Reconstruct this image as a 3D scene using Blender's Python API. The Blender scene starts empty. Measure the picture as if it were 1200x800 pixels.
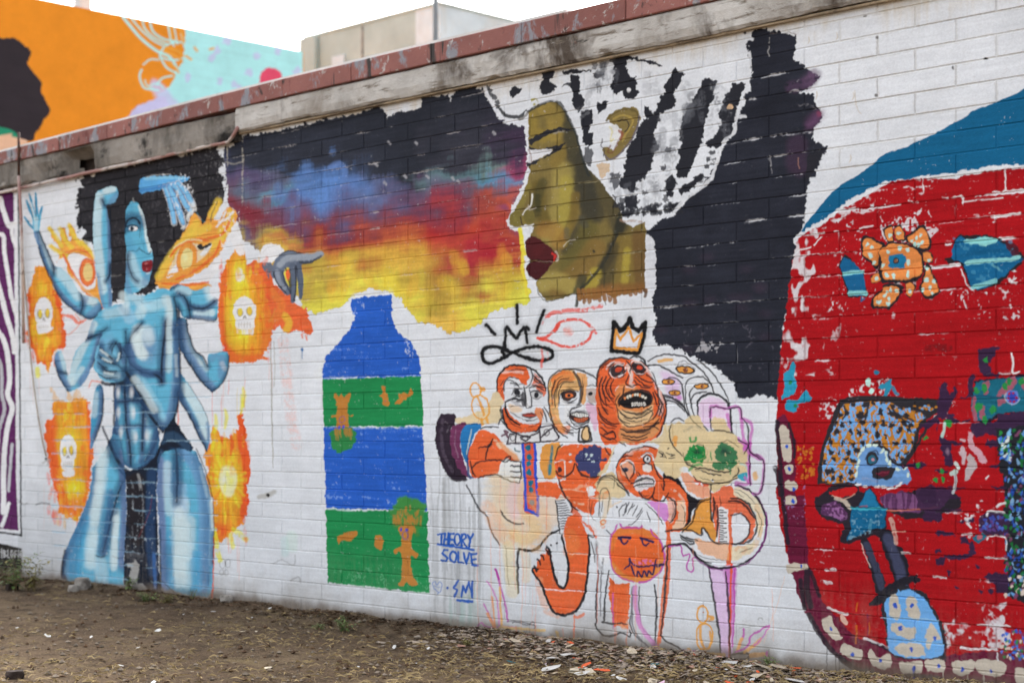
import bpy, bmesh, math, random
import numpy as np
from mathutils import Vector, Matrix, noise

# ---------------------------------------------------------------- camera, sky, sun, exposure
EYE = 1.15
FPX, VPX, VPY, KS = 1864.0, -1430.0, 508.0, 0.101      # lens in px of a 1200 px frame, vanishing point of the courses, px per metre per px
PHI = math.atan2(600 - VPX, FPX)                       # angle between view axis and wall
DIST = math.cos(PHI) / KS                              # camera to wall, metres (the wall face is y = 0)
scene = bpy.context.scene
cam_d = bpy.data.cameras.new('camera'); cam = bpy.data.objects.new('camera', cam_d); scene.collection.objects.link(cam)
cam.location = (0, -DIST, EYE)
cam.rotation_euler = Vector((-math.cos(PHI), math.sin(PHI), 0)).to_track_quat('-Z', 'Y').to_euler()
cam_d.sensor_width = 36; cam_d.lens = 36 * FPX / 1200; cam_d.shift_y = (VPY - 400) / 1200
cam_d.clip_start = .1; cam_d.clip_end = 2000
cam_d.dof.use_dof = True; cam_d.dof.focus_distance = 7.6; cam_d.dof.aperture_fstop = 2.2
scene.camera = cam
SUN_EL, SUN_AZ = math.radians(48), math.radians(-38)   # veiled sun high beyond the wall: its painted face is lit by the sky alone
world = bpy.data.worlds.new('World'); scene.world = world; world.use_nodes = True
nt = world.node_tree; nt.nodes.clear()
sky = nt.nodes.new('ShaderNodeTexSky'); sky.sky_type = 'NISHITA'; sky.sun_disc = False
sky.sun_elevation = SUN_EL; sky.sun_rotation = SUN_AZ; sky.air_density = 1.0; sky.dust_density = 6.0; sky.ozone_density = 1.0
hs = nt.nodes.new('ShaderNodeHueSaturation'); hs.inputs['Saturation'].default_value = .26; hs.inputs['Value'].default_value = 1.0   # thin overcast
bg = nt.nodes.new('ShaderNodeBackground'); bg.inputs[1].default_value = .15
out = nt.nodes.new('ShaderNodeOutputWorld')
nt.links.new(sky.outputs[0], hs.inputs['Color']); nt.links.new(hs.outputs[0], bg.inputs[0]); nt.links.new(bg.outputs[0], out.inputs[0])
sun_d = bpy.data.lights.new('sun', 'SUN'); sun = bpy.data.objects.new('sun', sun_d); scene.collection.objects.link(sun)
sun_d.energy = .6; sun_d.angle = math.radians(50); sun_d.color = (1, .97, .92)
_sd = Vector((math.sin(SUN_AZ) * math.cos(SUN_EL), math.cos(SUN_AZ) * math.cos(SUN_EL), math.sin(SUN_EL)))
sun.rotation_euler = (-_sd).to_track_quat('-Z', 'Y').to_euler(); sun.location = _sd * 30
vs = scene.view_settings
vs.view_transform = 'Standard'; vs.look = 'None'; vs.exposure = 2.06; vs.gamma = 1.0; vs.use_curve_mapping = False
scene.render.engine = 'CYCLES'
scene.cycles.use_denoising = True
scene.cycles.max_bounces = 4; scene.cycles.diffuse_bounces = 3; scene.cycles.glossy_bounces = 2

# ---------------------------------------------------------------- mural painter
# The mural is flat paint on the wall. It is painted here, stroke by stroke, on a canvas laid
# out in wall metres (300 px per metre) and becomes the colour of the wall's bricks.
COURSE, ZREF, BLOCK, XREF = 0.1017, 3.033, 0.4, -3.407     # course height, a bed joint, block length, a head joint
rng = np.random.default_rng(7)
CAM = np.array([0.0, -DIST])
FWD, RGT = np.array([-math.cos(PHI), math.sin(PHI)]), np.array([math.sin(PHI), math.cos(PHI)])

def sight(u, v, A, d):              # sighted point on an upright plane through A along d -> (length along d, z) in metres
    u = np.asarray(u, float); v = np.asarray(v, float)
    dr = FWD[:, None] + RGT[:, None] * ((u.ravel() - 600) / FPX)
    n = np.array([-d[1], d[0]])
    Z = (n @ (A - CAM)) / (n @ dr)
    Pt = CAM[:, None] + dr * Z
    return (d @ (Pt - A[:, None])).reshape(u.shape), (EYE + (VPY - v.ravel()) * Z / FPX).reshape(u.shape)
def wall_px(u, v):
    x, z = sight(np.asarray(u, float), np.asarray(v, float), PA, PD)
    return (x - CX0) * RES, (CZ1 - z) * RES
def vnoise(px_x, px_y, seed, h=None, w=None):      # value noise, cell size in canvas px
    h = h or CH; w = w or CW
    r = np.random.default_rng(seed)
    gh, gw = int(h / px_y) + 3, int(w / px_x) + 3
    g = r.random((gh, gw)).astype(np.float32)
    yy = np.arange(h, dtype=np.float32) / px_y; xx = np.arange(w, dtype=np.float32) / px_x
    y0 = yy.astype(int); x0 = xx.astype(int); fy = yy - y0; fx = xx - x0
    fy = fy * fy * (3 - 2 * fy); fx = fx * fx * (3 - 2 * fx)
    a = g[y0] * (1 - fy)[:, None] + g[y0 + 1] * fy[:, None]
    return a[:, x0] * (1 - fx) + a[:, x0 + 1] * fx
def sstep(a, b, x):
    t = np.clip((x - a) / (b - a), 0, 1); return t * t * (3 - 2 * t)
def set_canvas(A, d, x0, x1, z0, z1, res, base):
    """start a canvas on the upright plane through A along d (metres)"""
    global PA, PD, CX0, CX1, CZ0, CZ1, RES, CW, CH, _x, _z, SX, SY, N_F, N_H, N_V, N_B, CAN, JOINT_H, JOINT_V, BRICK_TONE
    PA, PD = np.asarray(A, float), np.asarray(d, float)
    CX0, CX1, CZ0, CZ1, RES = x0, x1, z0, z1, res
    CW, CH = int((x1 - x0) * res), int((z1 - z0) * res)
    _x = CX0 + (np.arange(CW) + .5) / RES; _z = CZ1 - (np.arange(CH) + .5) / RES
    Pt = PA[:, None] + PD[:, None] * _x - CAM[:, None]
    Zc = FWD @ Pt
    SX = (600 + FPX * (RGT @ Pt) / Zc).astype(np.float32)                       # sight column of each canvas column
    SY = (VPY - (_z[:, None] - EYE) * (FPX / Zc)[None, :]).astype(np.float32)   # sight row of each canvas pixel
    N_F = vnoise(3, 3, 1) * .45 + vnoise(8, 8, 2) * .35 + vnoise(22, 22, 3) * .2      # speckle
    N_H = vnoise(40, 3, 4) * .6 + vnoise(90, 7, 5) * .4                                # sideways brush streaks
    N_V = vnoise(3, 45, 6) * .6 + vnoise(7, 90, 7) * .4                                # upright streaks
    N_B = vnoise(60, 60, 8) * .5 + vnoise(26, 26, 9) * .3 + vnoise(11, 11, 10) * .2    # blotches
    CAN = np.empty((CH, CW, 3), np.float32); CAN[:] = col(base)
    n = (ZREF - _z) / COURSE
    row = np.floor(n).astype(int)
    dz = np.abs(n - np.round(n)) * COURSE
    m = (_x[None, :] - np.where(row % 2 == 0, XREF, XREF + .195)[:, None]) / BLOCK
    dx = np.abs(m - np.round(m)) * BLOCK
    JOINT_H = np.broadcast_to((1 - sstep(.004, .0095, dz))[:, None], (CH, CW)).astype(np.float32)
    JOINT_V = (1 - sstep(.004, .009, dx)).astype(np.float32)
    BRICK_TONE = (np.abs(np.sin(row[:, None] * 12.9898 + np.floor(m) * 78.233) * 43758.5453) % 1.0).astype(np.float32)

def s2l(c):
    c = np.asarray(c, float) / 255.0
    return np.where(c <= .04045, c / 12.92, ((c + .055) / 1.055) ** 2.4)
GAIN = 1.30
def col(c):
    return np.minimum(s2l(c) * GAIN, .86).astype(np.float32)

_fr = [0., 0., 1.]
_clip = [None]
def fr(ox, oy, k): _fr[:] = [ox, oy, k]
def P(s):
    a = np.array(s.split(), float) if isinstance(s, str) else np.asarray(s, float)
    a = a.reshape(-1, 2)
    return a / _fr[2] + np.array(_fr[:2])
def crom(p, closed, step):
    n = len(p)
    if n < 3: return p
    out = []
    rngi = range(n if closed else n - 1)
    for i in rngi:
        if closed: p0, p1, p2, p3 = p[i - 1], p[i], p[(i + 1) % n], p[(i + 2) % n]
        else: p0, p1, p2, p3 = p[max(i - 1, 0)], p[i], p[i + 1], p[min(i + 2, n - 1)]
        k = max(2, min(14, int(np.hypot(*(p2 - p1)) / step) + 1))
        t = (np.arange(k) / k)[:, None]
        out.append(.5 * ((2 * p1) + (p2 - p0) * t + (2 * p0 - 5 * p1 + 4 * p2 - p3) * t * t + (3 * p1 - p0 - 3 * p2 + p3) * t ** 3))
    if not closed: out.append(p[-1:])
    return np.concatenate(out)
def dens(p, step):
    q = np.roll(p, -1, 0); out = []
    for a, b in zip(p, q):
        k = max(1, int(np.hypot(*(b - a)) / step))
        out.append(a + (b - a) * (np.arange(k) / k)[:, None])
    return np.concatenate(out)
def cover(p):                       # antialiased coverage of a closed polygon given in sight coordinates
    x, y = wall_px(p[:, 0], p[:, 1])
    x0 = max(int(x.min()) - 2, 0); x1 = min(int(x.max()) + 3, CW); y0 = max(int(y.min()) - 1, 0); y1 = min(int(y.max()) + 2, CH)
    if x1 - x0 < 2 or y1 - y0 < 1: return None
    SS = 4
    w, h = x1 - x0, (y1 - y0) * SS
    xs = np.clip(x - x0, 0, w - 1.001); ys = (y - y0) * SS
    xb, yb = np.roll(xs, -1), np.roll(ys, -1)
    sg = np.where(yb > ys, 1.0, -1.0)
    ya, yc = np.minimum(ys, yb), np.maximum(ys, yb)
    xa, xc = np.where(sg > 0, xs, xb), np.where(sg > 0, xb, xs)
    r0 = np.clip(np.ceil(ya - .5).astype(int), 0, h); r1 = np.clip(np.ceil(yc - .5).astype(int), 0, h)
    cnt = np.maximum(r1 - r0, 0)
    if cnt.sum() == 0: return None
    e = np.repeat(np.arange(len(xs)), cnt)
    rr = np.arange(cnt.sum()) - np.repeat(np.cumsum(cnt) - cnt, cnt) + r0[e]
    f = (rr + .5 - ya[e]) / np.maximum(yc[e] - ya[e], 1e-9)
    xx = xa[e] + (xc[e] - xa[e]) * f
    xi = xx.astype(int); fx = xx - xi
    buf = np.zeros((h, w + 1), np.float32)
    np.add.at(buf, (rr, xi), sg[e] * (1 - fx)); np.add.at(buf, (rr, xi + 1), sg[e] * fx)
    c = np.clip(np.abs(np.cumsum(buf, 1)[:, :w]), 0, 1).reshape(h // SS, SS, w).mean(1)
    return (slice(y0, y1), slice(x0, x1)), c
def blur(c, r):
    r = int(r)
    if r < 1: return c
    for ax in (0, 1):
        for _ in range(2):
            pad = [(r + 1, r), (0, 0)] if ax == 0 else [(0, 0), (r + 1, r)]
            cs = np.cumsum(np.pad(c, pad), ax)
            c = (cs[2 * r + 1:] - cs[:-2 * r - 1]) / (2 * r + 1) if ax == 0 else (cs[:, 2 * r + 1:] - cs[:, :-2 * r - 1]) / (2 * r + 1)
    return c.astype(np.float32)
def lay(sl, a, c):
    if _clip[0] is not None:
        a = a * _clip[0][sl]
    CAN[sl] += (c - CAN[sl]) * a[..., None]
def shape(pts, r=0., s=1):
    p = P(pts)
    if s: p = crom(p, True, 1.2)
    if r:
        p = dens(p, 1.0); n = len(p)
        d = np.zeros((n, 2))
        for sc, am in ((1, .35), (3, .7), (8, .6)):
            g = rng.normal(0, 1, (n // sc + 2, 2))
            d += am * g[(np.arange(n) // sc) % (n // sc + 1)]
        p = p + d * r / _fr[2]
    return p
def F(pts, c, a=1., r=0., s=1, tex=0., dry=0., soft=0., keep=None, var=0., dr='H'):
    """filled area: r rough edge, tex colour streaks, dry brush gaps, soft edge (zoom px)"""
    g = cover(shape(pts, r, s))
    if g is None: return
    sl, m = g
    if soft:
        k = soft / _fr[2] * 1.4
        pad = int(k * 2) + 1
        y0, y1, x0, x1 = sl[0].start, sl[0].stop, sl[1].start, sl[1].stop
        ny0, ny1, nx0, nx1 = max(y0 - pad, 0), min(y1 + pad, CH), max(x0 - pad, 0), min(x1 + pad, CW)
        m = blur(np.pad(m, [(y0 - ny0, ny1 - y1), (x0 - nx0, nx1 - x1)]), k); sl = (slice(ny0, ny1), slice(nx0, nx1))
    N = {'H': N_H, 'V': N_V, 'F': N_F}[dr]
    if dry:
        e = N[sl] * .6 + N_F[sl] * .4
        m = m * sstep(dry - .10, dry + .10, e + (m - .5) * .2)
    cc = np.broadcast_to(col(c), m.shape + (3,))
    t = max(tex, .05)
    cc = cc * (1 + t * 2.2 * (N[sl] - .5) + t * 1.1 * (N_F[sl] - .5) + .06 * (BRICK_TONE[sl] - .5))[..., None]
    if var: cc = cc * (1 + var * 2 * (N_B[sl] - .5))[..., None]
    lay(sl, m * a, cc)
    if keep is not None:
        k = np.zeros((CH, CW), np.float32); k[sl] = m; return k
def clip(mask): _clip[0] = mask
def zone(pts, s=0):
    k = np.zeros((CH, CW), np.float32)
    g = cover(shape(pts, 0, s))
    if g: k[g[0]] = g[1]
    return k
def S(pts, w, c, a=1., soft=.0, s=1, dry=0., taper=0., closed=0):
    """stroke: w width and soft falloff in zoom px; taper 1 thins both ends"""
    p = P(pts)
    if closed: p = np.concatenate([p, p[:1]])
    if s: p = crom(p, False, 1.5)
    k = _fr[2]; hw = w / 2 / k; sf = soft / k
    pad = hw + sf + 1.5
    cx, cy = wall_px([p[:, 0].min() - pad, p[:, 0].max() + pad, p[:, 0].min() - pad, p[:, 0].max() + pad], [p[:, 1].min() - pad, p[:, 1].min() - pad, p[:, 1].max() + pad, p[:, 1].max() + pad])
    X0, X1, Y0, Y1 = max(int(cx.min()), 0), min(int(cx.max()) + 2, CW), max(int(cy.min()), 0), min(int(cy.max()) + 2, CH)
    if X1 <= X0 or Y1 <= Y0: return
    m = np.zeros((Y1 - Y0, X1 - X0), np.float32)
    L = np.concatenate([[0], np.cumsum(np.hypot(*(p[1:] - p[:-1]).T))]); T = max(L[-1], 1e-6)
    for i in range(len(p) - 1):
        a0, b0 = p[i], p[i + 1]
        lo, hi = np.minimum(a0, b0) - pad, np.maximum(a0, b0) + pad
        qx, qy = wall_px([lo[0], hi[0], lo[0], hi[0]], [lo[1], lo[1], hi[1], hi[1]])
        x0, x1, y0, y1 = max(int(qx.min()), X0), min(int(qx.max()) + 2, X1), max(int(qy.min()), Y0), min(int(qy.max()) + 2, Y1)
        if x1 <= x0 or y1 <= y0: continue
        ux, uy = SX[None, x0:x1], SY[y0:y1, x0:x1]
        d = b0 - a0; q = float(d @ d) + 1e-9
        t = np.clip(((ux - a0[0]) * d[0] + (uy - a0[1]) * d[1]) / q, 0, 1)
        dd = np.hypot(ux - a0[0] - t * d[0], uy - a0[1] - t * d[1])
        ww = hw
        if taper:
            f = (L[i] + t * (L[i + 1] - L[i])) / T
            ww = hw * (1 - taper + taper * np.sin(np.pi * np.clip(f, .02, .98)) ** .7)
        v = np.clip((ww + sf - dd) / (sf + .8) + .25, 0, 1) if sf else np.clip((ww - dd) / .8 + .5, 0, 1)
        if sf: v = v * v * (3 - 2 * v)
        np.maximum(m[y0 - Y0:y1 - Y0, x0 - X0:x1 - X0], v, out=m[y0 - Y0:y1 - Y0, x0 - X0:x1 - X0])
    sl = (slice(Y0, Y1), slice(X0, X1))
    if dry: m = m * sstep(dry - .12, dry + .12, N_F[sl] * .6 + N_H[sl] * .4)
    cc = np.broadcast_to(col(c), m.shape + (3,)) * (1 + .12 * (N_F[sl] - .5))[..., None]
    lay(sl, m * a, cc)
def B(x, y, rx, ry, c, a=1., hard=0.):
    """soft spray blob, or a hard ellipse with hard=1"""
    (ux, uy), = P([x, y]); k = _fr[2]; ax, ay = rx / k, ry / k
    qx, qy = wall_px([ux - ax * 1.2, ux + ax * 1.2] * 2, [uy - ay * 1.2] * 2 + [uy + ay * 1.2] * 2)
    x0, x1, y0, y1 = max(int(qx.min()), 0), min(int(qx.max()) + 2, CW), max(int(qy.min()), 0), min(int(qy.max()) + 2, CH)
    if x1 <= x0 or y1 <= y0: return
    d = np.hypot((SX[None, x0:x1] - ux) / ax, (SY[y0:y1, x0:x1] - uy) / ay)
    m = np.clip((1 - d) * min(ax, ay) + .5, 0, 1) if hard else np.clip(1 - d, 0, 1) ** 1.0
    if not hard: m = m * m * (3 - 2 * m)
    lay((slice(y0, y1), slice(x0, x1)), m.astype(np.float32) * a, col(c))
def E(x, y, rx, ry, c, a=1., rot=0., r=0.):
    t = np.linspace(0, 2 * math.pi, 14, endpoint=False); cr, sr = math.cos(rot), math.sin(rot)
    F(np.stack([x + rx * np.cos(t) * cr - ry * np.sin(t) * sr, y + rx * np.cos(t) * sr + ry * np.sin(t) * cr], 1).ravel(), c, a, r)
def RING(x, y, rx, ry, w, c, a=1., rot=0., soft=0., f=1.):
    t = np.linspace(0, 2 * math.pi * f, 18); cr, sr = math.cos(rot), math.sin(rot)
    S(np.stack([x + rx * np.cos(t) * cr - ry * np.sin(t) * sr, y + rx * np.cos(t) * sr + ry * np.sin(t) * cr], 1).ravel(), w, c, a, soft)
def box_of(z):
    r = np.flatnonzero(z.max(1) > .002); c = np.flatnonzero(z.max(0) > .002)
    if len(r) == 0: return None
    return slice(r[0], r[-1] + 1), slice(c[0], c[-1] + 1)
def SPL(z, c, thr, N=None, a=1.):
    """scrubby patches: paint c where the noise passes thr inside zone z"""
    N = N_F if N is None else N
    b = box_of(z)
    if b is None: return
    CAN[b] += (col(c) - CAN[b]) * (z[b] * sstep(thr - .03, thr + .09, N[b]) * a)[..., None]
def JNT(z, c, amount, vert=.6, a=.9):
    """joints the paint has missed or that have lost it"""
    b = box_of(z)
    if b is None: return
    g = sstep(1 - amount - .06, 1 - amount + .06, N_H[b] * .75 + N_F[b] * .25 + .12)
    gv = sstep(1 - amount * vert - .06, 1 - amount * vert + .06, N_B[b] * .6 + N_V[b] * .4 + .12)
    CAN[b] += (col(c) - CAN[b]) * (np.maximum(JOINT_H[b] * g, JOINT_V[b] * gv) * z[b] * a)[..., None]
def DRIP(x, y, l, w, c, a=.6):
    S([x, y, x + rng.normal(0, 1), y + l * .5, x + rng.normal(0, 1.5), y + l], w, c, a, taper=.5)
def GRAD(mask, xs, cols, wx=9, wy=9):
    """painted blend: columns of (y, colour) stops at sight columns xs"""
    ys = np.arange(80, 420, 4.)
    tab = np.stack([np.stack([np.interp(ys, [q[0] for q in cl], [float(col(q[1])[i]) for q in cl]) for i in range(3)], -1) for cl in cols])
    yy, xx = np.nonzero(mask > .002)
    dx = (vnoise(34, 20, 31) - .5)[yy, xx] * 5 * wx + (N_H[yy, xx] - .5) * 2 * wx
    dy = (vnoise(40, 26, 32) - .5)[yy, xx] * 4 * wy + (N_V[yy, xx] - .5) * 1.2 * wy + (N_H[yy, xx] - .5) * wy
    u = SX[xx] + dx; v = SY[yy, xx] + dy
    fi = np.clip(np.interp(u, xs, np.arange(len(xs))), 0, len(xs) - 1.001); i = fi.astype(int); f = (fi - i)[:, None]
    gj = np.clip((v - ys[0]) / 4, 0, len(ys) - 1.001); j = gj.astype(int); g = (gj - j)[:, None]
    c = (tab[i, j] * (1 - f) + tab[i + 1, j] * f) * (1 - g) + (tab[i, j + 1] * (1 - f) + tab[i + 1, j + 1] * f) * g
    c = c * .93 + .07 * c.mean(1, keepdims=True)
    c = c * (1 + .22 * (N_F[yy, xx] - .5) + .25 * (N_H[yy, xx] - .5) + .08 * (BRICK_TONE[yy, xx] - .5))[:, None]
    CAN[yy, xx] += (c - CAN[yy, xx]) * mask[yy, xx][:, None]

# ---------------------------------------------------------------- whitewash, age, dirt and painted-in shade
WHITE = (206, 209, 212)
set_canvas((0, 0), (1, 0), -13.7, -1.7, -.10, 3.32, 300., WHITE)
CAN *= (1 + .045 * (N_B - .5) + .03 * (N_H - .5) + .02 * (N_F - .5) + .035 * (BRICK_TONE - .5))[..., None]
ZM = np.broadcast_to(_z[:, None], (CH, CW)).astype(np.float32)
SXM = np.broadcast_to(SX[None, :], (CH, CW))
JNT(sstep(930, 1000, SXM) * sstep(2.0, 2.3, ZM), (164, 156, 142), .62, 1.1, .25)
JNT(np.ones((CH, CW), np.float32), (184, 182, 176), .42, .8, .15)
# rust run-off under the ledge
m = sstep(3.02, 3.2, ZM + .12 * (N_V - .5)) * sstep(.35, .7, N_B) * .5
CAN += (col((176, 160, 130)) - CAN) * m[..., None]
# earth splashed on the lowest courses
m = (1 - sstep(.0, .26, ZM + .24 * (N_B - .5) + .06 * (N_V - .5))) * .6
CAN += (col((160, 156, 150)) - CAN) * m[..., None]
m = (1 - sstep(-.02, .10, ZM + .09 * (N_B - .5))) * .7
CAN += (col((116, 106, 94)) - CAN) * m[..., None]
# shade and lens falloff painted into the lower courses, strongest at the far left
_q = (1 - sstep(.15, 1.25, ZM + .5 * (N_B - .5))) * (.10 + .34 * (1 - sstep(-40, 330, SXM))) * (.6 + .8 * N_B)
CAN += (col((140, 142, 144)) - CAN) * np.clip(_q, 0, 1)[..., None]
fr(0, 0, 1)
# grey wash running down left of the figures
for i in range(60):
    x = 503 + rng.random() * 62; y = 545 + rng.random() * 60
    S([x, y, x + rng.normal(0, 1), y + 70, x + rng.normal(0, 1.5), y + 90 + rng.random() * 80], .7 + rng.random() * 1.8, (150, 152, 152), .12 + .26 * rng.random(), soft=.8, taper=.4)
for i in range(16):
    x = 526 + rng.random() * 34; y = 690 + rng.random() * 20
    S([x, y, x + rng.normal(0, 1), y + 25, x, 745], 1. + rng.random() * 2, (150, 172, 166), .3, soft=1)
S("515 470 514 520 515 560 513 600", 1.2, (140, 142, 140), .5); S("520 560 520 600 519 640", 2.2, (140, 140, 138), .5, soft=1); S("536 640 537 670 537 720", 3.2, (134, 136, 136), .55, soft=1.5)
# loose stains and scrapes on the white
S("317 390 318 440 319 500 320 548", 1.6, (146, 142, 130), .8, taper=.5); S("321 400 322 430 321 452", 1.2, (160, 156, 146), .6)
S("332 400 336 440 340 480 347 520", 7, (226, 140, 120), .35, soft=4, dry=.52); S("303 582 314 580 322 576", 3.5, (160, 156, 146), .7, soft=2, taper=.6); B(314, 580, 2.2, 2.0, (40, 38, 36), 1, 1)
S("320 660 330 656 344 661 346 650", 1.4, (150, 150, 150), .6); S("340 680 350 676 352 682", 2, (140, 140, 140), .6)
S("333 632 334 648", 5, (170, 205, 200), .35, soft=3); S("342 628 342 640", 8, (180, 212, 190), .3, soft=4)
B(354, 410, 1.5, 2.2, (40, 96, 150), 1, 1); S("354 410 354 420", 1, (40, 96, 150), .8)
for x, y in ((957, 108), (1000, 108), (996, 182), (948, 43), (980, 38)): S([x, y, x + 1, y + 5, x - 1, y + 9], 1.4, (180, 164, 136), .6, taper=.5)
S("1002 106 1003 118 1005 128 1008 134", 1.4, (176, 160, 134), .5); B(1155, 69, 2.6, 1.4, (22, 20, 20), 1, 1); B(1013, 19, 2, 1.4, (90, 84, 76), .8, 1); B(1028, 44, 1.6, 1.6, (70, 66, 62), .8, 1); B(1117, 80, 1.5, 2.0, (60, 56, 52), .9, 1); B(1026, 112, 1.6, 1.6, (80, 76, 70), .9, 1)
S("893 90 893 150", .01, WHITE)

# ---------------------------------------------------------------- neighbouring panel at the far left
fr(0, 0, 1)
F("-160 205 20 222 21 640 24 700 -160 700", (200, 202, 206), 1, s=0)
F("-160 180 16 226 19 560 22 622 -160 600", (86, 34, 84), 1, s=0, var=.15)
Wz = (214, 214, 216)
for dx in (0, -26, -50, -76, -100, -124):
    S([dx + 0, 232, dx + 7, 256, dx + 12, 266, dx + 17, 262], 6, Wz); S([dx + 14, 262, dx + 14, 275, dx + 19, 290], 4.5, Wz)
    S([dx + 0, 275, dx + 4, 277, dx + 5, 295, dx + 9, 320, dx + 14, 350, dx + 20, 372], 5, Wz)
    S([dx - 6, 320, dx + 2, 348, dx + 8, 372, dx + 14, 392, dx + 17, 412], 6, Wz)
    S([dx - 4, 385, dx + 4, 398, dx + 9, 416, dx + 11, 445, dx + 9, 462, dx + 14, 478, dx + 9, 500, dx + 5, 530, dx + 4, 570, dx + 4, 600], 6, Wz)
    S([dx - 8, 410, dx + 1, 428, dx + 2, 460, dx + 5, 480, dx - 1, 505, dx - 3, 540, dx - 3, 590], 4, (170, 170, 174))
    S([dx + 14, 520, dx + 11, 560, dx + 10, 575], 3.5, (180, 180, 184)); S([dx + 10, 590, dx + 6, 606, dx + 2, 616], 4.5, Wz)
S("18.5 226 19.5 560 22.5 622 -160 606", 1.6, (230, 230, 232), s=0)
S("21.5 224 23 420 24.8 628", 1.6, (24, 26, 28), s=0); S("25 627 -160 600", 2.2, (20, 22, 24), s=0)
F("-160 605 25.5 642 26.5 712 -160 720", (24, 24, 26), 1, s=0)
fr(0, 600, 4)
for k, g in enumerate(("2 185 14 185", "8 170 8 212 M", "18 176 18 212 M", "18 178 28 184 18 192 30 202 18 212", "36 176 36 212 46 212", "52 180 58 178 62 194 56 210 50 200 52 182", "70 210 70 178 80 178", "70 194 78 194", "88 176 86 212", "98 178 97 212", "88 196 98 194")):
    S(g.replace(' M', ''), 4, (200, 200, 200), .9, s=0)
S("-40 196 -30 182 -22 196 -30 212", 4, (200, 200, 200), .9)

# ---------------------------------------------------------------- sunset blend behind the heads
fr(0, 0, 1)
sky = F("262 176 268 172 287 160 340 150 400 137 440 128 450 129 452 140 460 135 480 128 494 126 495 113 506 113 526 110 527 113 540 105 564 102 568 112 578 124 580 136 592 145 614 148 617 164 619 196 612 216 601 240 597 254 604 264 612 272 613 300 615 322 622 346 617 356 600 358 585 362 572 368 560 378 548 386 536 390 520 386 502 381 488 375 470 352 462 342 440 338 415 344 408 350 398 360 372 366 356 362 346 345 330 330 312 300 300 290 285 285 276 262 268 240", (46, 48, 58), 1, r=1.4, s=0, keep=1)
dk, dk2, bl, tq, pu, mar, red, org, ol, ye = (38, 41, 50), (46, 50, 62), (84, 122, 180), (82, 128, 150), (92, 78, 110), (122, 48, 58), (160, 44, 42), (196, 98, 46), (178, 154, 56), (236, 202, 58)
GRAD(sky, [268, 290, 320, 360, 400, 440, 480, 520, 556, 590, 612], [
    [(170, dk), (195, (60, 66, 92)), (215, (86, 70, 104)), (245, mar), (270, pu), (290, ol)],
    [(160, dk), (195, dk2), (212, (84, 78, 110)), (228, (92, 92, 110)), (245, mar), (262, mar), (275, pu), (288, ol), (300, (220, 170, 60))],
    [(150, dk), (200, dk2), (214, (92, 96, 120)), (232, tq), (246, mar), (262, (110, 60, 76)), (276, ol), (290, (186, 120, 60)), (310, ye)],
    [(140, dk), (188, dk2), (203, (72, 104, 152)), (226, bl), (246, (88, 84, 120)), (262, (112, 62, 80)), (278, (150, 60, 50)), (294, (178, 100, 50)), (312, ol), (334, (176, 150, 60)), (350, ye)],
    [(135, dk), (184, dk2), (198, bl), (222, bl), (240, (84, 96, 142)), (262, (104, 66, 88)), (276, (142, 48, 50)), (292, (182, 96, 46)), (308, (186, 150, 50)), (330, (214, 180, 56)), (350, ye)],
    [(130, dk), (196, dk2), (206, (86, 96, 132)), (226, (92, 100, 140)), (246, (100, 74, 98)), (262, (140, 60, 56)), (280, (170, 70, 46)), (300, (190, 130, 48)), (320, (206, 170, 50)), (345, ye)],
    [(120, dk), (206, dk), (218, (86, 66, 92)), (240, (104, 60, 82)), (256, (138, 52, 56)), (272, (176, 80, 46)), (286, (186, 100, 46)), (304, (200, 150, 46)), (325, (216, 170, 56)), (350, ye), (385, (228, 180, 70))],
    [(115, dk), (196, (54, 54, 64)), (208, (84, 106, 112)), (222, (90, 96, 116)), (238, (120, 52, 70)), (262, red), (285, (184, 70, 44)), (305, (190, 110, 44)), (330, (176, 140, 52)), (352, (206, 170, 54)), (380, (216, 170, 60))],
    [(110, dk), (188, (50, 50, 60)), (206, (84, 118, 124)), (222, (96, 92, 110)), (240, (130, 52, 66)), (262, (170, 54, 46)), (284, (168, 38, 46)), (312, (156, 36, 50)), (328, (170, 70, 46)), (346, ol), (372, ye)],
    [(110, dk), (180, (58, 52, 68)), (196, (98, 120, 116)), (210, (74, 138, 172)), (224, (110, 90, 100)), (242, (150, 64, 56)), (262, (172, 74, 50)), (284, (160, 40, 44)), (312, (168, 60, 46)), (330, (190, 140, 50)), (350, ye)],
    [(110, dk), (178, (66, 48, 72)), (196, (140, 56, 90)), (212, (88, 124, 158)), (228, (140, 76, 84)), (244, (190, 80, 50)), (258, (130, 60, 90)), (275, (170, 70, 50)), (300, (176, 90, 46)), (325, (206, 160, 50)), (350, (236, 210, 60))]])
clip(sky)
S("388 196 398 192 404 200 404 206", 3, (100, 130, 186), .6, soft=3); F("365 200 395 197 404 192 406 206 420 204 430 214 440 220 420 222 380 216 350 212 340 214", (86, 124, 184), .5, r=2, soft=5, tex=.2)
F("372 210 392 206 390 250 374 252", (94, 134, 194), .45, r=1, soft=6, tex=.3, dr='V'); B(292, 250, 22, 22, (118, 40, 52), .8); B(575, 300, 34, 28, (158, 26, 44), .6); B(506, 276, 22, 14, (164, 38, 40), .6); B(556, 268, 16, 10, (190, 74, 44), .5)
F("498 322 526 320 528 350 524 374 500 372", (158, 126, 54), .6, s=0, soft=3, tex=.3, dr='V'); F("462 322 496 318 498 336 466 338", (168, 146, 58), .55, s=0, soft=3, tex=.2); F("356 334 384 330 380 346 362 352", (176, 150, 60), .6, soft=5); F("590 318 612 316 612 344 600 348", (176, 150, 56), .6, soft=6)
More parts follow.
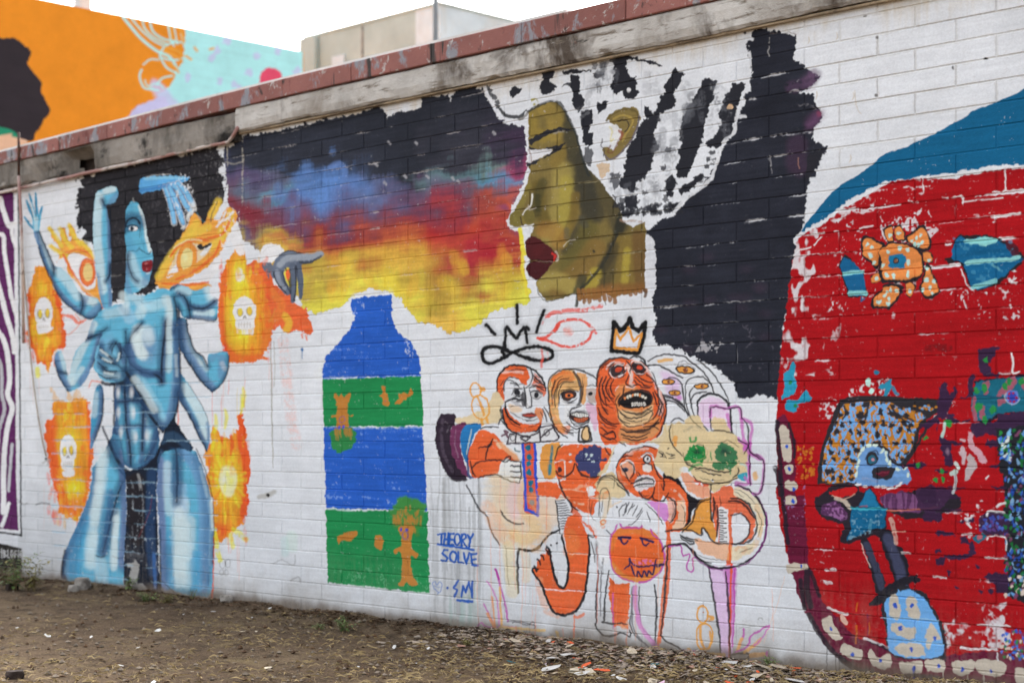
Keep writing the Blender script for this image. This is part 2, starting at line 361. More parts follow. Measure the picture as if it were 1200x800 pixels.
for i in range(26):
    x = 350 + rng.random() * 250; y = 290 + rng.random() * 55
    S([x, y, x + 3 * rng.normal(), y + 6 + 10 * rng.random()], 3 + 4 * rng.random(), (200 + 30 * rng.random(), 140 + 50 * rng.random(), 56), .28, soft=4)
for x0, y0 in ((530, 208), (536, 212), (450, 214), (474, 206), (500, 206), (440, 192), (487, 167), (455, 167), (578, 155)): S([x0, y0, x0 + 2, y0 + 2], 2, (170, 168, 172), .6, soft=1)
clip(None)
JNT(sky * (1 - sstep(150, 260, SY)), (28, 28, 34), .75, 1.0, .2)
JNT(sky, (176, 170, 168), .20, .45, .55)
S("284 158 284 176 285 190 284 214 284 240", 1.8, (170, 164, 152), .7, dry=.46); S("266 172 267 196", 1.4, (170, 164, 150), .7, dry=.4)
F("494 128 500 124 515 121 527 112 540 106 494 114", (206, 208, 210), 0)
S("527 110 528 119", 1.4, (190, 190, 190), .8); S("284 190 272 192 264 190", 1.6, (150, 146, 136), .7, dry=.4)

# ---------------------------------------------------------------- flames behind the blue figure
OR, YE, RE = (232, 138, 44), (240, 206, 52), (218, 72, 40)
def flame(pts, streak=.25):
    return F(pts, OR, 1, r=4, keep=1, tex=.18, dr='V')
def skull(x, y, rx, ry, jaw=1, wt=(232, 228, 222)):
    E(x, y, rx, ry, wt, .95, r=2); F([x - rx * .7, y + ry * .6, x + rx * .7, y + ry * .6, x + rx * .6, y + ry * 1.25, x - rx * .55, y + ry * 1.3], wt, .95, r=2)
    E(x - rx * .42, y + ry * .08, rx * .26, ry * .3, (226, 190, 70)); E(x + rx * .42, y + ry * .02, rx * .24, ry * .3, (222, 182, 70))
    RING(x - rx * .42, y + ry * .08, rx * .26, ry * .3, 6, (110, 100, 90), .6, f=.6); RING(x + rx * .42, y + ry * .02, rx * .24, ry * .3, 6, (110, 100, 90), .6, f=.6)
    S([x - rx * .1, y + ry * .5, x, y + ry * .38, x + rx * .14, y + ry * .52], 7, (90, 84, 80), .8)
    for i in range(5):
        q = x + rx * (-.5 + .25 * i); S([q, y + ry * .78, q, y + ry * 1.2], 3, (150, 140, 130), .7)
    S([x - rx * .6, y + ry * .98, x + rx * .55, y + ry * .95], 4, (170, 160, 140), .8)
# left, upper
fr(20, 320, 5)
k = F("110 -40 100 0 75 70 60 130 72 200 62 300 72 400 108 470 120 530 150 520 190 570 198 500 225 445 272 440 286 350 268 250 255 180 225 100 195 20 175 -30", OR, 1, r=5, keep=1, tex=.2, dr='V')
clip(k); B(120, 330, 60, 120, (242, 196, 50), .8); B(120, 470, 40, 80, (238, 180, 50), .5); B(240, 60, 60, 90, (236, 170, 50), .5)
S("255 190 272 260 280 350 270 430 225 450", 22, RE, .75, soft=14); S("65 130 62 250 70 380 110 470 125 530", 16, RE, .6, soft=10); B(170, 530, 60, 60, RE, .9); B(140, 90, 40, 70, (244, 204, 60), .6); clip(None)
S("222 110 232 150 240 180", 22, RE, .8, soft=6); S("30 200 38 230 34 260 44 330 50 400", 12, RE, .75, dry=.35); S("120 560 122 600", 22, (236, 210, 60), .8, soft=6, dry=.3)
S("270 245 320 255 360 290 400 275", 22, (226, 90, 50), .8, dry=.3, taper=.6); S("340 240 370 290 300 360 240 330", 6, (226, 110, 70), .6); S("420 670 440 630 490 640", 7, (224, 100, 60), .8)
for x in (76, 92, 130, 300): DRIP(x, 560 + 60 * rng.random(), 150, 3, (228, 150, 130), .4)
skull(155, 232, 52, 88)
F("125 330 200 312 202 330 135 356", (226, 222, 214), 1, r=2); S("120 290 128 330 140 360", 10, YE, .7, soft=4)
# left, lower
fr(20, 450, 5)
k = F("205 110 240 95 300 100 380 80 425 105 420 190 432 250 440 400 435 520 425 620 400 700 360 800 300 780 245 745 235 650 200 550 185 430 165 330 165 220 205 190", OR, 1, r=6, keep=1, tex=.22, dr='V', s=0)
clip(k); B(310, 350, 110, 190, (244, 196, 50), .7); B(340, 600, 90, 90, (240, 206, 40), .9); S("185 200 185 330 205 480 215 560 240 640", 44, RE, .75, soft=24); S("425 110 428 260 438 420 425 600", 20, RE, .6, soft=14); B(300, 730, 120, 70, RE, .5); B(300, 140, 110, 50, (222, 110, 40), .6)
for i in range(16): x = 200 + 220 * rng.random(); y = 110 + 560 * rng.random(); S([x, y, x + 5, y + 70], 10, ((244, 180, 50), (216, 90, 36))[i % 2], .35, soft=8)
clip(None); B(345, 780, 26, 30, YE, .8)
F("200 20 230 60 250 90 300 110 290 40 320 70 360 20 380 80 400 100 300 110 215 105", (238, 160, 70), .55, r=6, dry=.42, dr='V'); S("410 130 425 130 422 170", 20, RE, .55, dry=.4)
for x in (160, 190, 205, 330): DRIP(x, 400 + 200 * rng.random(), 260, 3, (226, 160, 140), .35)
skull(298, 385, 48, 88)
F("270 512 332 500 330 536 275 540", (232, 228, 222), 1, r=2)
# cable lead scar on the wall
fr(20, 170, 5)
B(171, 1835, 8, 10, (40, 40, 40), .9, 1); S("150 1860 190 1840 180 1870", 10, (150, 148, 146), .6, soft=4)
S("-10 2060 30 2100 60 2098", 5, (80, 80, 80), .6); S("110 2105 150 2096 190 2098", 7, (60, 60, 60), .8, dry=.35)

# right, upper flame with the red patch and the grey hand
fr(250, 250, 5)
F("190 300 290 290 340 330 360 420 430 465 470 520 530 545 560 600 580 690 545 700 480 685 430 705 390 660 330 665 300 500 200 400", (224, 98, 54), 1, r=6, tex=.15)
k = F("150 180 170 190 190 260 215 320 290 380 310 480 350 640 330 770 300 830 330 860 200 870 100 870 60 800 30 700 30 560 40 420 55 340 95 260", OR, 1, r=6, keep=1, tex=.2, dr='V')
clip(k); B(150, 560, 120, 300, (244, 206, 56), .95); B(150, 360, 60, 140, (246, 214, 60), .9); B(160, 700, 110, 120, (240, 196, 50), .8); S("55 340 35 480 38 700 70 800 150 860 300 850", 30, (222, 90, 44), .75, soft=22); S("230 330 300 470 335 650 310 800", 40, (226, 110, 50), .7, soft=24); B(150, 250, 50, 70, (240, 150, 60), .7)
S("150 340 150 380 165 375", 26, (250, 244, 230), .9, soft=8, dry=.3); clip(None)
S("420 600 445 640 430 680", 26, (240, 180, 60), .7, soft=12); S("360 560 350 600 330 630", 10, (200, 130, 60), .7); S("330 450 400 540 360 620", 30, (230, 130, 56), .5, soft=14)
for x, y in ((560, 640), (575, 670), (520, 705), (545, 715), (380, 450)): S([x, y, x + 4, y + 22], 12, (224, 98, 54), .8, dry=.35)
for x, l in ((20, 200), (60, 300), (325, 120), (345, 160)): DRIP(x, 860, l, 3, (228, 130, 100), .45)
skull(183, 570, 66, 82)
F("132 650 232 640 228 708 140 704", (238, 232, 224), .9, r=3)
for i in range(6): S([140 + 17 * i, 655, 140 + 17 * i, 700], 3, (200, 180, 120), .7)
S("130 678 236 672", 4, (190, 170, 110), .7)
# white shirt cuff and grey pointing hand
F("285 200 330 180 390 190 410 230 370 270 330 290 290 280 275 240", (224, 222, 216), 1, r=3); S("290 230 320 200 370 190", 4, (180, 176, 170), .6)
F("285 300 330 285 345 310 330 350 325 380 300 340", (96, 102, 114), 1, r=2)
k = F("350 300 370 260 420 225 470 222 500 240 560 242 620 228 640 235 610 265 560 290 510 296 490 310 505 340 520 400 522 460 508 500 498 470 495 400 482 360 478 420 472 500 460 522 452 470 458 400 450 330 430 320 410 350 415 390 430 430 440 460 430 472 400 440 370 400 352 350", (92, 102, 118), 1, keep=1)
clip(k); S("380 270 430 240 480 245", 26, (150, 158, 168), .8, soft=12); S("360 300 365 350 390 410", 14, (134, 142, 156), .7, soft=8); S("500 262 560 262 620 240", 10, (140, 148, 160), .8, soft=6); S("500 290 560 288 620 255", 10, (40, 44, 54), .7, soft=6); S("470 300 490 330 508 400 512 480", 8, (48, 52, 62), .7, soft=5); S("446 330 456 400 452 470", 8, (50, 54, 64), .7, soft=5); S("400 330 404 390 430 450", 8, (50, 54, 64), .6, soft=5); clip(None)
S("352 340 372 402 432 472 440 455", 3, (34, 36, 42)); S("460 520 476 490 482 362", 3, (34, 36, 42)); S("508 500 522 460 505 340", 3, (34, 36, 42)); S("640 236 590 282 510 296", 3, (34, 36, 42)); S("350 300 372 260 420 226 470 222 540 242 636 232", 3, (40, 42, 48), .8)
for x in (460, 478): S([x, 420, x - 4, 518], 2.5, (34, 36, 42))
for q, w, c in (("375 330 400 270 450 250 500 262", 62, (98, 108, 124)), ("480 262 560 266 632 238", 34, (98, 108, 124)), ("380 330 400 400 432 460", 40, (92, 102, 118)), ("455 300 470 380 462 510", 26, (86, 96, 112)), ("490 290 512 380 510 490", 24, (80, 90, 106))): S(q, w, c, 1, taper=.25)
S("385 300 420 262 470 252 520 258", 22, (156, 164, 174), .8, soft=10); S("530 258 600 246 630 238", 10, (150, 158, 168), .8, soft=5); S("380 340 395 400 425 450", 10, (140, 148, 160), .7, soft=6); S("520 278 580 276 632 248", 9, (44, 48, 58), .8, soft=4); S("352 330 372 402 432 478 446 452", 5, (34, 36, 42)); S("420 320 440 370 446 450", 6, (40, 42, 50)); S("470 312 480 400 470 512", 5, (40, 42, 50)); S("484 300 500 380 502 470", 5, (40, 42, 50)); S("522 470 520 400 500 320", 4, (40, 42, 50)); S("350 320 372 262 420 226 480 222 540 242 640 228", 5, (40, 42, 48)); S("370 350 400 285 450 262 495 272", 78, (98, 108, 124), 1, taper=.1); S("480 268 560 268 630 240", 44, (98, 108, 124), 1, taper=.4); S("385 340 402 410 434 462", 52, (94, 104, 120), 1, taper=.3); S("462 300 472 390 464 512", 34, (88, 98, 114), 1, taper=.3); S("498 290 514 390 510 492", 30, (84, 94, 110), 1, taper=.3); S("390 300 430 266 500 258 580 252 625 240", 22, (154, 162, 172), .8, soft=12); S("372 340 386 390 415 440", 14, (142, 150, 162), .7, soft=8); S("510 286 570 284 630 252", 9, (44, 48, 58), .8, soft=5); S("480 320 486 400 474 508", 7, (46, 50, 60), .9, soft=3); S("448 330 452 400 450 470", 7, (46, 50, 60), .9, soft=3); S("404 345 418 400 446 458", 7, (46, 50, 60), .8, soft=3); S("352 345 372 404 430 474", 6, (34, 36, 42), .9, soft=2); F("424 352 437 330 450 360 437 398", (224, 98, 54), 1)
# right, lower flame
fr(140, 450, 5)
k = F("500 400 540 340 552 250 590 300 620 300 650 320 685 270 690 190 716 168 736 240 736 340 762 410 764 520 752 640 748 750 700 830 640 870 590 920 540 890 545 800 520 640 505 500", OR, 1, r=7, keep=1, tex=.22, dr='V')
clip(k); B(630, 560, 120, 230, (244, 206, 50), .95); B(580, 380, 70, 90, (240, 200, 60), .6); S("716 180 720 330 745 450 752 600 735 760", 34, RE, .85, soft=18); B(590, 860, 90, 80, RE, .85)
for i in range(34):
    q = rng.random() * 6.28; S([635 + 55 * math.cos(q), 570 + 90 * math.sin(q), 635 + 105 * math.cos(q), 570 + 190 * math.sin(q)], 9, ((244, 214, 60), (228, 120, 40), (238, 180, 50))[i % 3], .45, soft=6)
clip(None)
for x, y, c in ((620, 150, YE), (560, 180, YE), (715, 60, YE), (600, 310, RE), (655, 300, RE), (545, 280, YE), (725, 20, YE)): S([x, y, x + 6, y + 50, x - 2, y + 110], 16, c, .7, soft=6, taper=.6, dry=.25)
for x, y, l, c in ((545, 30, 200, RE), (600, 60, 200, (230, 110, 80)), (640, -30, 90, RE), (735, -40, 200, (230, 120, 90)), (690, 20, 190, (236, 190, 90)), (640, 880, 110, RE), (655, 900, 90, (228, 120, 90)), (690, 900, 200, (230, 150, 130)), (700, 890, 260, (232, 160, 140))): DRIP(x, y, l, 4, c, .6)
S("345 60 342 130 345 200 338 280", 6, (232, 110, 90), .9)
fr(150, 560, 5); S("505 300 520 400 540 480", 22, (236, 206, 60), .8, soft=6, dry=.3); S("620 300 680 350 690 360", 22, (236, 206, 60), .7, soft=8, dry=.35); S("600 330 615 400", 20, (236, 206, 60), .7, soft=6, dry=.3)
S("504 350 500 500 496 640 492 720", 10, (222, 78, 54), .95); RING(555, 500, 16, 26, 3, (110, 108, 104), .8); RING(585, 498, 14, 24, 3, (110, 108, 104), .8); RING(550, 548, 12, 16, 3, (110, 108, 104), .7); RING(575, 550, 12, 16, 3, (110, 108, 104), .7)
fr(140, 450, 5); F("585 540 600 490 640 480 680 500 688 570 668 640 640 660 610 640 590 600", (240, 228, 170), .9, soft=10); B(655, 570, 30, 50, (240, 210, 90), .7); B(612, 560, 20, 40, (244, 236, 200), .8)

for ox, oy, w_, h_, n_ in ((33, 330, 42, 95, 60), (55, 470, 52, 135, 80), (258, 300, 60, 120, 90), (242, 500, 50, 130, 80)):
    fr(0, 0, 1)
    for i in range(n_):
        x = ox + w_ * rng.random(); y = oy + h_ * rng.random(); f = abs((x - ox) / w_ - .5) * 2 + .25 * ((y - oy) / h_ > .8)
        S([x, y, x + .6 * rng.normal(), y + 5 + 9 * rng.random()], 1.6 + 2 * rng.random(), ((244, 208, 60), (236, 160, 48), (222, 92, 40), (214, 62, 36))[min(3, int(f * 2.4 + 1.1 * rng.random()))], .5, dry=.40, soft=1, taper=.5)
fr(20, 320, 5); skull(155, 232, 52, 88); F("125 330 200 312 202 330 135 356", (226, 222, 214), 1, r=2)
fr(20, 450, 5); skull(298, 385, 48, 88); F("270 512 332 500 330 536 275 540", (232, 228, 222), 1, r=2)
fr(250, 250, 5); skull(183, 570, 66, 82)
# ---------------------------------------------------------------- blue figure with many arms
BK, BL, BM, BG, BH, BD = (38, 37, 41), (92, 166, 193), (62, 136, 170), (98, 128, 164), (198, 214, 222), (22, 30, 44)
BODY = np.zeros((CH, CW), np.float32)
_S0, _F0 = S, F
def S(pts, w, c, a=1., soft=.0, **k):
    if c is BD and soft >= 2 and _clip[0] is None:
        clip(BODY); _S0(pts, w * 1.6, (34, 62, 94), a * .72, soft=w * 2.6 + 6, **k); clip(None)
    _S0(pts, w, c, a, soft, **k)
def F(pts, c, *a, **k):
    r = _F0(pts, c, *a, **k)
    if r is not None and (c is BL or c is BM): np.maximum(BODY, r, out=BODY)
    return r
fr(0, 0, 1)
hair = F("94 207 104 203 118 199 180 186 240 176 256 174 260 182 262 210 261 226 254 242 240 262 218 290 198 315 184 335 176 345 168 348 156 346 140 352 130 353 126 330 118 300 108 290 100 285 93 270 90 255 88 240 92 222", BK, 1, r=2.6, keep=1, tex=.12)
SPL(hair * sstep(212, 262, SXM) * (1 - sstep(200, 245, SY)) * .8, (120, 118, 118), .60, a=.7); SPL(hair, (70, 68, 72), .64, a=.5)
JNT(hair, (22, 22, 25), .8, 1, .7); JNT(hair, (120, 118, 116), .15, .4, .5)
# blue hand reaching over the hair
fr(140, 170, 5)
F("118 210 180 185 270 182 400 186 394 214 352 224 345 250 300 262 240 258 200 268 125 282", (88, 156, 204), 1, r=3, keep=1, tex=.15)
for q, w in (("265 245 290 310 310 390 320 455", 30), ("290 240 325 320 355 400 372 460", 32), ("320 235 360 290 390 350 420 390", 30), ("340 225 385 270 410 310 432 350", 28)):
    S(q, w + 10, (222, 224, 226), .55, dry=.35); S(q, w, (84, 150, 200), 1, taper=.35); S(q, w * .4, (130, 186, 222), .7, soft=5, taper=.4)
S("125 270 200 255 280 235", 12, (50, 104, 160), .7, soft=8); S("150 200 260 192 380 194", 10, (136, 190, 224), .7, soft=6); S("280 250 300 310 318 380", 4, (40, 80, 130), .7); S("310 245 345 320 372 390", 4, (40, 80, 130), .7); S("340 240 380 300 405 345", 4, (40, 80, 130), .7)
SPL(zone("250 170 410 160 450 340 400 420 440 470 330 480 290 460 250 280"), (214, 214, 214), .66, a=.75)
S("160 190 200 178 280 172 300 176", 3, (210, 208, 200), .8); S("430 350 440 380 400 420 410 460 370 490", 22, (216, 214, 208), .75, dry=.46)
# flaming eye hands
OE = (230, 148, 64)
fr(20, 170, 5)
F("185 480 200 490 222 520 250 565 262 555 246 482 275 490 300 560 318 556 298 458 330 490 350 545 385 556 415 590 440 640 462 760 485 890 500 950 430 900 370 830 300 745 270 655 228 690 245 640 190 595 200 585 248 612 215 560", OE, 1, r=4, tex=.2)
for q in ("190 490 230 540 260 590", "250 490 285 560 320 600", "305 470 340 540 370 580", "195 590 250 630 290 650", "380 570 420 610 440 660"): S(q, 16, (240, 190, 70), .75, soft=8)
F("300 650 340 635 400 650 450 690 462 760 450 840 400 840 350 790 315 720", (220, 218, 216), 1, r=2); S("270 640 320 740 380 830 450 900 490 950", 16, (212, 106, 60), .9, taper=.3); S("280 635 340 615 410 630 455 690", 10, (214, 110, 60), .9, taper=.3); S("330 770 400 850 470 900", 10, (240, 180, 130), .8)
E(412, 745, 46, 80, (216, 112, 58)); E(415, 745, 28, 55, (236, 186, 120)); RING(412, 745, 46, 80, 6, (190, 84, 50), .8)
S("440 920 480 940 500 950", 20, (222, 90, 50), .9)
B(408, 572, 22, 20, (120, 110, 50), .7)
fr(140, 170, 5)
F("610 400 640 372 680 380 690 440 720 560 740 620 700 640 640 560 600 650 560 760 480 830 560 860 470 880 380 880 350 850 480 760 560 640", (226, 222, 214), .92, r=5)
F("212 775 255 700 310 610 370 520 420 420 440 400 475 430 498 455 530 385 575 322 590 330 575 385 548 440 585 440 612 392 640 372 680 382 685 440 648 500 620 570 585 640 520 705 440 760 350 810 520 810 530 840 450 860 300 845 225 830", OE, 1, r=4, tex=.2)
for q in ("230 770 300 650 390 540 450 460", "540 410 570 350 580 330", "520 480 480 500 430 520", "600 500 580 560 530 600", "650 400 640 470 600 540"): S(q, 26, (240, 182, 70), .75, soft=14)
for q in ("520 545 600 520 650 440", "590 560 560 640 450 730 330 790", "250 810 380 820 520 805", "300 650 350 590 450 555 520 560"): S(q, 15, (210, 98, 44), .85, taper=.5, soft=4)
F("300 700 350 610 430 575 490 590 540 570 520 620 470 680 400 720 330 745 280 765", (226, 196, 160), .9, r=2); F("275 770 330 700 345 740 300 775", (222, 220, 216), 1); F("470 640 530 580 540 590 500 640", (224, 220, 214), 1)
F("455 590 480 575 490 590 540 570 520 595 470 615", (42, 40, 42), 1, r=2); E(395, 668, 58, 98, (226, 140, 60), rot=.15); E(394, 668, 36, 66, (238, 196, 130), rot=.15); B(385, 660, 24, 40, (244, 214, 160), .8); RING(395, 668, 58, 98, 5, (200, 110, 60), .7, rot=.15)
S("280 765 360 745 450 700 520 640", 16, OE, 1, taper=.3); S("320 600 400 555 480 560", 10, (240, 200, 150), .8)
S("585 450 630 430 665 390", 14, (236, 234, 228), .9, dry=.3); S("570 480 600 440 620 390", 12, (236, 234, 228), .9, dry=.35); SPL(zone("560 330 700 360 720 600 600 620"), (232, 230, 224), .60, a=.7)
S("575 330 540 410 535 450", 6, (50, 60, 66), .7, dry=.3); S("500 450 470 430 455 400", 8, (60, 130, 150), .5, dry=.35)
# arms
def limb(pts, shade=(), light=(), edge=(), base=BL, gw=BG):
    k = F(pts, base, 1, r=1, keep=1, tex=.07)
    clip(k)
    for q, w, a in light: S(q, w, BH, a, soft=w)
    for q, w, a in shade: S(q, w, gw, a, soft=w)
    clip(None)
    for q, w in edge: S(q, w, BD, .9, soft=w * .6, taper=.5)
fr(20, 170, 5)   # open hand, far left
for q, w in (("96 430 75 380 56 325", 15), ("106 420 88 350 72 285", 13), ("118 420 112 350 108 285", 15), ("128 440 138 395 146 362", 17), ("108 500 75 465 42 425", 15)):
    S(q, w, BM, 1, taper=.35)
F("92 420 128 405 140 420 132 490 125 515 100 512", BL, 1); S("104 440 96 400 84 340", 5, BH, .7, soft=3); S("112 430 108 380 106 330", 5, BD, .6, soft=2); S("98 430 84 380 70 345", 4, BD, .55, soft=2); S("124 440 128 410", 4, BD, .6, soft=2); S("112 430 112 500", 14, BH, .5, soft=8)
limb("98 508 130 508 150 560 182 632 212 702 262 722 312 772 345 830 375 870 425 885 475 905 498 950 470 1000 420 1022 370 992 300 940 240 870 205 790 180 740 150 680 125 600",
     [("108 520 130 600 160 690 200 790 260 880 350 970", 14, .9), ("420 1010 470 960 495 950", 22, .7), ("400 900 380 960", 16, .6)], [("120 530 150 590 185 670 215 730", 12, .7), ("250 740 300 800 360 880", 26, .6), ("400 900 450 920", 20, .8)],
     [("130 505 152 560 182 630 214 705", 6), ("214 705 215 760", 5), ("125 600 150 680 200 790 260 900 370 995 430 1022", 6), ("375 870 385 930 370 990", 5), ("430 1022 480 990 500 950", 6)])
limb("458 300 470 275 500 258 550 240 585 255 592 290 575 330 545 345 525 358 540 450 548 560 550 680 548 800 555 940 510 960 480 860 465 760 455 650 445 520 447 400",
     [("540 360 548 560 550 780 552 940", 16, .9), ("560 330 590 300", 20, .6), ("470 760 490 880 505 950", 12, .6)], [("480 300 470 420 470 560 485 720 500 850", 22, .7), ("520 270 560 255", 18, .8)],
     [("540 358 548 460 552 600", 5), ("500 320 510 350 525 360", 5), ("545 700 540 760 520 800", 5)])
# lower far arms
fr(20, 450, 5)
limb("478 0 505 30 503 120 492 215 462 305 440 372 428 360 432 250 440 130 455 40", [("500 40 492 200 450 330", 16, .9), ("440 360 455 300", 14, .7)], [("460 60 450 180", 16, .5)], [("505 60 497 200 455 330", 6)], base=BM)
fr(140, 450, 5)
limb("350 -60 400 -10 440 60 488 140 522 225 532 300 515 392 495 365 460 292 420 205 370 120 345 70", [("352 70 420 200 490 350", 18, .9), ("520 230 528 300 515 380", 12, .7)], [("380 20 440 110 490 210 505 300", 26, .8)], [("350 90 420 205 462 296 512 390", 7), ("400 -10 450 70 492 145 524 230", 3)])
# bent arms
fr(20, 320, 5)
limb("525 228 450 268 422 335 402 388 352 448 320 528 305 602 290 570 280 512 255 458 228 470 220 520 235 572 255 632 280 672 300 692 340 680 390 642 430 562 462 480 492 380 545 330", [("490 380 440 540 380 640", 22, .9), ("228 480 250 580 300 670", 16, .9), ("440 300 410 390", 14, .4)], [("450 300 380 450 330 560 310 640", 18, .7), ("260 480 290 580", 16, .6), ("380 560 330 640", 14, .6)],
     [("220 520 235 575 258 632 300 692", 5), ("492 380 470 460 440 550", 5), ("415 375 450 368 490 355", 6), ("402 388 440 372", 5), ("240 570 290 590", 4)])
fr(140, 320, 5)
limb("290 100 340 66 400 80 440 102 530 76 530 130 575 150 572 258 545 280 440 272 380 262 345 210 310 150", [("430 200 500 205 570 165", 16, .7), ("440 260 540 272", 14, .7), ("350 130 400 190", 14, .5)], [("340 90 400 110", 20, .5), ("560 130 545 90", 40, .8), ("450 235 540 230", 18, .7)],
     [("410 185 450 205 510 200 575 152", 6), ("400 265 470 272 545 280 572 262", 6), ("345 120 380 140 405 190 415 265", 6), ("300 95 345 66", 4)])
F("535 60 580 60 580 150 530 130", (206, 208, 212), .5, soft=14)
limb("345 262 390 272 402 330 432 430 482 490 516 545 520 480 560 470 612 458 640 480 636 560 602 640 545 697 480 632 410 532 360 442 348 350", [("360 300 375 420 440 540 540 680", 24, .9), ("600 500 600 600", 20, .6), ("560 480 540 500", 16, .5)], [("370 300 400 420 470 520", 16, .7), ("600 530 616 560", 12, 1.0), ("480 540 500 560", 18, .6)],
     [("392 272 400 330 432 430 460 470 490 490 516 545", 7), ("360 442 410 532 480 632 545 697", 7), ("545 697 605 640 638 560 642 480", 5), ("345 262 350 350 362 450", 8), ("345 200 350 270", 8)])
F("410 290 560 285 580 380 560 420 520 430 450 440", (206, 208, 212), .35, soft=26)
# face and neck
fr(140, 170, 5)
k = F("34 420 42 370 60 338 82 330 108 340 130 382 150 452 166 540 186 602 197 650 192 720 182 770 168 812 150 834 130 838 110 860 60 880 40 930 28 900 34 800 38 700 40 620 32 520", BL, 1, r=1, keep=1, tex=.06)
clip(k); S("118 360 145 450 165 560 182 620", 12, BH, .95, soft=8); S("60 360 50 450 44 560 52 640", 26, (78, 150, 180), .6, soft=16); S("60 560 66 600 100 620", 26, (86, 152, 184), .6, soft=14); S("60 660 100 780 150 830", 34, BH, .45, soft=24); S("35 700 40 800 60 870", 18, BG, .6, soft=12); S("170 740 150 810", 22, BG, .5, soft=14); B(90, 420, 40, 40, (84, 160, 190), .7); clip(None)
S("36 474 44 446 70 430 100 432 118 458", 12, BD, .95, soft=2); S("118 455 120 500 118 540", 4, BD, .7); S("38 482 60 470 90 470 110 484", 8, BD, .95); S("45 500 75 505 105 498", 3.5, BD, .8); E(80, 489, 27, 15, (232, 232, 226)); E(72, 489, 12, 14, (40, 50, 60)); S("36 470 32 500 38 520", 5, BD, .8)
S("50 625 80 618 100 622 118 600", 4, BD, .8); S("118 610 140 625 170 640 186 620", 5, BD, .9, soft=1.5); S("140 560 142 600 150 620", 4, (60, 120, 150), .7); S("50 640 48 690 70 760 105 800", 5, BD, .85, soft=2)
F("130 690 150 680 180 672 194 680 192 720 178 742 150 742 132 725", (120, 28, 36), 1); S("135 708 165 706 190 702", 4, (60, 14, 20)); B(158, 692, 16, 9, (190, 110, 110), .9); B(165, 725, 14, 8, (168, 60, 66), .7); S("160 752 176 748", 6, BH, .8, soft=3)
S("80 312 82 328 88 330", 8, (150, 150, 146), .7)
# torso
fr(140, 320, 5)
k = F("30 90 60 120 140 130 200 110 235 90 290 100 325 150 340 230 347 330 352 450 352 600 346 700 338 800 318 860 288 900 250 925 225 905 235 960 225 1040 180 1100 130 1140 60 1140 0 1090 -30 1000 -42 930 -25 860 -30 790 -30 700 -20 640 -80 620 -120 600 -150 560 -148 520 -120 440 -115 390 -100 360 -95 320 -115 280 -120 230 -60 200 0 182 30 170", BL, 1, r=1, keep=1, tex=.06)
clip(k)
B(160, 440, 130, 170, BG, .85); S("110 330 100 400 130 470", 34, BH, .9, soft=22); B(165, 360, 60, 70, (176, 196, 214), .9); S("60 430 80 540 150 585 235 590", 22, (94, 112, 150), .8, soft=18); B(-60, 440, 60, 140, (112, 156, 186), .8); S("-110 400 -120 520 -90 600", 22, (96, 132, 168), .6, soft=16)
S("80 130 130 180 120 240", 30, BH, .5, soft=24); S("180 170 240 200", 46, (110, 186, 210), .6, soft=26); S("20 200 60 260", 40, (150, 186, 206), .6, soft=22); S("270 150 290 220 285 300 290 420 285 560", 22, BH, .55, soft=18); S("325 300 335 450 330 640 300 820 250 900", 22, BG, .8, soft=18); S("265 300 262 400 255 560 250 640", 14, BG, .8, soft=10)
S("60 580 130 650 200 760 240 850", 34, (150, 196, 216), .6, soft=22); S("120 690 190 820 230 890", 28, BG, .7, soft=18)
for x, y in ((-20, 690), (60, 690), (-22, 810), (70, 810), (-10, 940), (80, 950), (150, 860), (170, 950)): B(x, y, 34, 74, BH, .55)
S("-35 640 -30 900 -10 1080", 18, BG, .9, soft=14); S("30 640 38 760 50 900 60 1100", 12, BG, .8, soft=12); S("-40 750 110 745", 14, BG, .7, soft=9); S("-40 900 200 900", 14, BG, .6, soft=9); S("140 780 138 1000 120 1100", 14, BG, .8, soft=10); S("220 930 180 1090", 18, BG, .8, soft=12)
clip(None)
S("125 168 150 174 185 166", 4, (60, 110, 140), .8, soft=2); S("135 290 90 340 55 400 45 470 65 530 120 575 190 592 240 588", 6, BD, .9, soft=3, taper=.5); S("270 280 270 340 258 420 248 540 246 640", 9, BD, .9, soft=5, taper=.6); S("320 140 335 210 338 300 322 345", 7, BD, .85, soft=4, taper=.6)
S("348 330 354 460 356 620 348 720", 8, BD, .9, soft=4); S("346 700 335 800 300 890 250 930", 10, BD, .9, soft=5); S("40 590 60 660 130 760 200 860 250 925", 14, BD, .95, soft=5, taper=.4); S("200 590 235 610 248 640", 7, BD, .9, soft=4)
S("-38 640 -10 620 40 640", 24, BD, .9, soft=8); S("-32 640 -28 760 -32 880 -10 1000 10 1120", 9, BD, .85, soft=5); S("28 640 34 760 42 900 60 1000 66 1130", 8, BD, .85, soft=4); S("-40 748 20 752 110 742", 6, BD, .7, soft=4); S("140 800 136 900 134 1040", 7, BD, .8, soft=4); S("230 930 200 1020 150 1100", 10, BD, .85, soft=5); S("0 900 60 895 130 890", 4, BD, .5, soft=3)
S("-92 330 -70 320 -110 345", 5, BD, .6, soft=3); S("35 340 38 420 30 470", 5, BD, .7, soft=3)
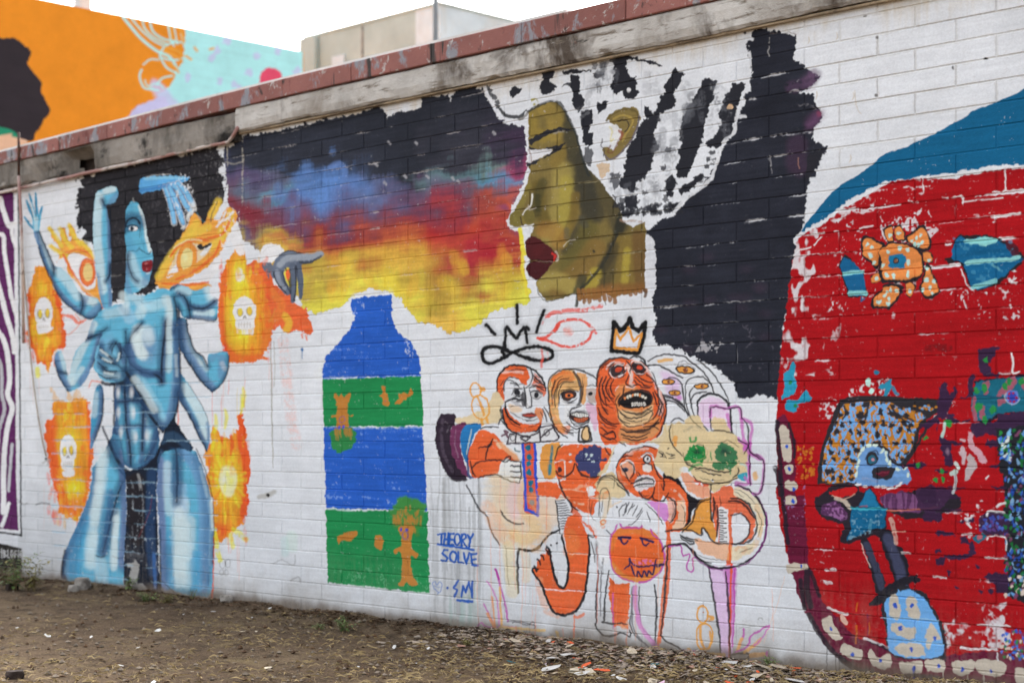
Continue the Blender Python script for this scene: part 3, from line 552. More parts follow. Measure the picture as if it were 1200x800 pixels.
# hands clasped on the chest
fr(20, 320, 5)
F("470 420 500 440 560 470 600 440 640 480 655 540 650 600 620 640 560 640 500 625 470 590 455 520", (112, 176, 202), 1); S("500 460 540 490 560 510", 14, BH, .7, soft=8); S("600 420 620 470 625 520", 16, (90, 110, 150), .7, soft=10); S("520 590 590 600", 24, BH, .5, soft=14)
for q in ("490 430 520 470 570 510", "485 485 520 520 580 535 620 560", "500 565 530 580 580 582", "575 400 600 440 605 490 585 520", "560 410 545 440", "620 440 640 480 640 560", "490 540 520 560"): S(q, 6, BD, .85, soft=2, taper=.5)
S("500 640 540 650 620 640 650 600", 14, BD, .9, soft=6); S("640 580 680 640 740 740 800 800", 12, BD, .9, soft=5)
# hips, loin cloth and legs
fr(50, 560, 5)
k = F("292 -60 288 0 270 100 235 200 190 300 140 410 112 500 108 582 150 602 250 604 330 612 400 618 472 628 480 420 492 200 486 0 470 -120 450 -250 410 -262 370 -180 330 -110", BL, 1, r=2, keep=1, tex=.06, s=0)
clip(k); S("300 0 280 120 220 280 150 440 120 580", 34, BG, .55, soft=28); S("360 -180 340 0 320 150 290 300 280 500", 34, BH, .6, soft=26); S("250 250 200 400 190 560", 34, (58, 144, 184), .7, soft=26); S("470 -150 484 60 484 260 470 500", 26, (130, 140, 176), .85, soft=20); S("430 200 420 350 415 520", 24, BH, .65, soft=16); S("400 80 380 260 360 440", 14, (60, 110, 150), .7, soft=12); S("340 500 345 600", 40, BH, .4, soft=26); S("130 440 112 540 130 600", 16, BD, .85, soft=10); clip(None)
S("470 20 440 100 405 220 380 330 355 430", 11, BD, .95, soft=3, taper=.5); S("315 455 345 462 365 455", 8, (30, 34, 40), .9); S("410 455 440 468 475 465", 7, (30, 34, 40), .8); S("130 420 112 520 110 585", 9, BD, .9, soft=4, taper=.5)
fr(150, 560, 5)
k = F("172 -120 190 -170 230 -190 290 -175 340 -190 400 -150 440 -60 468 40 495 150 501 300 497 500 492 650 470 692 400 690 330 680 260 652 215 660 198 640 186 400 176 200 170 0", BL, 1, r=2, keep=1, tex=.06, s=0)
clip(k); S("185 -100 185 100 200 400 220 640", 26, (136, 146, 184), .9, soft=20); B(240, 0, 70, 170, (110, 150, 186), .8); S("330 -150 400 -60 440 80 450 300 440 640", 34, (104, 144, 184), .8, soft=26); S("310 150 300 350 300 600", 44, BH, .75, soft=34); S("365 250 360 450 350 620", 30, BH, .5, soft=24); S("470 60 490 250 486 500", 16, (150, 190, 212), .9, soft=10); S("430 -60 470 100", 18, (170, 200, 216), .9, soft=10); S("250 330 240 500 250 640", 26, (70, 150, 188), .7, soft=20); S("400 450 400 680", 30, (76, 152, 190), .7, soft=22); S("300 60 300 180", 46, (150, 180, 206), .6, soft=30); clip(None)
S("400 -170 440 -80 478 40 500 160 503 320 498 500", 5, BD, .75, soft=3); S("200 600 240 640 280 670 330 690 440 705 490 712", 5, (44, 48, 54), .8, soft=2)
fr(140, 450, 5)
loin = F("-20 480 20 510 50 505 100 490 150 470 200 425 245 340 265 270 290 235 320 190 335 235 380 292 432 372 415 392 370 375 335 380 300 385 262 395 238 430 222 520 216 640 222 780 224 960 232 1090 240 1190 250 1215 140 1200 60 1190 22 1175 30 980 42 760 38 560", BD, 1, r=2, keep=1, tex=.1, s=0)
clip(loin); S("190 520 186 700 180 900 200 1100", 30, (36, 62, 96), .8, soft=20); S("250 330 300 300 350 320 400 370", 26, (44, 70, 96), .8, soft=16); S("60 560 60 800", 30, (40, 38, 44), .7, soft=20); S("100 560 105 900", 60, (34, 30, 34), .9, soft=20); clip(None)
S("330 380 336 450 338 560 336 690", 12, BD, .95, soft=4, taper=.7); S("-60 340 -20 430 20 490 60 520", 14, BD, .95, soft=6); S("-100 250 -60 340", 8, BD, .8, soft=5)
S("110 530 118 570 126 620", 14, (150, 150, 150), .7, dry=.46, soft=4); S("75 570 80 640 78 740", 8, (120, 124, 128), .6, dry=.5); S("195 575 205 580", 6, (160, 180, 196), .7); S("136 640 138 760 134 880 140 1000", 9, (134, 136, 140), .6, dry=.5); S("75 820 80 900", 6, (120, 124, 128), .6, dry=.45)
fr(50, 560, 5); F("490 500 520 488 558 490 562 560 560 610 590 625 620 650 580 655 500 640 470 630 505 610 520 540 500 515", (156, 154, 150), .9, r=4, dry=.25); F("480 440 560 430 580 470 500 480", (76, 76, 80), .6, r=4, dry=.4); S("640 100 625 200 560 350", 4, (120, 36, 40), .6)
S("650 440 660 640", 12, (52, 100, 160), .7, soft=6); S("688 300 690 450 692 640", 8, (16, 22, 34), .9, soft=4)
_b = zone("64 400 260 400 260 720 64 720"); fr(0, 0, 1); JNT(zone("60 440 255 440 255 700 60 700"), (150, 184, 204), .36, .15, .5)
SPL(zone("60 560 255 560 255 700 60 700"), (180, 190, 196), .735, a=.6)

# last highlights and hatching on the figure
clip(BODY); fr(50, 560, 5)
for q, w, a in (("300 -60 282 80 240 200 180 330 130 450", 16, .5), ("478 -60 488 100 488 300 474 520", 20, .6), ("230 260 190 400 176 540", 18, .35), ("390 100 370 260 350 420", 22, .45)): _S0(q, w, (58, 92, 130), a, soft=w * 1.6)
fr(150, 560, 5)
for q, w, a in (("180 -140 180 60 192 300 206 600", 18, .6), ("400 -120 446 20 466 160 470 360 460 600", 18, .45), ("300 -150 290 -40 290 80", 16, .35), ("230 420 226 560", 20, .35)): _S0(q, w, (58, 92, 130), a, soft=w * 1.6)
fr(140, 320, 5)
for q, w, a in (("-40 650 -30 860 -10 1060", 16, .6), ("220 940 180 1080 110 1130", 16, .6), ("60 440 90 550 170 590", 18, .5), ("-110 420 -115 540", 14, .45), ("340 300 346 520 336 740", 14, .5), ("20 120 10 180 40 230", 14, .4)): _S0(q, w, (52, 86, 124), a, soft=w * 1.6)
clip(None)
fr(140, 320, 5)
for q, w, a in (("100 380 112 430 140 480", 26, .6), ("160 340 172 390", 30, .5), ("285 150 296 230 290 330 292 460", 14, .6), ("330 480 336 600", 8, .4), ("90 620 150 700 205 800", 18, .6), ("150 200 200 190 240 180", 26, .4), ("-70 240 -20 230 30 220", 24, .4), ("20 130 40 180", 20, .6)): S(q, w, BH, a, soft=w)
for x, y in ((-8, 700), (72, 700), (-6, 815), (82, 820), (10, 930), (95, 960), (160, 950)): B(x, y, 20, 52, (214, 226, 232), .75)
fr(50, 560, 5)
for q, w, a in (("350 -160 335 -20 318 130 300 260", 20, .6), ("300 330 280 480", 20, .5), ("432 230 424 340 420 500", 14, .7)): S(q, w, BH, a, soft=w)
fr(150, 560, 5)
for q, w, a in (("300 200 296 380 300 560", 26, .7), ("350 280 352 460", 18, .5), ("230 -80 226 60 240 200", 18, .5), ("488 120 494 300", 8, .7)): S(q, w, BH, a, soft=w)
fr(20, 320, 5)
for q in ("480 430 510 462 560 500", "478 475 515 510 575 528", "495 555 530 570 585 574", "470 520 500 545 530 552", "600 410 612 450 608 500", "585 400 560 440 555 470", "470 590 520 612 590 610"): S(q, 7, BD, .9, soft=1.5, taper=.4)
for q in ("490 450 530 480", "500 500 550 520", "510 580 560 590", "600 470 590 510"): S(q, 9, BH, .7, soft=4)
S, F = _S0, _F0

# ---------------------------------------------------------------- bottle
BB, GG, BR = (38, 88, 178), (30, 128, 72), (178, 118, 52)
fr(370, 330, 5)
F("205 95 250 80 420 60 455 80 480 250 560 330 620 440 640 560 30 580 40 460 110 380 200 270 230 200", (210, 213, 217), .75, r=3, soft=14)
F("212 105 260 92 380 82 440 74 450 90 452 178 440 185 452 230 480 290 520 330 560 350 600 430 612 480 616 556 300 560 40 570 42 480 60 440 100 400 130 355 190 290 222 225 232 200 210 188 206 130", BB, 1, r=3, tex=.1, s=0)
SPL(zone("100 360 480 340 620 480 616 556 40 570 42 480"), (120, 150, 200), .66, N_F * .5 + N_H * .5, .5); SPL(zone("520 330 600 400 620 500 560 470 520 400"), (200, 208, 220), .58, N_F, .6); SPL(zone("205 90 300 90 280 180 205 190"), (180, 194, 214), .64, N_F, .6)
S("45 564 200 558 380 556 610 550", 6, (170, 186, 214), .8, dry=.5)
fr(340, 440, 3.077)
F("116 14 300 8 472 2 474 60 480 130 478 182 120 182 118 100", GG, 1, r=1.2, tex=.08, s=0)
F("122 184 300 186 474 184 482 260 488 350 492 420 494 486 370 484 130 476 126 380 122 260", BB, 1, r=1.6, tex=.1, s=0)
F("130 478 250 484 370 488 494 490 498 600 500 700 502 784 400 774 280 760 136 744 132 620", GG, 1, r=2, tex=.09, s=0)
SPL(zone("122 184 474 184 494 486 130 476"), (130, 160, 206), .665, N_F * .5 + N_H * .5, .55); S("122 186 300 190 474 186", 5, (150, 176, 214), .7, dry=.45); S("132 478 200 484 300 484", 5, (200, 212, 220), .8, dry=.4); S("136 742 200 754 320 766 400 776 500 786", 6, (190, 206, 196), .6, dry=.5); SPL(zone("150 690 500 690 502 784 136 744"), (90, 170, 120), .66, a=.6)
# brown creatures on the labels
F("160 62 175 78 185 66 195 80 216 64 212 90 208 140 226 138 224 146 206 150 208 190 170 190 168 150 150 150 150 142 168 138 166 100", BR, 1, r=2)
F("145 200 165 188 215 188 236 205 236 235 215 262 185 276 155 262 142 230", (44, 122, 66), 1, r=3); 
for i in range(18): x = 160 + 60 * rng.random(); S([x, 192, x + 3, 205 + 30 * rng.random()], 4, BR, .45, soft=2)
RING(187, 158, 10, 11, 3, (140, 96, 120)); B(177, 186, 5, 6, (70, 76, 180), 1, 1); B(192, 185, 5, 6, (70, 76, 180), 1, 1)
F("330 36 342 38 344 60 356 66 352 78 354 102 336 104 334 80 320 72 332 62", BR, 1, r=2); B(342, 90, 6, 5, (140, 100, 110), .8)
F("376 96 392 82 392 60 402 64 406 56 414 62 424 66 436 44 442 62 424 80 412 90 396 102 378 103", BR, 1, r=2)
F("168 576 190 574 206 568 240 566 240 580 226 590 216 600 190 596 176 606 170 596", BR, 1, r=3); F("312 574 332 574 334 596 326 620 312 620 306 600", BR, 1, r=3); B(326, 585, 5, 5, (120, 96, 130), .8)
F("366 500 372 470 395 448 430 442 470 446 490 460 492 486 475 520 466 560 440 570 380 548 366 520", (60, 128, 62), 1, r=5, soft=3)
for i in range(60): q = rng.random() * 6.28; d = rng.random() ** .5; x = 425 + 52 * d * math.cos(q); y = 510 + 46 * d * math.sin(q); S([x, y, x + 2 * rng.normal(), y + 16], 4.5, BR, .55, soft=2)
F("390 545 440 540 444 560 436 600 440 625 460 645 456 656 436 650 436 690 444 725 462 755 440 758 420 745 410 758 390 752 402 725 402 640 380 642 380 625 400 612 400 580", BR, 1, r=1.5)
B(400, 553, 4.5, 6, (60, 70, 170), 1, 1); B(422, 556, 4.5, 6, (60, 70, 170), 1, 1); RING(415, 575, 10, 14, 3, (120, 96, 130))
# lettering
fr(500, 600, 5)
LB = (36, 84, 164)
for q in ("66 128 108 126", "88 128 84 188", "108 126 100 192", "128 124 124 196", "104 160 126 158", "136 124 132 192", "136 126 158 124", "136 158 154 156", "134 192 156 190", "176 126 166 140 164 170 174 190 190 184 196 160 190 132 176 126", "206 130 204 200", "206 130 226 130 232 150 210 164 234 204", "240 132 256 160 274 126", "256 160 250 206",
          "122 222 100 222 92 238 108 252 124 266 116 284 88 280", "152 230 138 248 140 276 154 290 170 280 174 250 164 232 152 230", "186 232 184 292 214 296", "218 240 232 298 252 238", "292 240 262 244 266 306 298 308", "264 276 288 272", "64 188 140 200 278 218", "265 306 296 310",
          "184 404 158 440 180 452 160 494", "206 496 214 430 230 468 246 410 268 488", "266 402 268 500"): S(q, 12, LB, 1, s=len(q) > 60, soft=1.5)
S("178 514 230 520 266 522", 14, LB, 1); S("178 512 268 518", 9, LB, .9); B(121, 445, 8, 8, LB, 1, 1); S("70 470 40 440 36 410 52 404 60 424 76 406 88 424 80 460 62 480", 4.5, (70, 110, 180), .85); S("44 430 76 440", 4, (70, 110, 180), .7)
# ---------------------------------------------------------------- black ground and zebra cloth
NB = (38, 40, 49)
fr(0, 0, 1)
SPL(zone("560 100 620 84 700 70 770 62 870 60 890 120 860 180 800 250 770 260 700 260 660 200 600 150"), (186, 188, 190), .60, N_B, .25)
black = F("882 40 889 33 904 38 911 36 932 41 931 70 945 80 948 83 958 86 957 94 947 104 938 106 952 110 957 126 966 133 962 142 954 150 950 160 966 174 968 178 958 194 948 212 944 230 941 262 934 300 926 340 920 380 916 420 914 450 911 468 900 462 885 462 872 468 866 466 858 448 845 436 828 424 810 418 795 410 772 402 766 398 768 380 765 350 763 338 758 330 757 300 758 270 768 264 776 258 790 254 797 244 806 234 820 222 828 212 836 196 846 178 856 160 862 146 868 130 876 110 880 90 880 70 876 56", NB, 1, r=1.5, s=0, keep=1, tex=.16, var=.25)
fr(850, 20, 4)
S("310 330 350 320 400 300 420 270", 30, (84, 60, 86), .5, soft=20, dry=.34); F("390 260 430 258 420 300 380 320 360 300", (96, 72, 98), .7, r=6, soft=12, dry=.3); F("390 470 440 440 470 460 440 500 400 525 370 520", (98, 66, 96), .75, r=6, soft=12, dry=.28); B(440, 455, 24, 20, (134, 60, 84), .7); S("340 600 330 680 345 700", 46, (70, 50, 70), .5, soft=34); S("300 355 330 345 390 345 420 340", 9, (190, 186, 190), .8, dry=.4); S("210 560 270 552 350 545 410 540", 9, (180, 178, 182), .8, dry=.44); S("320 420 380 410 420 430", 12, (150, 146, 150), .5, dry=.5); S("205 100 200 160 205 185", 5, (180, 178, 176), .7, dry=.42); S("210 80 290 70 330 82", 6, (120, 110, 108), .7, dry=.4); S("212 650 216 730", 6, (150, 148, 150), .6, dry=.45); S("340 660 345 710", 5, (180, 130, 110), .5)
for x, y in ((82, 48), (92, 74), (78, 42), (110, 178), (120, 240), (104, 130)): B(x, y, 8, 7, (44, 44, 50), 1, 1)
fr(0, 0, 1)
F("948 180 966 175 955 198 944 212 945 195", (38, 38, 44), .9); S("884 452 900 462 914 460", 2, NB, .6)
JNT(black, (30, 31, 38), .8, 1, .2); JNT(black, (182, 182, 184), .22, .55, .8)
SPL(black * zone("800 380 920 380 920 470 800 440"), (96, 92, 102), .67, a=.4); SPL(black * zone("820 400 845 400 840 414 815 412"), (180, 178, 180), .5, N_F, .6)
for i in range(14): x = 770 + 130 * rng.random(); y = 280 + 140 * rng.random(); B(x, y, 14, 9, (62, 50, 64), .35)
# zebra strokes
fr(690, 50, 3.81)
ZB = (38, 39, 45)
def Z(q, a=1., dry=0.):
    q = np.array(q.split(), float).reshape(-1, 2); c_ = q.mean(0); F(((q - c_) * 1.10 + c_).ravel(), ZB, min(1, a * 1.2), r=4, s=0, dry=dry * .8, dr='V')
Z("95 62 150 48 172 60 165 110 178 150 212 155 205 190 215 215 205 240 160 242 158 210 115 222 110 150 118 100 98 92"); Z("172 56 230 66 275 78 318 96 308 104 270 92 220 82 170 72"); E(180, 213, 9, 10, (206, 206, 206))
Z("38 268 55 285 60 270 82 264 76 290 45 312 42 290"); Z("100 75 90 95 60 140 30 160 15 150 50 110 20 110 70 90", .45, .5)
Z("250 290 262 284 300 328 262 330"); Z("362 158 372 135 380 150 418 160 402 200 372 235 380 290 345 310 320 320 295 400 305 470 275 540 260 580 215 610 205 645 155 610 165 560 185 470 215 410 240 350 290 330 330 230")
Z("510 185 560 192 545 270 520 350 505 420 470 520 440 585 395 580 405 510 418 440 410 390 430 320 470 260"); Z("640 195 690 200 685 230 655 300 640 380 600 440 575 465 525 445 575 400 590 360 580 320 605 260")
F("618 285 632 274 645 288 630 298", (206, 170, 130), 1)
Z("340 615 380 595 390 640 350 690 345 650"); Z("165 690 215 685 212 735 168 738"); Z("100 580 140 580 140 640 110 650 95 620", .7, .45); Z("140 630 180 635 165 655 142 650"); Z("400 650 460 620 500 590 515 600 470 640 420 680", .9, .35)
for x, y in ((355, 478), (330, 555), (535, 520), (550, 492), (530, 555), (500, 595)): E(x, y, 13, 12, ZB, .9, r=3)
for i in range(90):
    f = rng.random(); x = 150 + 260 * f; y = 745 - 15 * f + 40 * (rng.random() - .3); E(x, y, 5 + 9 * rng.random(), 5 + 8 * rng.random(), ZB, .8, r=2)
for i in range(26): f = rng.random(); x = 400 + 260 * f; y = 720 - 360 * f * f - 90 * f + 26 * rng.normal(); E(x, y, 4 + 6 * rng.random(), 4 + 6 * rng.random(), ZB, .7, r=2)
for q in ("430 190 460 250 440 300", "560 200 600 230 570 300 540 400", "330 340 380 330 400 420", "300 480 380 500", "260 620 290 600 280 650", "100 60 60 130 10 200", "265 150 260 220", "290 150 300 220", "230 650 300 640 300 700"): S(q, 26, (120, 122, 126), .35, soft=14, dry=.48)
S("660 330 690 240 710 180 720 100 715 20", 16, (206, 208, 210), .8, dry=.42); S("550 610 600 450 650 400 660 340 700 330", 14, (206, 208, 210), .85, dry=.32); S("380 760 430 700 500 650 545 610", 16, (206, 208, 210), .8, dry=.35)
fr(560, 50, 5.333)
Z("398 180 430 170 470 175 465 210 440 238 490 270 470 300 405 320 388 270 410 235"); Z("200 300 230 280 275 285 250 320 215 348 200 330", .95, .25); Z("530 180 600 165 620 180 700 168 700 180 600 195 535 196"); Z("580 210 630 212 640 260 632 320 665 350 650 400 620 428 595 380 588 320 580 270"); Z("650 435 715 430 712 500 690 560 720 560 710 630 670 640 660 570 640 470"); Z("665 660 690 655 715 690 715 730 695 770 660 740", .7, .42)
Z("545 262 600 255 600 270 530 272", .8, .3); Z("720 120 800 118 790 150 720 160", .5, .5); Z("720 190 790 195 750 225 725 215", .8, .35); Z("740 260 780 270 770 320 745 330", .5, .5); Z("1040 395 1066 410 1060 450 1040 440"); Z("750 370 775 390 785 370 810 368 800 410 755 440")
for x, y in ((60, 280), (75, 300), (85, 330), (100, 345), (122, 372), (122, 400)): E(x, y, 14, 16, ZB, .85, r=3)
S("130 402 170 450 220 465 270 460 320 420 400 378", 22, (52, 54, 56), .95, taper=.6, dry=.18); S("350 225 380 235 330 245", 8, (120, 122, 126), .5, dry=.4)
S("640 470 690 440", 20, (120, 122, 126), .4, dry=.45); S("630 420 680 400 690 330 740 270", 26, (130, 132, 136), .4, soft=10, dry=.5)
S("40 270 110 420 170 480 260 500 300 510 310 560 318 720", 18, (206, 208, 212), .9, dry=.33)
# ---------------------------------------------------------------- olive head
OLV, OLD, OLL = (116, 101, 57), (58, 56, 46), (162, 146, 78)
fr(570, 90, 5)
F("225 250 245 190 300 150 410 130 520 260 560 420 600 560 700 700 800 830 840 900 980 960 985 1260 900 1290 730 1320 660 1320 660 1300 540 1330 440 1320 340 1270 300 1150 290 900 240 880 160 900 120 850 170 750 240 560", (206, 208, 211), .95, r=4)
olv = F("245 200 300 165 350 152 410 150 440 180 480 240 510 300 540 380 565 480 590 540 650 590 690 640 720 700 760 730 790 780 800 850 860 880 930 850 935 900 930 1010 928 1240 900 1262 860 1270 780 1280 740 1300 700 1262 650 1310 590 1300 540 1315 520 1270 440 1300 350 1310 310 1260 290 1200 300 1180 262 1180 250 1100 262 930 280 880 230 870 200 880 140 870 130 830 160 790 200 720 240 620 262 560 245 520 260 500 320 470 380 430 300 430 250 430 245 330", OLV, 1, r=1.5, s=0, keep=1, tex=.12, dr='V')
clip(olv)
for q, w, c, a in (("380 170 470 280 520 420 540 560 580 700 640 800", 60, OLD, .85), ("560 480 590 640 600 800 560 900 480 1000", 50, OLD, .8), ("640 640 740 740 780 860", 60, OLD, .7), ("790 840 760 960 700 1090 600 1200 540 1300", 30, (48, 48, 40), .9), ("450 560 440 700 420 840 380 930", 60, OLL, .6), ("470 620 460 760 450 900 440 960", 40, (160, 146, 62), .55), ("300 640 310 760 340 850", 40, (98, 84, 40), .8), ("330 620 300 700 290 800", 30, (70, 66, 40), .7), ("520 700 500 850 440 960", 26, (112, 92, 44), .7), ("340 900 400 900 420 960", 50, (150, 108, 54), .6), ("600 900 560 1000 480 1100", 60, (96, 88, 46), .8), ("640 1000 560 1120 420 1240", 60, (124, 96, 50), .6), ("340 1210 400 1190 500 1230", 50, OLL, .7), ("800 980 820 1080 810 1200", 60, (124, 104, 52), .8), ("825 1020 815 1120 810 1200", 22, (166, 148, 62), .75), ("740 1000 720 1120 690 1240", 36, (72, 64, 44), .75), ("890 940 900 1100 910 1240", 40, (104, 78, 46), .8), ("640 1150 600 1250", 36, (164, 146, 60), .8), ("600 1280 720 1260 900 1250", 44, (128, 88, 48), .75), ("560 1180 520 1300", 26, (60, 60, 46), .8), ("340 180 400 230 400 330", 50, (150, 128, 62), .7), ("260 240 270 320 330 350", 40, (140, 120, 54), .7), ("430 400 440 460 400 500", 30, (124, 104, 50), .7), ("470 290 500 380 500 460", 26, (70, 66, 48), .7), ("160 800 200 740 240 640", 22, (124, 112, 56), .9), ("300 700 300 780", 16, (60, 58, 36), .8), ("170 850 230 840", 30, (122, 108, 52), .8), ("560 830 580 870", 20, (70, 70, 60), .6), ("470 900 470 940", 16, (80, 80, 70), .5)): S(q, w, c, a, soft=w * .7)
clip(None)
JNT(olv, (66, 60, 40), .7, .8, .35); JNT(olv, (160, 150, 116), .2, .4, .5)
S("245 205 300 170 380 145 430 158 470 220 500 280 530 360 560 470 580 540 600 580", 16, (46, 50, 48), .85, dry=.3)
F("248 370 300 340 360 312 430 296 490 304 500 318 470 318 400 322 340 350 290 380 258 402", (40, 40, 44), 1, r=2); F("250 410 300 425 370 415 430 400 460 385 440 420 400 450 330 480 280 515 240 530 242 505 300 490 360 455 390 425 300 428 255 425", (40, 40, 44), 1, r=2); F("262 432 310 430 385 425 350 458 290 488 244 502 246 470 280 458", (196, 196, 198), 1, r=2); S("245 425 262 470 262 500", 9, (120, 90, 84), .6); S("395 330 430 322 465 322", 14, (150, 146, 140), .5, dry=.4)
S("265 140 290 135 300 150 275 165", 12, (150, 140, 50), .9, dry=.3); S("196 250 230 230 240 215", 14, (110, 106, 100), .8, dry=.3)
fr(570, 220, 5)
S("130 180 160 120 200 40 215 0", 7, (206, 208, 211), .95); S("140 225 180 250 230 235 275 215", 9, (214, 214, 210), .9, dry=.25); S("268 40 262 100 235 125 215 160", 10, (210, 208, 200), .95, dry=.2); F("140 160 165 135 195 140 210 170 205 210 175 228 150 220 135 195", (112, 102, 52), 1); F("220 150 245 125 270 130 282 170 275 205 240 215 222 190", (106, 96, 50), 1); S("200 170 208 215 215 222", 8, (60, 46, 40), .8); S("245 100 255 130 285 120", 7, (170, 160, 150), .7, dry=.3); B(168, 180, 24, 30, (132, 122, 64), .7)
S("195 245 205 290 210 350 225 390", 22, (226, 202, 62), .95, soft=3); S("215 380 210 460 225 540 240 620", 16, (222, 196, 62), .9, soft=3); S("232 420 230 480 245 530 280 560 285 610 310 650", 8, (214, 214, 212), .9)
F("225 330 240 295 265 284 300 292 340 325 380 360 408 385 412 410 395 430 350 440 300 425 255 420 235 390", (74, 30, 32), 1, r=1); F("232 470 250 440 290 428 350 440 395 430 380 455 350 490 320 525 285 540 255 520 238 495", (66, 26, 30), 1, r=1)
S("250 430 300 420 350 438 400 425", 6, (36, 14, 16), .9); B(300, 370, 60, 50, (92, 34, 36), .5); S("385 385 402 400 395 425", 10, (188, 50, 44), .9, soft=3); S("405 375 418 400 412 430", 12, (190, 176, 160), .7, dry=.35); S("290 428 340 432 395 436", 3, (180, 150, 140), .5)
S("300 590 310 630 350 662 400 655 520 625 530 690", 5, (60, 60, 44), .85); S("780 150 775 240 740 330 700 420 640 500 590 560 540 610 525 690", 12, (50, 50, 42), .9, soft=5); S("690 410 692 520 690 640 700 685", 6, (60, 56, 42), .8)
for i in range(14): x = 540 + 30 * i; S([x, 600, x + 4, 640 + 30 * rng.random() - 40 * (x > 760)], 26, (134, 92, 50), .9, dry=.25)
S("930 640 935 610 925 600", 18, (90, 66, 46), .9); B(628, 370, 8, 10, (50, 48, 40), .9, 1); S("450 345 480 315 520 300", 6, (190, 184, 170), .7, dry=.45); S("790 190 810 200 850 190 920 210", 14, (150, 120, 100), .6, dry=.45)
fr(690, 50, 3.81)
for i in range(34):
    x, y = ((20 + 110 * rng.random(), 60 + 120 * rng.random()), (420 + 90 * rng.random(), 180 + 130 * rng.random()), (300 + 90 * rng.random(), 330 + 260 * rng.random()), (560 + 60 * rng.random(), 210 + 200 * rng.random()), (90 + 220 * rng.random(), 590 + 130 * rng.random()))[i % 5]
    S([x, y, x + 6 * rng.normal(), y + 30 + 30 * rng.random()], 14 + 14 * rng.random(), (92, 94, 100), .4, soft=8, dry=.46)
for i in range(22): E(110 + 260 * rng.random(), 640 + 110 * rng.random(), 8 + 12 * rng.random(), 8 + 9 * rng.random(), ZB, .8, r=5)
# ear
fr(690, 50, 3.81)
F("78 345 100 315 140 295 185 290 220 300 230 330 218 380 195 430 160 480 120 518 90 525 70 500 68 470 90 465 110 480 130 440 140 400 120 380 95 350", (120, 104, 60), 1, r=3); S("80 350 110 318 160 300 210 306 222 340", 9, (92, 80, 46), .9); S("110 345 150 325 190 335 195 360 170 400 150 440", 9, (156, 134, 70), .9); S("130 350 165 345 180 370 160 400", 6, (60, 54, 44), .9); S("225 330 212 390 180 450 130 505 95 520 68 500", 7, (96, 90, 100), .9); F("110 370 135 375 145 410 130 440 105 460 90 430 95 400", (206, 206, 204), .95, r=3); S("135 395 150 410 140 430", 12, (140, 80, 60), .8); S("95 460 85 490 110 485 130 440", 8, (110, 70, 50), .7); S("60 430 55 460 70 480 66 510", 4, (60, 56, 60), .8); S("92 380 105 400 95 440 110 430", 6, (200, 190, 110), .6)
F("40 545 70 535 92 545 85 580 60 600 45 580", (190, 160, 120), .8, r=4)
# tag, red eye and crown
fr(550, 350, 5)
TG = (26, 26, 28)
for q, w in (("100 155 125 180 152 208", 15), ("278 36 280 90 282 145", 15), ("440 66 420 120 392 195", 15), ("205 300 210 240 212 180 225 170 245 200 275 230 300 195 325 168 348 180", 15), ("325 170 335 210 340 255", 14)): S(q, w, TG, 1, soft=5); S(q, w * 2, TG, .16, soft=18)
q = "250 315 200 295 150 280 100 285 75 315 85 360 120 378 170 362 215 335 260 312 320 290 400 282 465 295 488 325 475 350 420 360 350 350 290 328 250 312"; S(q, 17, TG, 1, soft=5); S(q, 34, TG, .14, soft=18); S("190 310 205 340 185 345", 16, TG, 1, soft=4); S("205 250 200 300", 16, TG, 1, soft=4)
RD = (216, 76, 62)
S("455 105 500 82 580 68 660 66 700 60 770 42", 24, RD, .8, dry=.42); S("430 150 450 115 480 98", 12, RD, .6, dry=.5); S("405 232 450 225 490 190 520 150 570 125 620 122 680 140 720 175 745 200", 15, RD, .95, dry=.35); S("410 235 470 245 520 270 590 285 650 265 700 235 718 195", 16, RD, .95, dry=.35); S("500 190 525 155", 16, RD, .95); B(580, 190, 42, 40, (226, 150, 140), .85); S("560 180 600 190 590 210", 20, (222, 110, 100), .5, dry=.45); S("400 228 430 240", 14, RD, 1)
S("425 300 430 340 424 380 425 400", 15, RD, .7, dry=.4); S("455 310 460 350", 10, RD, .4, dry=.45)
q = "832 300 840 220 850 135 885 190 920 160 942 112 960 170 990 190 1030 140 1020 220 995 310 990 320 900 312 832 300"; S(q, 24, TG, 1, s=0, soft=4); S(q, 44, TG, .13, s=0, soft=16)
S("850 285 858 185 885 240 935 165 960 250 1010 205 985 300 850 284", 15, (208, 142, 66), 1, s=0, soft=1); F("865 270 868 220 885 255 935 190 955 262 995 225 978 285", (204, 204, 210), .8, s=0); S("852 282 920 292 985 300", 17, (208, 142, 66), 1)

# ---------------------------------------------------------------- crowd of orange figures
FO, FO2, PE, BE, LN, MG = (220, 96, 52), (226, 122, 62), (234, 178, 134), (206, 186, 144), (34, 34, 38), (176, 70, 160)
WH = (208, 210, 213)
def LL(w, *qs, c=LN, a=.92):
    for q in qs: S(q, w * 1.7 + 1.5, c, a, taper=.3)
# pale washes under the figures
fr(600, 520, 5.714)
F("-180 -10 -60 240 60 210 170 250 330 330 420 420 330 500 230 640 90 700 20 640 -60 560 -120 420", PE, .5, r=8, soft=20, dry=.34); F("-10 260 60 250 80 400 10 520 -40 400", (206, 176, 206), .6, soft=20); S("90 280 70 420 160 560 90 640 10 600", 44, (236, 174, 110), .55, soft=20, dry=.3); S("50 640 90 760 95 900", 40, (236, 190, 140), .4, soft=16, dry=.3); S("-60 620 -30 720 -10 900", 50, (236, 200, 160), .3, soft=20)
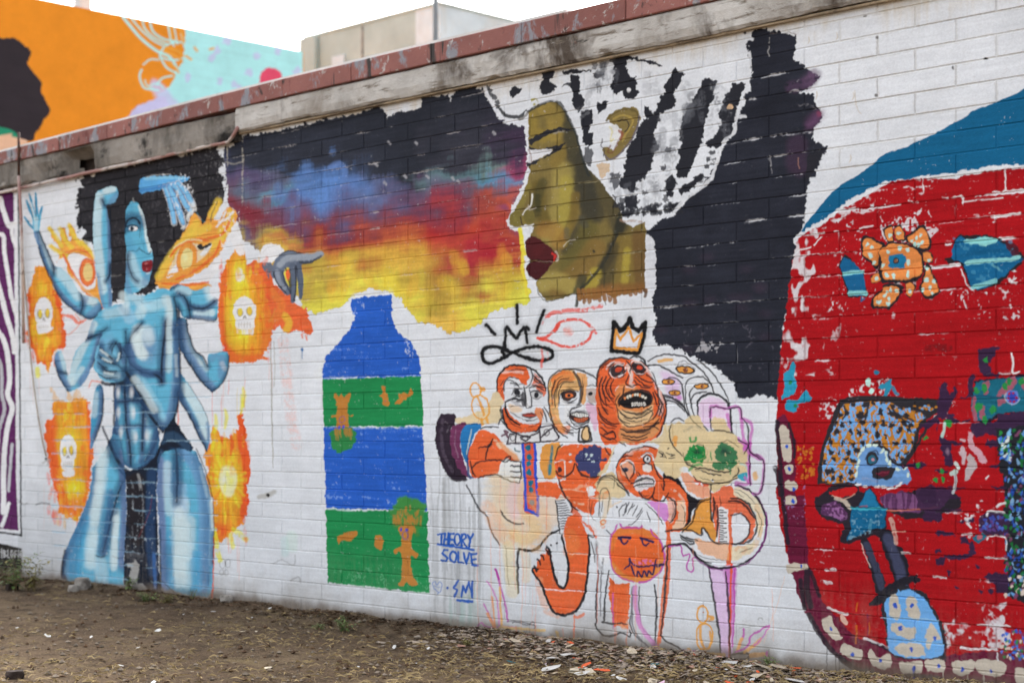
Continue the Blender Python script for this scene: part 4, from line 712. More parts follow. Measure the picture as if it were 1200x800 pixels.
# left ellipse shields
fr(500, 420, 5)
F("165 350 230 340 350 280 390 195 440 190 455 240 430 300 440 370 350 400 250 385 180 380", BE, .9, r=3)
F("75 345 90 328 150 325 168 340 165 390 140 420 145 500 170 600 230 690 235 712 160 712 120 680 80 600 55 500 52 400", (46, 36, 48), 1, r=3, tex=.2); S("95 360 85 450 100 560 150 660", 12, (86, 74, 88), .6, soft=6, dry=.4); S("110 370 130 390 120 430", 9, (120, 112, 120), .5, dry=.45)
F("165 390 200 375 230 385 205 430 195 500 215 600 240 690 200 660 160 590 140 500 140 420", (104, 50, 82), 1, r=3, tex=.2); S("170 420 165 500 185 580", 8, (150, 120, 140), .5, dry=.45)
F("215 395 240 380 310 380 318 400 280 450 255 540 245 620 215 580 198 500 200 440", (38, 110, 166), 1, r=2, tex=.12); S("262 415 250 480 235 560", 9, (196, 206, 190), .7, dry=.3); S("255 530 240 620 250 690 285 695", 14, (46, 60, 110), .9); RING(235, 540, 5, 30, 3, (40, 40, 60), .5)
F("130 690 170 705 235 706 220 720 150 716", (60, 56, 60), .7, dry=.4)
# ducks
OD = (222, 150, 66)
RING(286, 185, 30, 42, 9, OD); RING(316, 285, 50, 72, 9, OD, rot=-.2); LL(9, "312 175 335 180 315 195", "320 350 330 400", "350 345 365 395", "300 230 320 280 335 330", c=OD); S("296 268 340 300", 5, OD, .7)
# arm and shirt of the first figure
F("320 400 420 380 470 430 520 500 640 500 660 600 640 640 560 640 480 560 400 480", WH, 1)
F("305 420 360 425 410 455 450 500 500 550 540 590 545 620 510 620 480 640 450 670 380 680 300 700 260 680 245 610 255 530 280 470", FO, 1, r=2, tex=.12); S("430 500 480 540 530 590", 22, PE, .6, soft=8, dry=.3); S("400 480 430 520", 16, (240, 200, 170), .6, dry=.4)
F("440 600 475 585 500 600 550 600 555 620 500 622 556 632 555 650 505 650 552 662 550 682 500 676 548 700 545 722 480 710 440 690 415 690", (220, 214, 208), 1, r=1)
LL(5, "318 410 350 402 420 400", "388 474 360 510 305 522", "388 474 355 530 345 590", "355 525 380 500", "265 650 290 610 340 600 420 595 455 605", "445 600 480 575 490 585 462 608", "490 600 555 604", "490 628 556 632", "492 658 552 664", "495 690 545 702", "555 600 552 640 556 680 545 722", "415 680 440 700 500 720 545 728", "300 700 380 680 440 690", "285 690 265 650 255 600")
S("430 300 445 350 470 400 500 430", 6, LN, .9); F("420 370 450 350 480 380 520 410 560 430 540 470 470 440 420 390", WH, .8); LL(5, "420 385 440 350 470 350", "440 360 470 400 520 440")
# tie
F("560 498 630 495 640 560 640 640 650 800 650 900 660 905 570 890 575 700 565 600", (206, 86, 60), 1)
for q in ("562 500 568 600 576 720 580 880", "632 500 638 600 640 700 650 800 652 900", "580 885 620 900 652 920"): S(q, 16, (44, 78, 186), 1)
for x, y in ((595, 520), (600, 575), (600, 615), (600, 665), (610, 730), (612, 770), (615, 845)): E(x, y, 15, 18, (28, 104, 128), r=2)
S("515 525 520 540 545 545", 8, (40, 90, 90), .9)
# first head
fr(560, 400, 5.714)
F("130 320 135 250 160 200 205 168 270 160 335 170 400 210 440 270 452 320 440 400 430 460 480 480 470 540 420 560 400 600 330 610 260 615 215 590 180 540 165 470 170 400 155 350", WH, 1)
F("130 320 135 250 160 200 205 168 270 162 330 175 345 230 330 270 330 300 280 260 240 235 200 245 180 270 170 330 175 400 150 360", FO, 1, r=2, tex=.2); F("375 215 420 250 450 320 440 370 410 340 380 300 350 300 360 270", FO, .9, r=3, dry=.25); F("165 470 180 440 200 470 250 520 310 550 400 545 430 520 420 570 380 600 300 610 240 600 200 570", FO, 1, r=2, tex=.2); F("390 440 430 450 440 500 420 540 400 500 380 470", FO2, .9, r=2); F("200 420 260 430 300 460 260 480 220 470", PE, .7, soft=8)
S("160 205 220 200 300 210", 20, (236, 200, 190), .6, dry=.35); S("340 180 362 230 345 300 330 330", 24, WH, 1); S("375 220 420 270 360 290", 14, (180, 180, 182), .6, dry=.35)
E(265, 340, 44, 28, WH); E(262, 340, 20, 22, (40, 40, 44)); E(395, 355, 38, 24, (190, 190, 190)); E(392, 355, 16, 18, (40, 40, 44)); F("300 330 320 360 330 420 300 440 280 400 240 410 280 380", (60, 58, 62), .85, dry=.2); S("325 300 330 360 330 430 345 440", 18, (226, 226, 228), 1)
F("300 490 330 475 385 480 390 495 340 505 305 500", (180, 74, 60), 1)
LL(7, "130 330 132 250 160 200 205 165 270 158 335 168 400 210 440 270 452 330", "165 460 175 520 210 590 270 615 340 612 400 590 420 560", "180 400 240 385 300 390", "180 400 185 470 220 520 280 560", a=1)
LL(4.5, "330 175 355 190 366 235 345 290 322 310", "175 330 182 270 220 240 270 250", "225 360 250 320 300 315", "355 340 390 330 430 350", "310 300 322 380 320 440 350 440", "340 445 360 430 358 370 345 320", "298 490 340 482 388 485", "300 500 340 508 390 498", "320 530 360 528", "370 225 410 265 445 290", "375 250 400 275 430 280", "365 290 410 300 450 310", "345 310 390 300 440 330", "440 440 470 480 490 530", "430 450 455 500 462 540", "200 260 240 270 280 300", "215 280 270 290", "150 440 160 480", "225 385 270 365 300 345")
# collar boxes
F("195 680 215 620 260 615 400 600 420 580 490 560 540 650 520 665 430 670 340 676", (214, 214, 214), 1, s=0)
for q in ("195 680 215 622 255 618 252 680", "195 682 340 678 530 662 545 640 500 565", "255 618 340 640 410 600", "410 580 420 670", "410 575 500 560 540 645", "420 640 470 600 500 580", "285 640 330 630 350 645 320 665 290 650"): S(q, 11, (46, 36, 46), .95, s=0)
for x, y in ((235, 645), (315, 645), (460, 610)): RING(x, y, 16, 18, 6, (40, 34, 40), .9)
S("160 630 200 610 180 600 200 640", 14, (84, 34, 56), .9)
# second head
F("465 310 480 250 520 205 580 188 640 182 700 195 760 230 800 260 800 560 780 590 720 680 640 680 590 640 540 620 510 560 480 470", WH, 1)
F("468 310 485 250 525 208 580 192 640 190 670 240 680 320 640 330 560 340 540 420 550 520 590 590 560 620 510 560 480 470", (236, 168, 112), 1, r=3, tex=.3, dry=.14); F("500 250 560 205 630 200 650 260 580 270 520 320 500 420 490 340", (228, 130, 70), .9, r=3, dry=.3); F("660 210 720 220 730 260 720 400 690 410 690 300", (232, 150, 80), .9, r=3)
F("560 340 620 325 660 340 650 370 600 400 570 390", (60, 48, 48), 1); E(610, 362, 26, 16, (214, 110, 60)); E(608, 362, 9, 12, LN); S("640 200 675 250 690 330 685 400 665 430", 26, LN, .85, taper=.5, dry=.15); F("725 320 770 310 800 330 800 400 760 410 735 380", (170, 150, 140), .8); E(755, 350, 16, 14, LN)
F("600 480 640 470 700 475 745 490 740 530 690 545 640 530 610 505", (54, 40, 40), 1); F("620 482 660 474 735 484 730 502 660 500", (214, 212, 206), 1); F("640 515 690 510 735 508 720 530 670 535", (190, 96, 60), 1); S("620 465 660 440 720 450 740 480", 24, (220, 220, 220), .7)
F("500 540 560 570 620 560 600 620 540 610", (222, 120, 70), .7, dry=.3); F("720 420 780 430 800 500 790 600 740 500", (206, 160, 184), .8, r=3)
LL(6, "465 310 480 250 520 208 580 190 640 182 700 198 770 235 800 262", "468 310 480 450 510 560 560 620 600 645", "600 500 620 460 660 440 690 430")
LL(4, "545 420 540 340 570 280 640 270", "520 440 512 350 545 270 610 245", "500 420 495 330 520 260", "555 330 620 315 670 335", "565 400 620 410 660 380", "600 480 650 560 730 545 750 510", "590 540 650 580 720 570", "560 560 600 590 640 590", "600 600 640 615", "620 480 680 468 745 490", "560 380 575 330")
E(725, 620, 36, 50, (232, 178, 130)); LL(9, "680 580 672 640 685 668 760 660 750 600 740 572 690 572"); LL(6, "735 560 700 600 700 650 730 668 750 640 745 590")
# third head, dark orange with open mouth
fr(660, 400, 5.714)
F("235 200 260 150 320 115 400 112 460 125 530 140 600 190 640 270 680 380 690 460 670 560 640 630 560 670 460 690 400 680 330 690 270 680 240 600 225 500 218 380 222 280", FO, 1, r=1, tex=.14)
F("370 300 420 290 520 320 590 360 600 420 560 500 640 520 640 600 560 640 420 660 380 560 350 440", (224, 140, 84), .8, r=4, soft=6); F("370 470 420 460 520 470 600 430 590 510 520 560 420 570 380 540", (214, 186, 142), .85, r=4, soft=6); F("385 590 540 590 640 560 600 640 480 670 390 660", (200, 140, 90), .8, r=3, soft=6); S("640 300 660 400 650 480", 24, (230, 180, 170), .7, soft=8); S("290 180 340 140 400 150", 20, (226, 170, 160), .8, dry=.3); S("540 160 600 240 620 310", 20, (226, 180, 176), .7, dry=.3)
E(362, 195, 50, 36, (56, 46, 48), rot=-.5); E(370, 190, 24, 16, (190, 70, 46), rot=-.5); RING(365, 195, 56, 44, 8, (214, 208, 206), .9, rot=-.5, f=.7); E(505, 172, 52, 32, (52, 42, 44), rot=.35); E(508, 172, 20, 14, (200, 74, 50), rot=.3); RING(505, 172, 60, 40, 8, (214, 208, 206), .9, rot=.35, f=.8); S("430 160 455 230 450 280 470 300", 18, (222, 190, 180), .9, soft=5); S("390 220 370 240", 16, (206, 206, 206), .8, dry=.3)
F("375 420 390 380 430 345 490 330 550 335 585 360 590 400 560 430 500 445 430 445", (30, 28, 30), 1)
for i in range(9): x = 405 + 17 * i; y = 372 - 26 * math.sin(i / 8 * 3) ; F([x, y, x + 14, y - 4, x + 15, y + 16, x + 3, y + 18], (216, 206, 190) if i % 3 else (222, 130, 80), 1)
for i in range(6): x = 455 + 16 * i; F([x, 412, x + 12, 406, x + 13, 428, x + 2, 432], (214, 208, 200), 1)
LL(8, "225 290 232 200 262 150 320 114 400 110 440 120", "520 130 600 190 645 280 682 400 690 470 665 570 630 635", "385 590 460 605 560 590 640 540", "370 430 380 380 430 340 500 326 560 332 592 370 580 420 540 440", "450 115 480 100 540 120 550 150")
LL(5.5, "260 240 240 310 250 380 290 430", "285 235 262 300 272 360 310 400", "310 240 285 300 300 360 335 385", "335 250 315 300 330 350 345 370", "230 440 260 500 320 545 370 550", "235 480 280 540 360 570", "255 580 300 610 340 600", "250 620 300 650 350 640 330 600 270 630", "260 440 300 490", "560 220 600 250 625 300 640 360", "480 240 540 290 590 300", "490 220 550 265 610 270", "470 260 520 300 580 310", "610 330 640 400 635 470 600 520", "630 350 660 430 640 500", "640 520 600 560 540 575", "420 130 450 170 430 250", "430 240 420 280 460 300 490 290", "395 460 450 480 530 475 590 440", "380 480 440 510 530 500 600 460", "390 620 480 640 580 610", "400 640 480 660 560 640", "405 300 400 350 370 400", "310 200 340 160 400 150", "300 180 340 140", "465 180 490 205 540 205", "350 225 400 215 420 190", "570 180 600 220", "600 340 625 420")
LL(3.5, "360 460 380 520 440 550", "365 500 420 560 520 560 600 520", "280 160 300 150", "300 640 360 660")
# blue splat body and second torso
fr(600, 520, 5.714)
F("200 30 230 0 320 0 320 80 280 120 300 200 240 240 200 200 190 120", (208, 144, 70), 1, r=3); S("270 20 262 90 250 200", 18, (30, 116, 128), .9, dry=.25); S("255 120 250 180", 30, (40, 120, 128), .6, dry=.4)
F("285 120 310 50 350 10 440 0 620 20 660 60 600 200 610 240 660 300 640 350 560 400 540 470 470 450 380 390 330 320 305 250 290 200", FO, 1, r=3, tex=.15); F("170 245 300 255 340 330 300 360 170 345", FO, 1, r=3, s=0); F("360 360 440 440 480 520 560 570 570 640 540 600 470 520 400 460", FO, .9, r=4)
F("425 100 470 40 540 5 600 40 600 90 640 95 590 130 600 190 540 220 500 200 440 170 450 130", (58, 62, 100), 1, r=5)
for x, y in ((495, 70), (530, 75), (512, 100), (540, 118), (390, 75), (388, 120)): E(x, y, 11, 8, (190, 206, 206), .9, r=3)
S("290 120 350 115 352 230 340 235", 10, (226, 214, 206), .85, dry=.3); S("170 250 300 245 350 238", 10, (220, 216, 212), .8, dry=.3); E(318, 172, 14, 16, (60, 40, 44)); LL(7, "290 180 310 210 350 218 400 190 420 130", "430 130 460 200 520 226 580 215 610 180", "310 240 340 320 400 410 450 450"); LL(5, "285 100 310 30 340 5", "620 20 650 70 680 60", "600 300 590 260 640 205 700 220 780 330")
E(528, 318, 30, 36, (220, 216, 212), r=4); S("520 360 640 370 730 350", 10, (222, 214, 206), .7, dry=.35)
F("560 280 600 220 660 190 700 220 760 320 730 360 640 350 600 340", BE, .95, r=4); F("600 330 650 310 640 360 600 365", FO2, .7, dry=.3); LL(3.5, "580 480 590 330 620 290 650 330 640 480", "600 450 610 330", "570 270 620 220 690 250 760 320 775 345", c=(70, 66, 62), a=.8)
S("590 360 630 360 640 440 620 520", 40, (236, 190, 150), .6, soft=12); RING(612, 518, 16, 14, 7, FO2, .9); RING(610, 545, 16, 12, 7, FO2, .8)
F("440 450 500 490 545 560 570 640 580 760 640 800 640 640 600 560 540 480", (222, 220, 218), .8, r=4)
# zig-zag ladder
F("290 375 370 365 400 420 390 460 350 560 340 590 320 600", WH, 1, s=0)
LL(5, "290 375 300 440 320 600", "370 368 400 420 400 460"); 
for i in range(12): LL(3.5, [292 + 3.2 * i, 380 + 17 * i, (352 + 8 * i if i < 6 else 400 - 9 * (i - 6)), 374 + 17 * i])
# bent leg with foot
fr(600, 600, 4.444)
F("270 90 285 40 320 10 350 30 390 110 400 190 395 300 385 400 360 470 320 515 270 535 220 515 185 460 165 400 140 350 110 310 108 290 130 285 130 250 150 240 150 215 175 215 180 190 200 215 215 290 240 370 270 390 290 360 292 280 285 200 272 140", FO, 1, r=1.5, tex=.1); S("300 120 320 160 300 200", 40, (214, 120, 66), .6, soft=20)
S("140 350 155 430 175 500 240 530", 34, (234, 150, 110), .5, dry=.42, soft=6); S("280 215 395 220", 6, (232, 200, 180), .7, dry=.4); S("280 310 390 322", 6, (232, 200, 180), .7, dry=.42); S("150 400 250 405 380 412", 6, (240, 224, 214), .85, dry=.36)
LL(7, "258 120 270 180 290 250 292 330 280 380 262 390 235 370 215 300 200 230 190 190", "395 120 402 190 395 300 384 400 355 480 320 520 270 535 215 515 180 450 160 390 135 345 110 310 110 288 135 296", "30 420 28 300 34 200 60 196 100 198 140 180 180 130 210 105 248 90", a=1)
for x, y in ((122, 290), (140, 255), (158, 232), (182, 205), (190, 190)): S([x - 8, y - 12, x + 2, y - 2, x + 8, y + 14], 10, LN, .95)
for x, y in ((204, 170), (233, 160), (180, 185)): B(x, y, 5, 5, LN, 1, 1)
LL(3.5, "0 575 50 572 90 580 120 590 115 600", "410 150 425 200 430 260", "395 115 420 130 430 120", "440 160 446 250", c=(90, 90, 92))
S("475 240 470 320", 10, (70, 70, 74), .7, dry=.4); S("440 150 445 260 470 290", 10, (150, 150, 152), .6, soft=6)
# spiky plant and baseline, left
fr(500, 600, 5)
for q, w, c in (("405 335 430 430 460 540 475 640", 12, (178, 76, 162)), ("352 400 400 480 420 580 425 670", 9, (196, 120, 180)), ("335 535 360 590 385 640", 9, (184, 90, 168)), ("288 680 315 645 350 670 420 672 510 672", 8, (178, 76, 162)), ("428 440 432 540 440 660", 13, (222, 160, 84)), ("380 490 392 580 405 690", 11, (218, 140, 90)), ("355 595 380 640 400 680", 18, (214, 140, 90)), ("430 675 560 682 690 690", 16, (226, 176, 106)), ("765 700 768 730", 18, (226, 176, 106)), ("520 670 525 700 515 735", 8, (228, 130, 100))): S(q, w, c, .85, dry=.15)
S("405 335 412 360 420 390", 14, (168, 60, 150), 1); LL(4, "470 640 520 640 580 660 600 655 625 640 630 660", "535 225 530 300 535 380 540 470", "460 200 470 300 478 430", c=(80, 80, 84), a=.75)
for x, y, l in ((585, 40, 500), (640, 380, 350), (700, 20, 240), (620, 450, 300)): S([x, y, x, y + l * .5, x - 8, y + l], 3, (230, 150, 130), .5)
# pumpkin-faced ball
fr(600, 600, 4.444)
F("505 330 540 370 610 370 615 430 612 520 600 600 560 590 530 600 520 520 505 420", (222, 98, 52), 1, r=3, tex=.15, s=0); S("525 420 525 500 530 600", 8, (196, 90, 170), .7); S("560 580 590 600 600 570 620 620", 14, (232, 150, 110), .7, dry=.35)
DRIP(322, 530, 190, 8, (224, 108, 70), .9); DRIP(535, 600, 150, 6, (228, 120, 90), .8); DRIP(597, 650, 100, 6, (228, 120, 90), .7); S("325 540 345 545 370 530", 16, (226, 104, 62), .8, dry=.3)
fr(700, 500, 5.714)
k = F("85 790 95 730 130 690 170 670 240 668 310 680 370 700 410 740 440 800 452 860 440 930 400 990 340 1030 270 1040 190 1030 130 990 95 930 82 860", (214, 98, 48), 1, r=1, keep=1, tex=.12)
clip(k); S("85 800 110 720 170 690 280 690 370 720", 34, (206, 124, 60), .7, soft=20); S("95 930 180 1020 300 1030 410 970 440 900", 34, (204, 134, 66), .8, soft=18); clip(None)
q = "95 720 120 690 135 640 150 640 170 672 240 676 290 676 305 655 330 650 355 680 370 720 420 760 448 830 450 900 420 970 360 1020 280 1040"; S(q, 11, MG, .9, soft=2); S("95 720 84 800 90 900 115 970 160 1010 240 1040", 9, (180, 80, 150), .85, soft=2)
NV = (44, 40, 78)
for q, w in (("140 742 170 738 220 742", 18), ("155 750 175 780 205 760", 12), ("285 745 340 758 375 775", 16), ("295 755 315 790 345 780", 12)): S(q, w, NV, 1)
for q in ("185 950 220 920 215 880 240 915 290 935 340 930 380 925 450 920 400 935", "230 930 240 975 265 1000 275 965 300 1000 315 965 335 995 345 960 370 990 385 935 395 890"): S(q, 12, NV, 1)
SPL(zone("240 885 380 885 380 920 240 920"), (200, 120, 190), .6, a=.6)
# fourth head (tilted, orange) with black sleeve
F("440 330 520 320 600 440 680 480 750 470 700 500 640 560 620 640 560 690 500 680 520 520", (32, 30, 34), 1, r=1)
F("0 330 60 250 110 130 170 110 380 110 460 180 540 230 500 330 560 330 570 220 600 0 470 0 420 60 300 110 150 100 100 180 60 300", BE, .9, r=3); F("440 -20 560 -30 620 200 560 260 540 330 480 330 430 290 380 240 400 150 460 60", BE, .95, r=3); F("460 -10 500 -10 495 100 540 200 580 300 560 320 520 180", (212, 206, 190), .7)
F("440 350 520 370 590 440 612 540 610 620 570 690 500 700 470 660 470 500 420 440", FO, 1, r=2, tex=.15); F("530 500 580 500 600 560 590 650 540 690 500 680 540 600", (226, 190, 160), .8, r=4, dry=.3); F("470 500 520 480 525 560 510 630 480 640", (226, 200, 190), .6, dry=.3)
F("125 270 150 220 200 170 270 140 350 130 400 160 380 230 400 290 440 340 450 420 420 490 380 500 330 480 270 470 220 440 170 400 135 340", FO, 1, r=2, tex=.2); F("270 330 330 320 370 330 390 380 330 420 270 430 240 390", WH, .9, r=2); F("150 250 190 230 230 240 240 300 210 350 170 320", (210, 160, 130), .8, r=3); S("160 250 200 225 240 250 250 300", 14, (220, 212, 208), .9); S("300 200 330 180 365 185 375 220", 14, (222, 214, 210), .9); S("200 200 260 160 330 150", 18, (230, 170, 150), .6, dry=.35)
E(332, 218, 26, 28, (40, 38, 42)); E(335, 218, 18, 18, (220, 220, 220)); E(336, 216, 9, 9, LN); E(185, 285, 22, 16, (60, 70, 90)); E(188, 288, 9, 9, LN); E(335, 275, 34, 30, (214, 206, 198)); S("245 385 300 360 370 355", 9, (216, 210, 204), .9); S("250 400 300 390 380 388", 12, (224, 216, 210), .95)
LL(6, "125 270 150 215 210 165 280 138 350 132 390 150", "210 240 245 260 245 310 220 345", "225 385 270 355 330 340 370 350 380 370", "240 400 290 380 380 380", "280 430 300 470 345 480 375 450 385 400", "370 460 380 490 440 495 480 440", "440 340 450 390 440 420", "470 470 520 500 525 570 500 630 460 650", "380 250 400 310 430 350", "400 705 470 690 560 685 600 650", "495 100 510 160 570 210", "600 440 615 540 610 620 570 690")
LL(4, "0 370 40 330 100 330 160 380 210 460", "130 380 190 430", "160 260 190 320 210 370", "150 100 190 130", "270 300 290 330", "410 170 440 190", "420 200 445 190", "430 180 450 210", "500 205 525 210", "580 190 600 240", "300 250 360 250 370 290", "215 160 280 150", "170 200 230 190")
# white belly with hand marks
F("70 570 100 530 180 500 300 490 420 540 480 620 470 690 400 700 300 660 220 670 140 640 90 700 50 650", WH, 1, r=3); F("340 500 400 500 465 520 468 640 420 600 380 540", (192, 110, 186), .85, r=3); S("465 650 480 750 482 900 470 1100 440 1300 420 1440", 20, (226, 100, 60), .95, taper=.3); S("472 640 475 720 480 790", 28, FO, .9)
LL(3.5, "150 600 150 550 190 510 190 560 170 590", "210 505 180 570", "240 510 200 580", "270 525 235 590", "300 540 260 600", "300 560 250 640 210 660", "230 540 250 520", "320 510 380 560 430 630 440 650", "330 570 350 640", "60 690 90 720", c=(50, 50, 54)); B(133, 532, 6, 6, LN, 1, 1); RING(40, 632, 18, 14, 6, FO2, .9); S("70 560 110 520 160 495", 10, (234, 190, 160), .7)
# fifth face with green eyes
fr(780, 520, 5.714)
F("0 0 130 -60 300 -80 420 -40 520 0 550 60 545 200 480 230 440 260 380 300 330 330 290 300 200 240 130 150 40 200 -10 190", BE, 1, r=3); F("110 190 200 230 280 290 300 350 220 355 160 320 125 270", (226, 150, 120), 1, r=3, dry=.15); S("200 245 230 270 280 275", 18, (216, 80, 50), .9)
F("120 90 180 70 190 20 230 10 265 40 260 90 200 120 150 120", (38, 132, 66), 1, r=6, dry=.12); F("330 60 360 10 420 10 490 40 480 90 450 160 380 180 320 160", (40, 112, 72), .95, r=6, dry=.14); B(215, 40, 34, 34, (30, 66, 44), .8); B(400, 45, 50, 44, (34, 62, 54), .8); S("155 180 200 140 240 140", 16, (40, 136, 70), .8, dry=.3); S("170 -60 175 -30 205 -45 205 -70", 14, (40, 136, 70), .9, dry=.2); S("305 30 305 90", 10, (50, 140, 80), .8, dry=.3); S("430 170 430 205", 10, (60, 140, 90), .8, dry=.35)
S("240 20 275 40 285 80 270 110", 7, (170, 150, 110), .8); LL(5, "115 70 130 120 170 150 230 160", "185 215 220 250 300 270 400 260 490 225", "240 180 300 200 370 210", "200 170 260 160 330 180 400 190 440 180", "490 160 490 190 450 230", "440 270 440 300", "40 0 70 60 110 110"); S("200 260 215 265", 12, (226, 222, 216)); S("235 268 245 275", 12, (226, 222, 216)); S("305 240 320 255", 12, (226, 222, 216)); B(315, 243, 7, 7, LN, 1, 1); B(20, 30, 6, 6, LN, .9, 1); LL(3.5, "0 60 60 75 100 60", "20 95 60 92", "30 80 50 80")
F("480 210 545 190 545 235 520 250", (60, 150, 170), 1, r=2); S("500 130 540 150 555 180", 12, (150, 190, 196), .6)
# left mustard hill and accordion arm
F("105 580 160 530 190 460 220 390 260 365 305 365 310 500 340 600 330 660 300 620 250 570 240 600 180 590", (206, 142, 66), 1, r=1, tex=.1)
F("300 340 330 330 380 290 450 280 540 310 610 360 650 440 670 520 660 620 620 710 560 770 480 800 400 800 300 790 230 770 170 700 120 660 100 610 180 600 260 640 330 660 420 670 440 800 440 700 520 660 560 600 560 520 510 480 440 480 420 440 360 430 345 640 330 500", WH, 1, r=1)
F("300 340 330 330 380 290 440 285 470 340 540 400 590 470 600 540 580 620 520 660 450 668 440 800 400 800 430 670 425 480 360 430 345 620 320 500", FO, .95, r=3, tex=.2); F("470 290 560 320 630 400 660 500 640 620 600 560 600 460 520 380 450 340", (236, 200, 170), .9, r=3, dry=.1); S("610 420 640 520 620 640 560 720", 34, (234, 176, 130), .55, dry=.38); F("450 480 510 475 555 520 560 590 520 650 450 665", WH, 1); F("200 640 300 650 430 680 435 760 380 770 300 740 230 720", (232, 150, 96), .75, r=4, dry=.3); F("450 690 540 680 600 640 570 720 500 760 445 780", (236, 196, 160), .8, r=3, dry=.2); S("470 710 500 690 540 700 520 730", 20, (226, 150, 100), .4, dry=.35)
F("355 430 420 440 425 660 365 665", (224, 224, 224), 1, s=0)
for i in range(14): S([362, 445 + 16 * i, 385 + 20 * (i % 2), 447 + 16 * i], 8, (40, 40, 44), .9, dry=.2)
S("352 430 358 560 358 660", 5, (220, 90, 60), .9); S("425 450 428 600 430 800", 12, FO, .95)
LL(8, "420 385 480 385 540 420 580 470 600 500", "430 365 500 370 560 410 600 480", "320 360 325 420 310 510", "345 410 350 500 342 620")
LL(6, "300 270 302 400 305 500 320 520", "440 480 500 470 545 500 565 560 545 620 500 660 440 670", "600 480 608 560 580 630 520 665 440 672", "110 590 180 520 200 440 235 385 300 365", "0 585 60 575 110 575 170 580 240 610 240 580 250 560 290 610 330 660 420 672", "95 610 140 640 190 660 180 672 130 650 100 625", "100 615 180 640 210 640", "0 680 80 670 130 670 180 710 230 770 300 800")
S("470 275 560 310 620 370 660 450 678 540 665 640 620 720 560 775", 11, (120, 44, 116), .95, soft=2); LL(7, "480 275 570 315 640 410 675 530 660 640 610 730 540 790")
# magenta boxes at the right
for q in ("520 -10 560 60 640 90 662 140 655 220 640 300 620 330 590 330", "565 -10 560 60 562 200 565 270", "470 260 540 270 560 230 560 160 545 130"): S(q, 14, (186, 96, 174), .75, soft=6)
S("530 220 550 250", 14, (186, 96, 174), .7, soft=4); LL(5, "562 -20 563 80 565 200 564 280", "575 60 640 95 665 150 655 240 640 310 610 335 590 325"); S("600 200 605 225", 26, (230, 160, 90), .8, soft=6)
# many-eyed white hump behind
fr(760, 400, 5.714)
F("-10 130 60 95 140 88 250 110 340 170 420 260 470 340 540 420 560 560 540 620 420 600 380 590 280 500 130 560 120 400 60 300 0 180", WH, 1); F("80 200 150 210 200 260 215 340 200 400 130 360 110 300", (206, 170, 206), .7, soft=16); B(205, 375, 34, 34, (190, 100, 180), .8); F("330 450 360 390 440 370 510 410 540 480 480 560 400 580 340 520", (214, 184, 210), .75, soft=8)
S("70 132 110 126 155 124", 22, (222, 160, 84), .9, dry=.2)
for x, y, rx, ry, ro in ((245, 188, 66, 30, .12), (132, 272, 48, 24, .0), (175, 342, 44, 21, .0), (356, 301, 54, 24, 0)):
    E(x, y, rx, ry, LN, rot=ro); E(x, y, rx * .82, ry * .68, (216, 146, 70), rot=ro); E(x + rx * .05, y, rx * .26, ry * .6, (120, 70, 50)); B(x + rx * .2, y - 2, 6, 6, (220, 200, 170), .9)
S("180 185 210 140 260 138 310 180", 5, (90, 90, 94), .8); S("190 210 240 240 300 215", 6, (170, 170, 172), .9)
LL(6, "-5 132 60 98 140 88 230 102 320 160 400 250 440 340", "-5 158 60 158 120 180 190 225 230 240", "330 460 335 400 370 360 440 350 510 390 545 450 550 540 565 640")
LL(5, "120 248 160 240 200 260 230 330 240 460", "250 340 245 290 270 250 320 235 370 245 420 290 440 345", "250 340 248 400 270 480", "280 400 275 350 300 310", "290 440 285 390 320 350 390 340", "290 440 320 530 380 590", "270 480 310 550 370 590", "330 460 340 530 400 595", "110 370 170 390 230 440 265 495", "110 400 180 410 240 470", "110 385 150 400", "150 545 180 515 220 515 240 530", "420 590 415 520 412 450", "320 120 400 180 470 270 530 380 550 460")
LL(7, "100 360 160 375 220 420 268 490", "335 470 330 410 362 368 440 352 500 380 540 440")
for q in ("415 500 420 440 450 435 520 450 600 440 620 500 630 600 640 660", "620 520 660 530 690 560 685 640 680 740 750 790", "600 650 640 690 680 680", "640 720 660 690 650 670", "530 490 540 560 550 590", "620 740 660 700"): S(q, 15, (188, 96, 174), .8, soft=6)
LL(5, "412 500 420 445 470 440 540 452 605 440 620 480 625 520", "625 515 660 560 668 640 665 700 640 750", "590 650 640 680 665 690", "665 690 680 740 760 795", "545 450 550 560 568 690")
F("250 520 290 495 340 500 380 590 440 600 420 540 460 505 510 520 550 600 600 650 640 760 620 800 240 800 150 690 140 560 240 550", BE, .97, r=3); S("240 600 300 570 360 590", 14, (150, 140, 116), .6, dry=.4); S("280 500 300 540 350 580", 6, (60, 56, 50), .8, dry=.2); LL(4.5, "150 560 140 620 165 700 225 760", "420 600 500 600 570 620"); S("168 660 185 640 175 690", 22, (214, 150, 76), .9)
S("280 640 285 670 320 660 320 640", 13, (40, 136, 70), .9, dry=.2); F("240 770 280 700 340 690 380 720 370 800 250 800", (38, 132, 66), 1, r=6, dry=.12); F("445 730 480 690 560 700 600 740 590 800 450 800", (40, 108, 72), .95, r=6, dry=.15); B(325, 740, 40, 36, (28, 60, 44), .85); B(505, 735, 50, 44, (32, 58, 52), .85); RING(335, 735, 60, 56, 5, (170, 150, 110), .7, f=.35); S("415 735 420 790", 10, (50, 140, 80), .8, dry=.3)
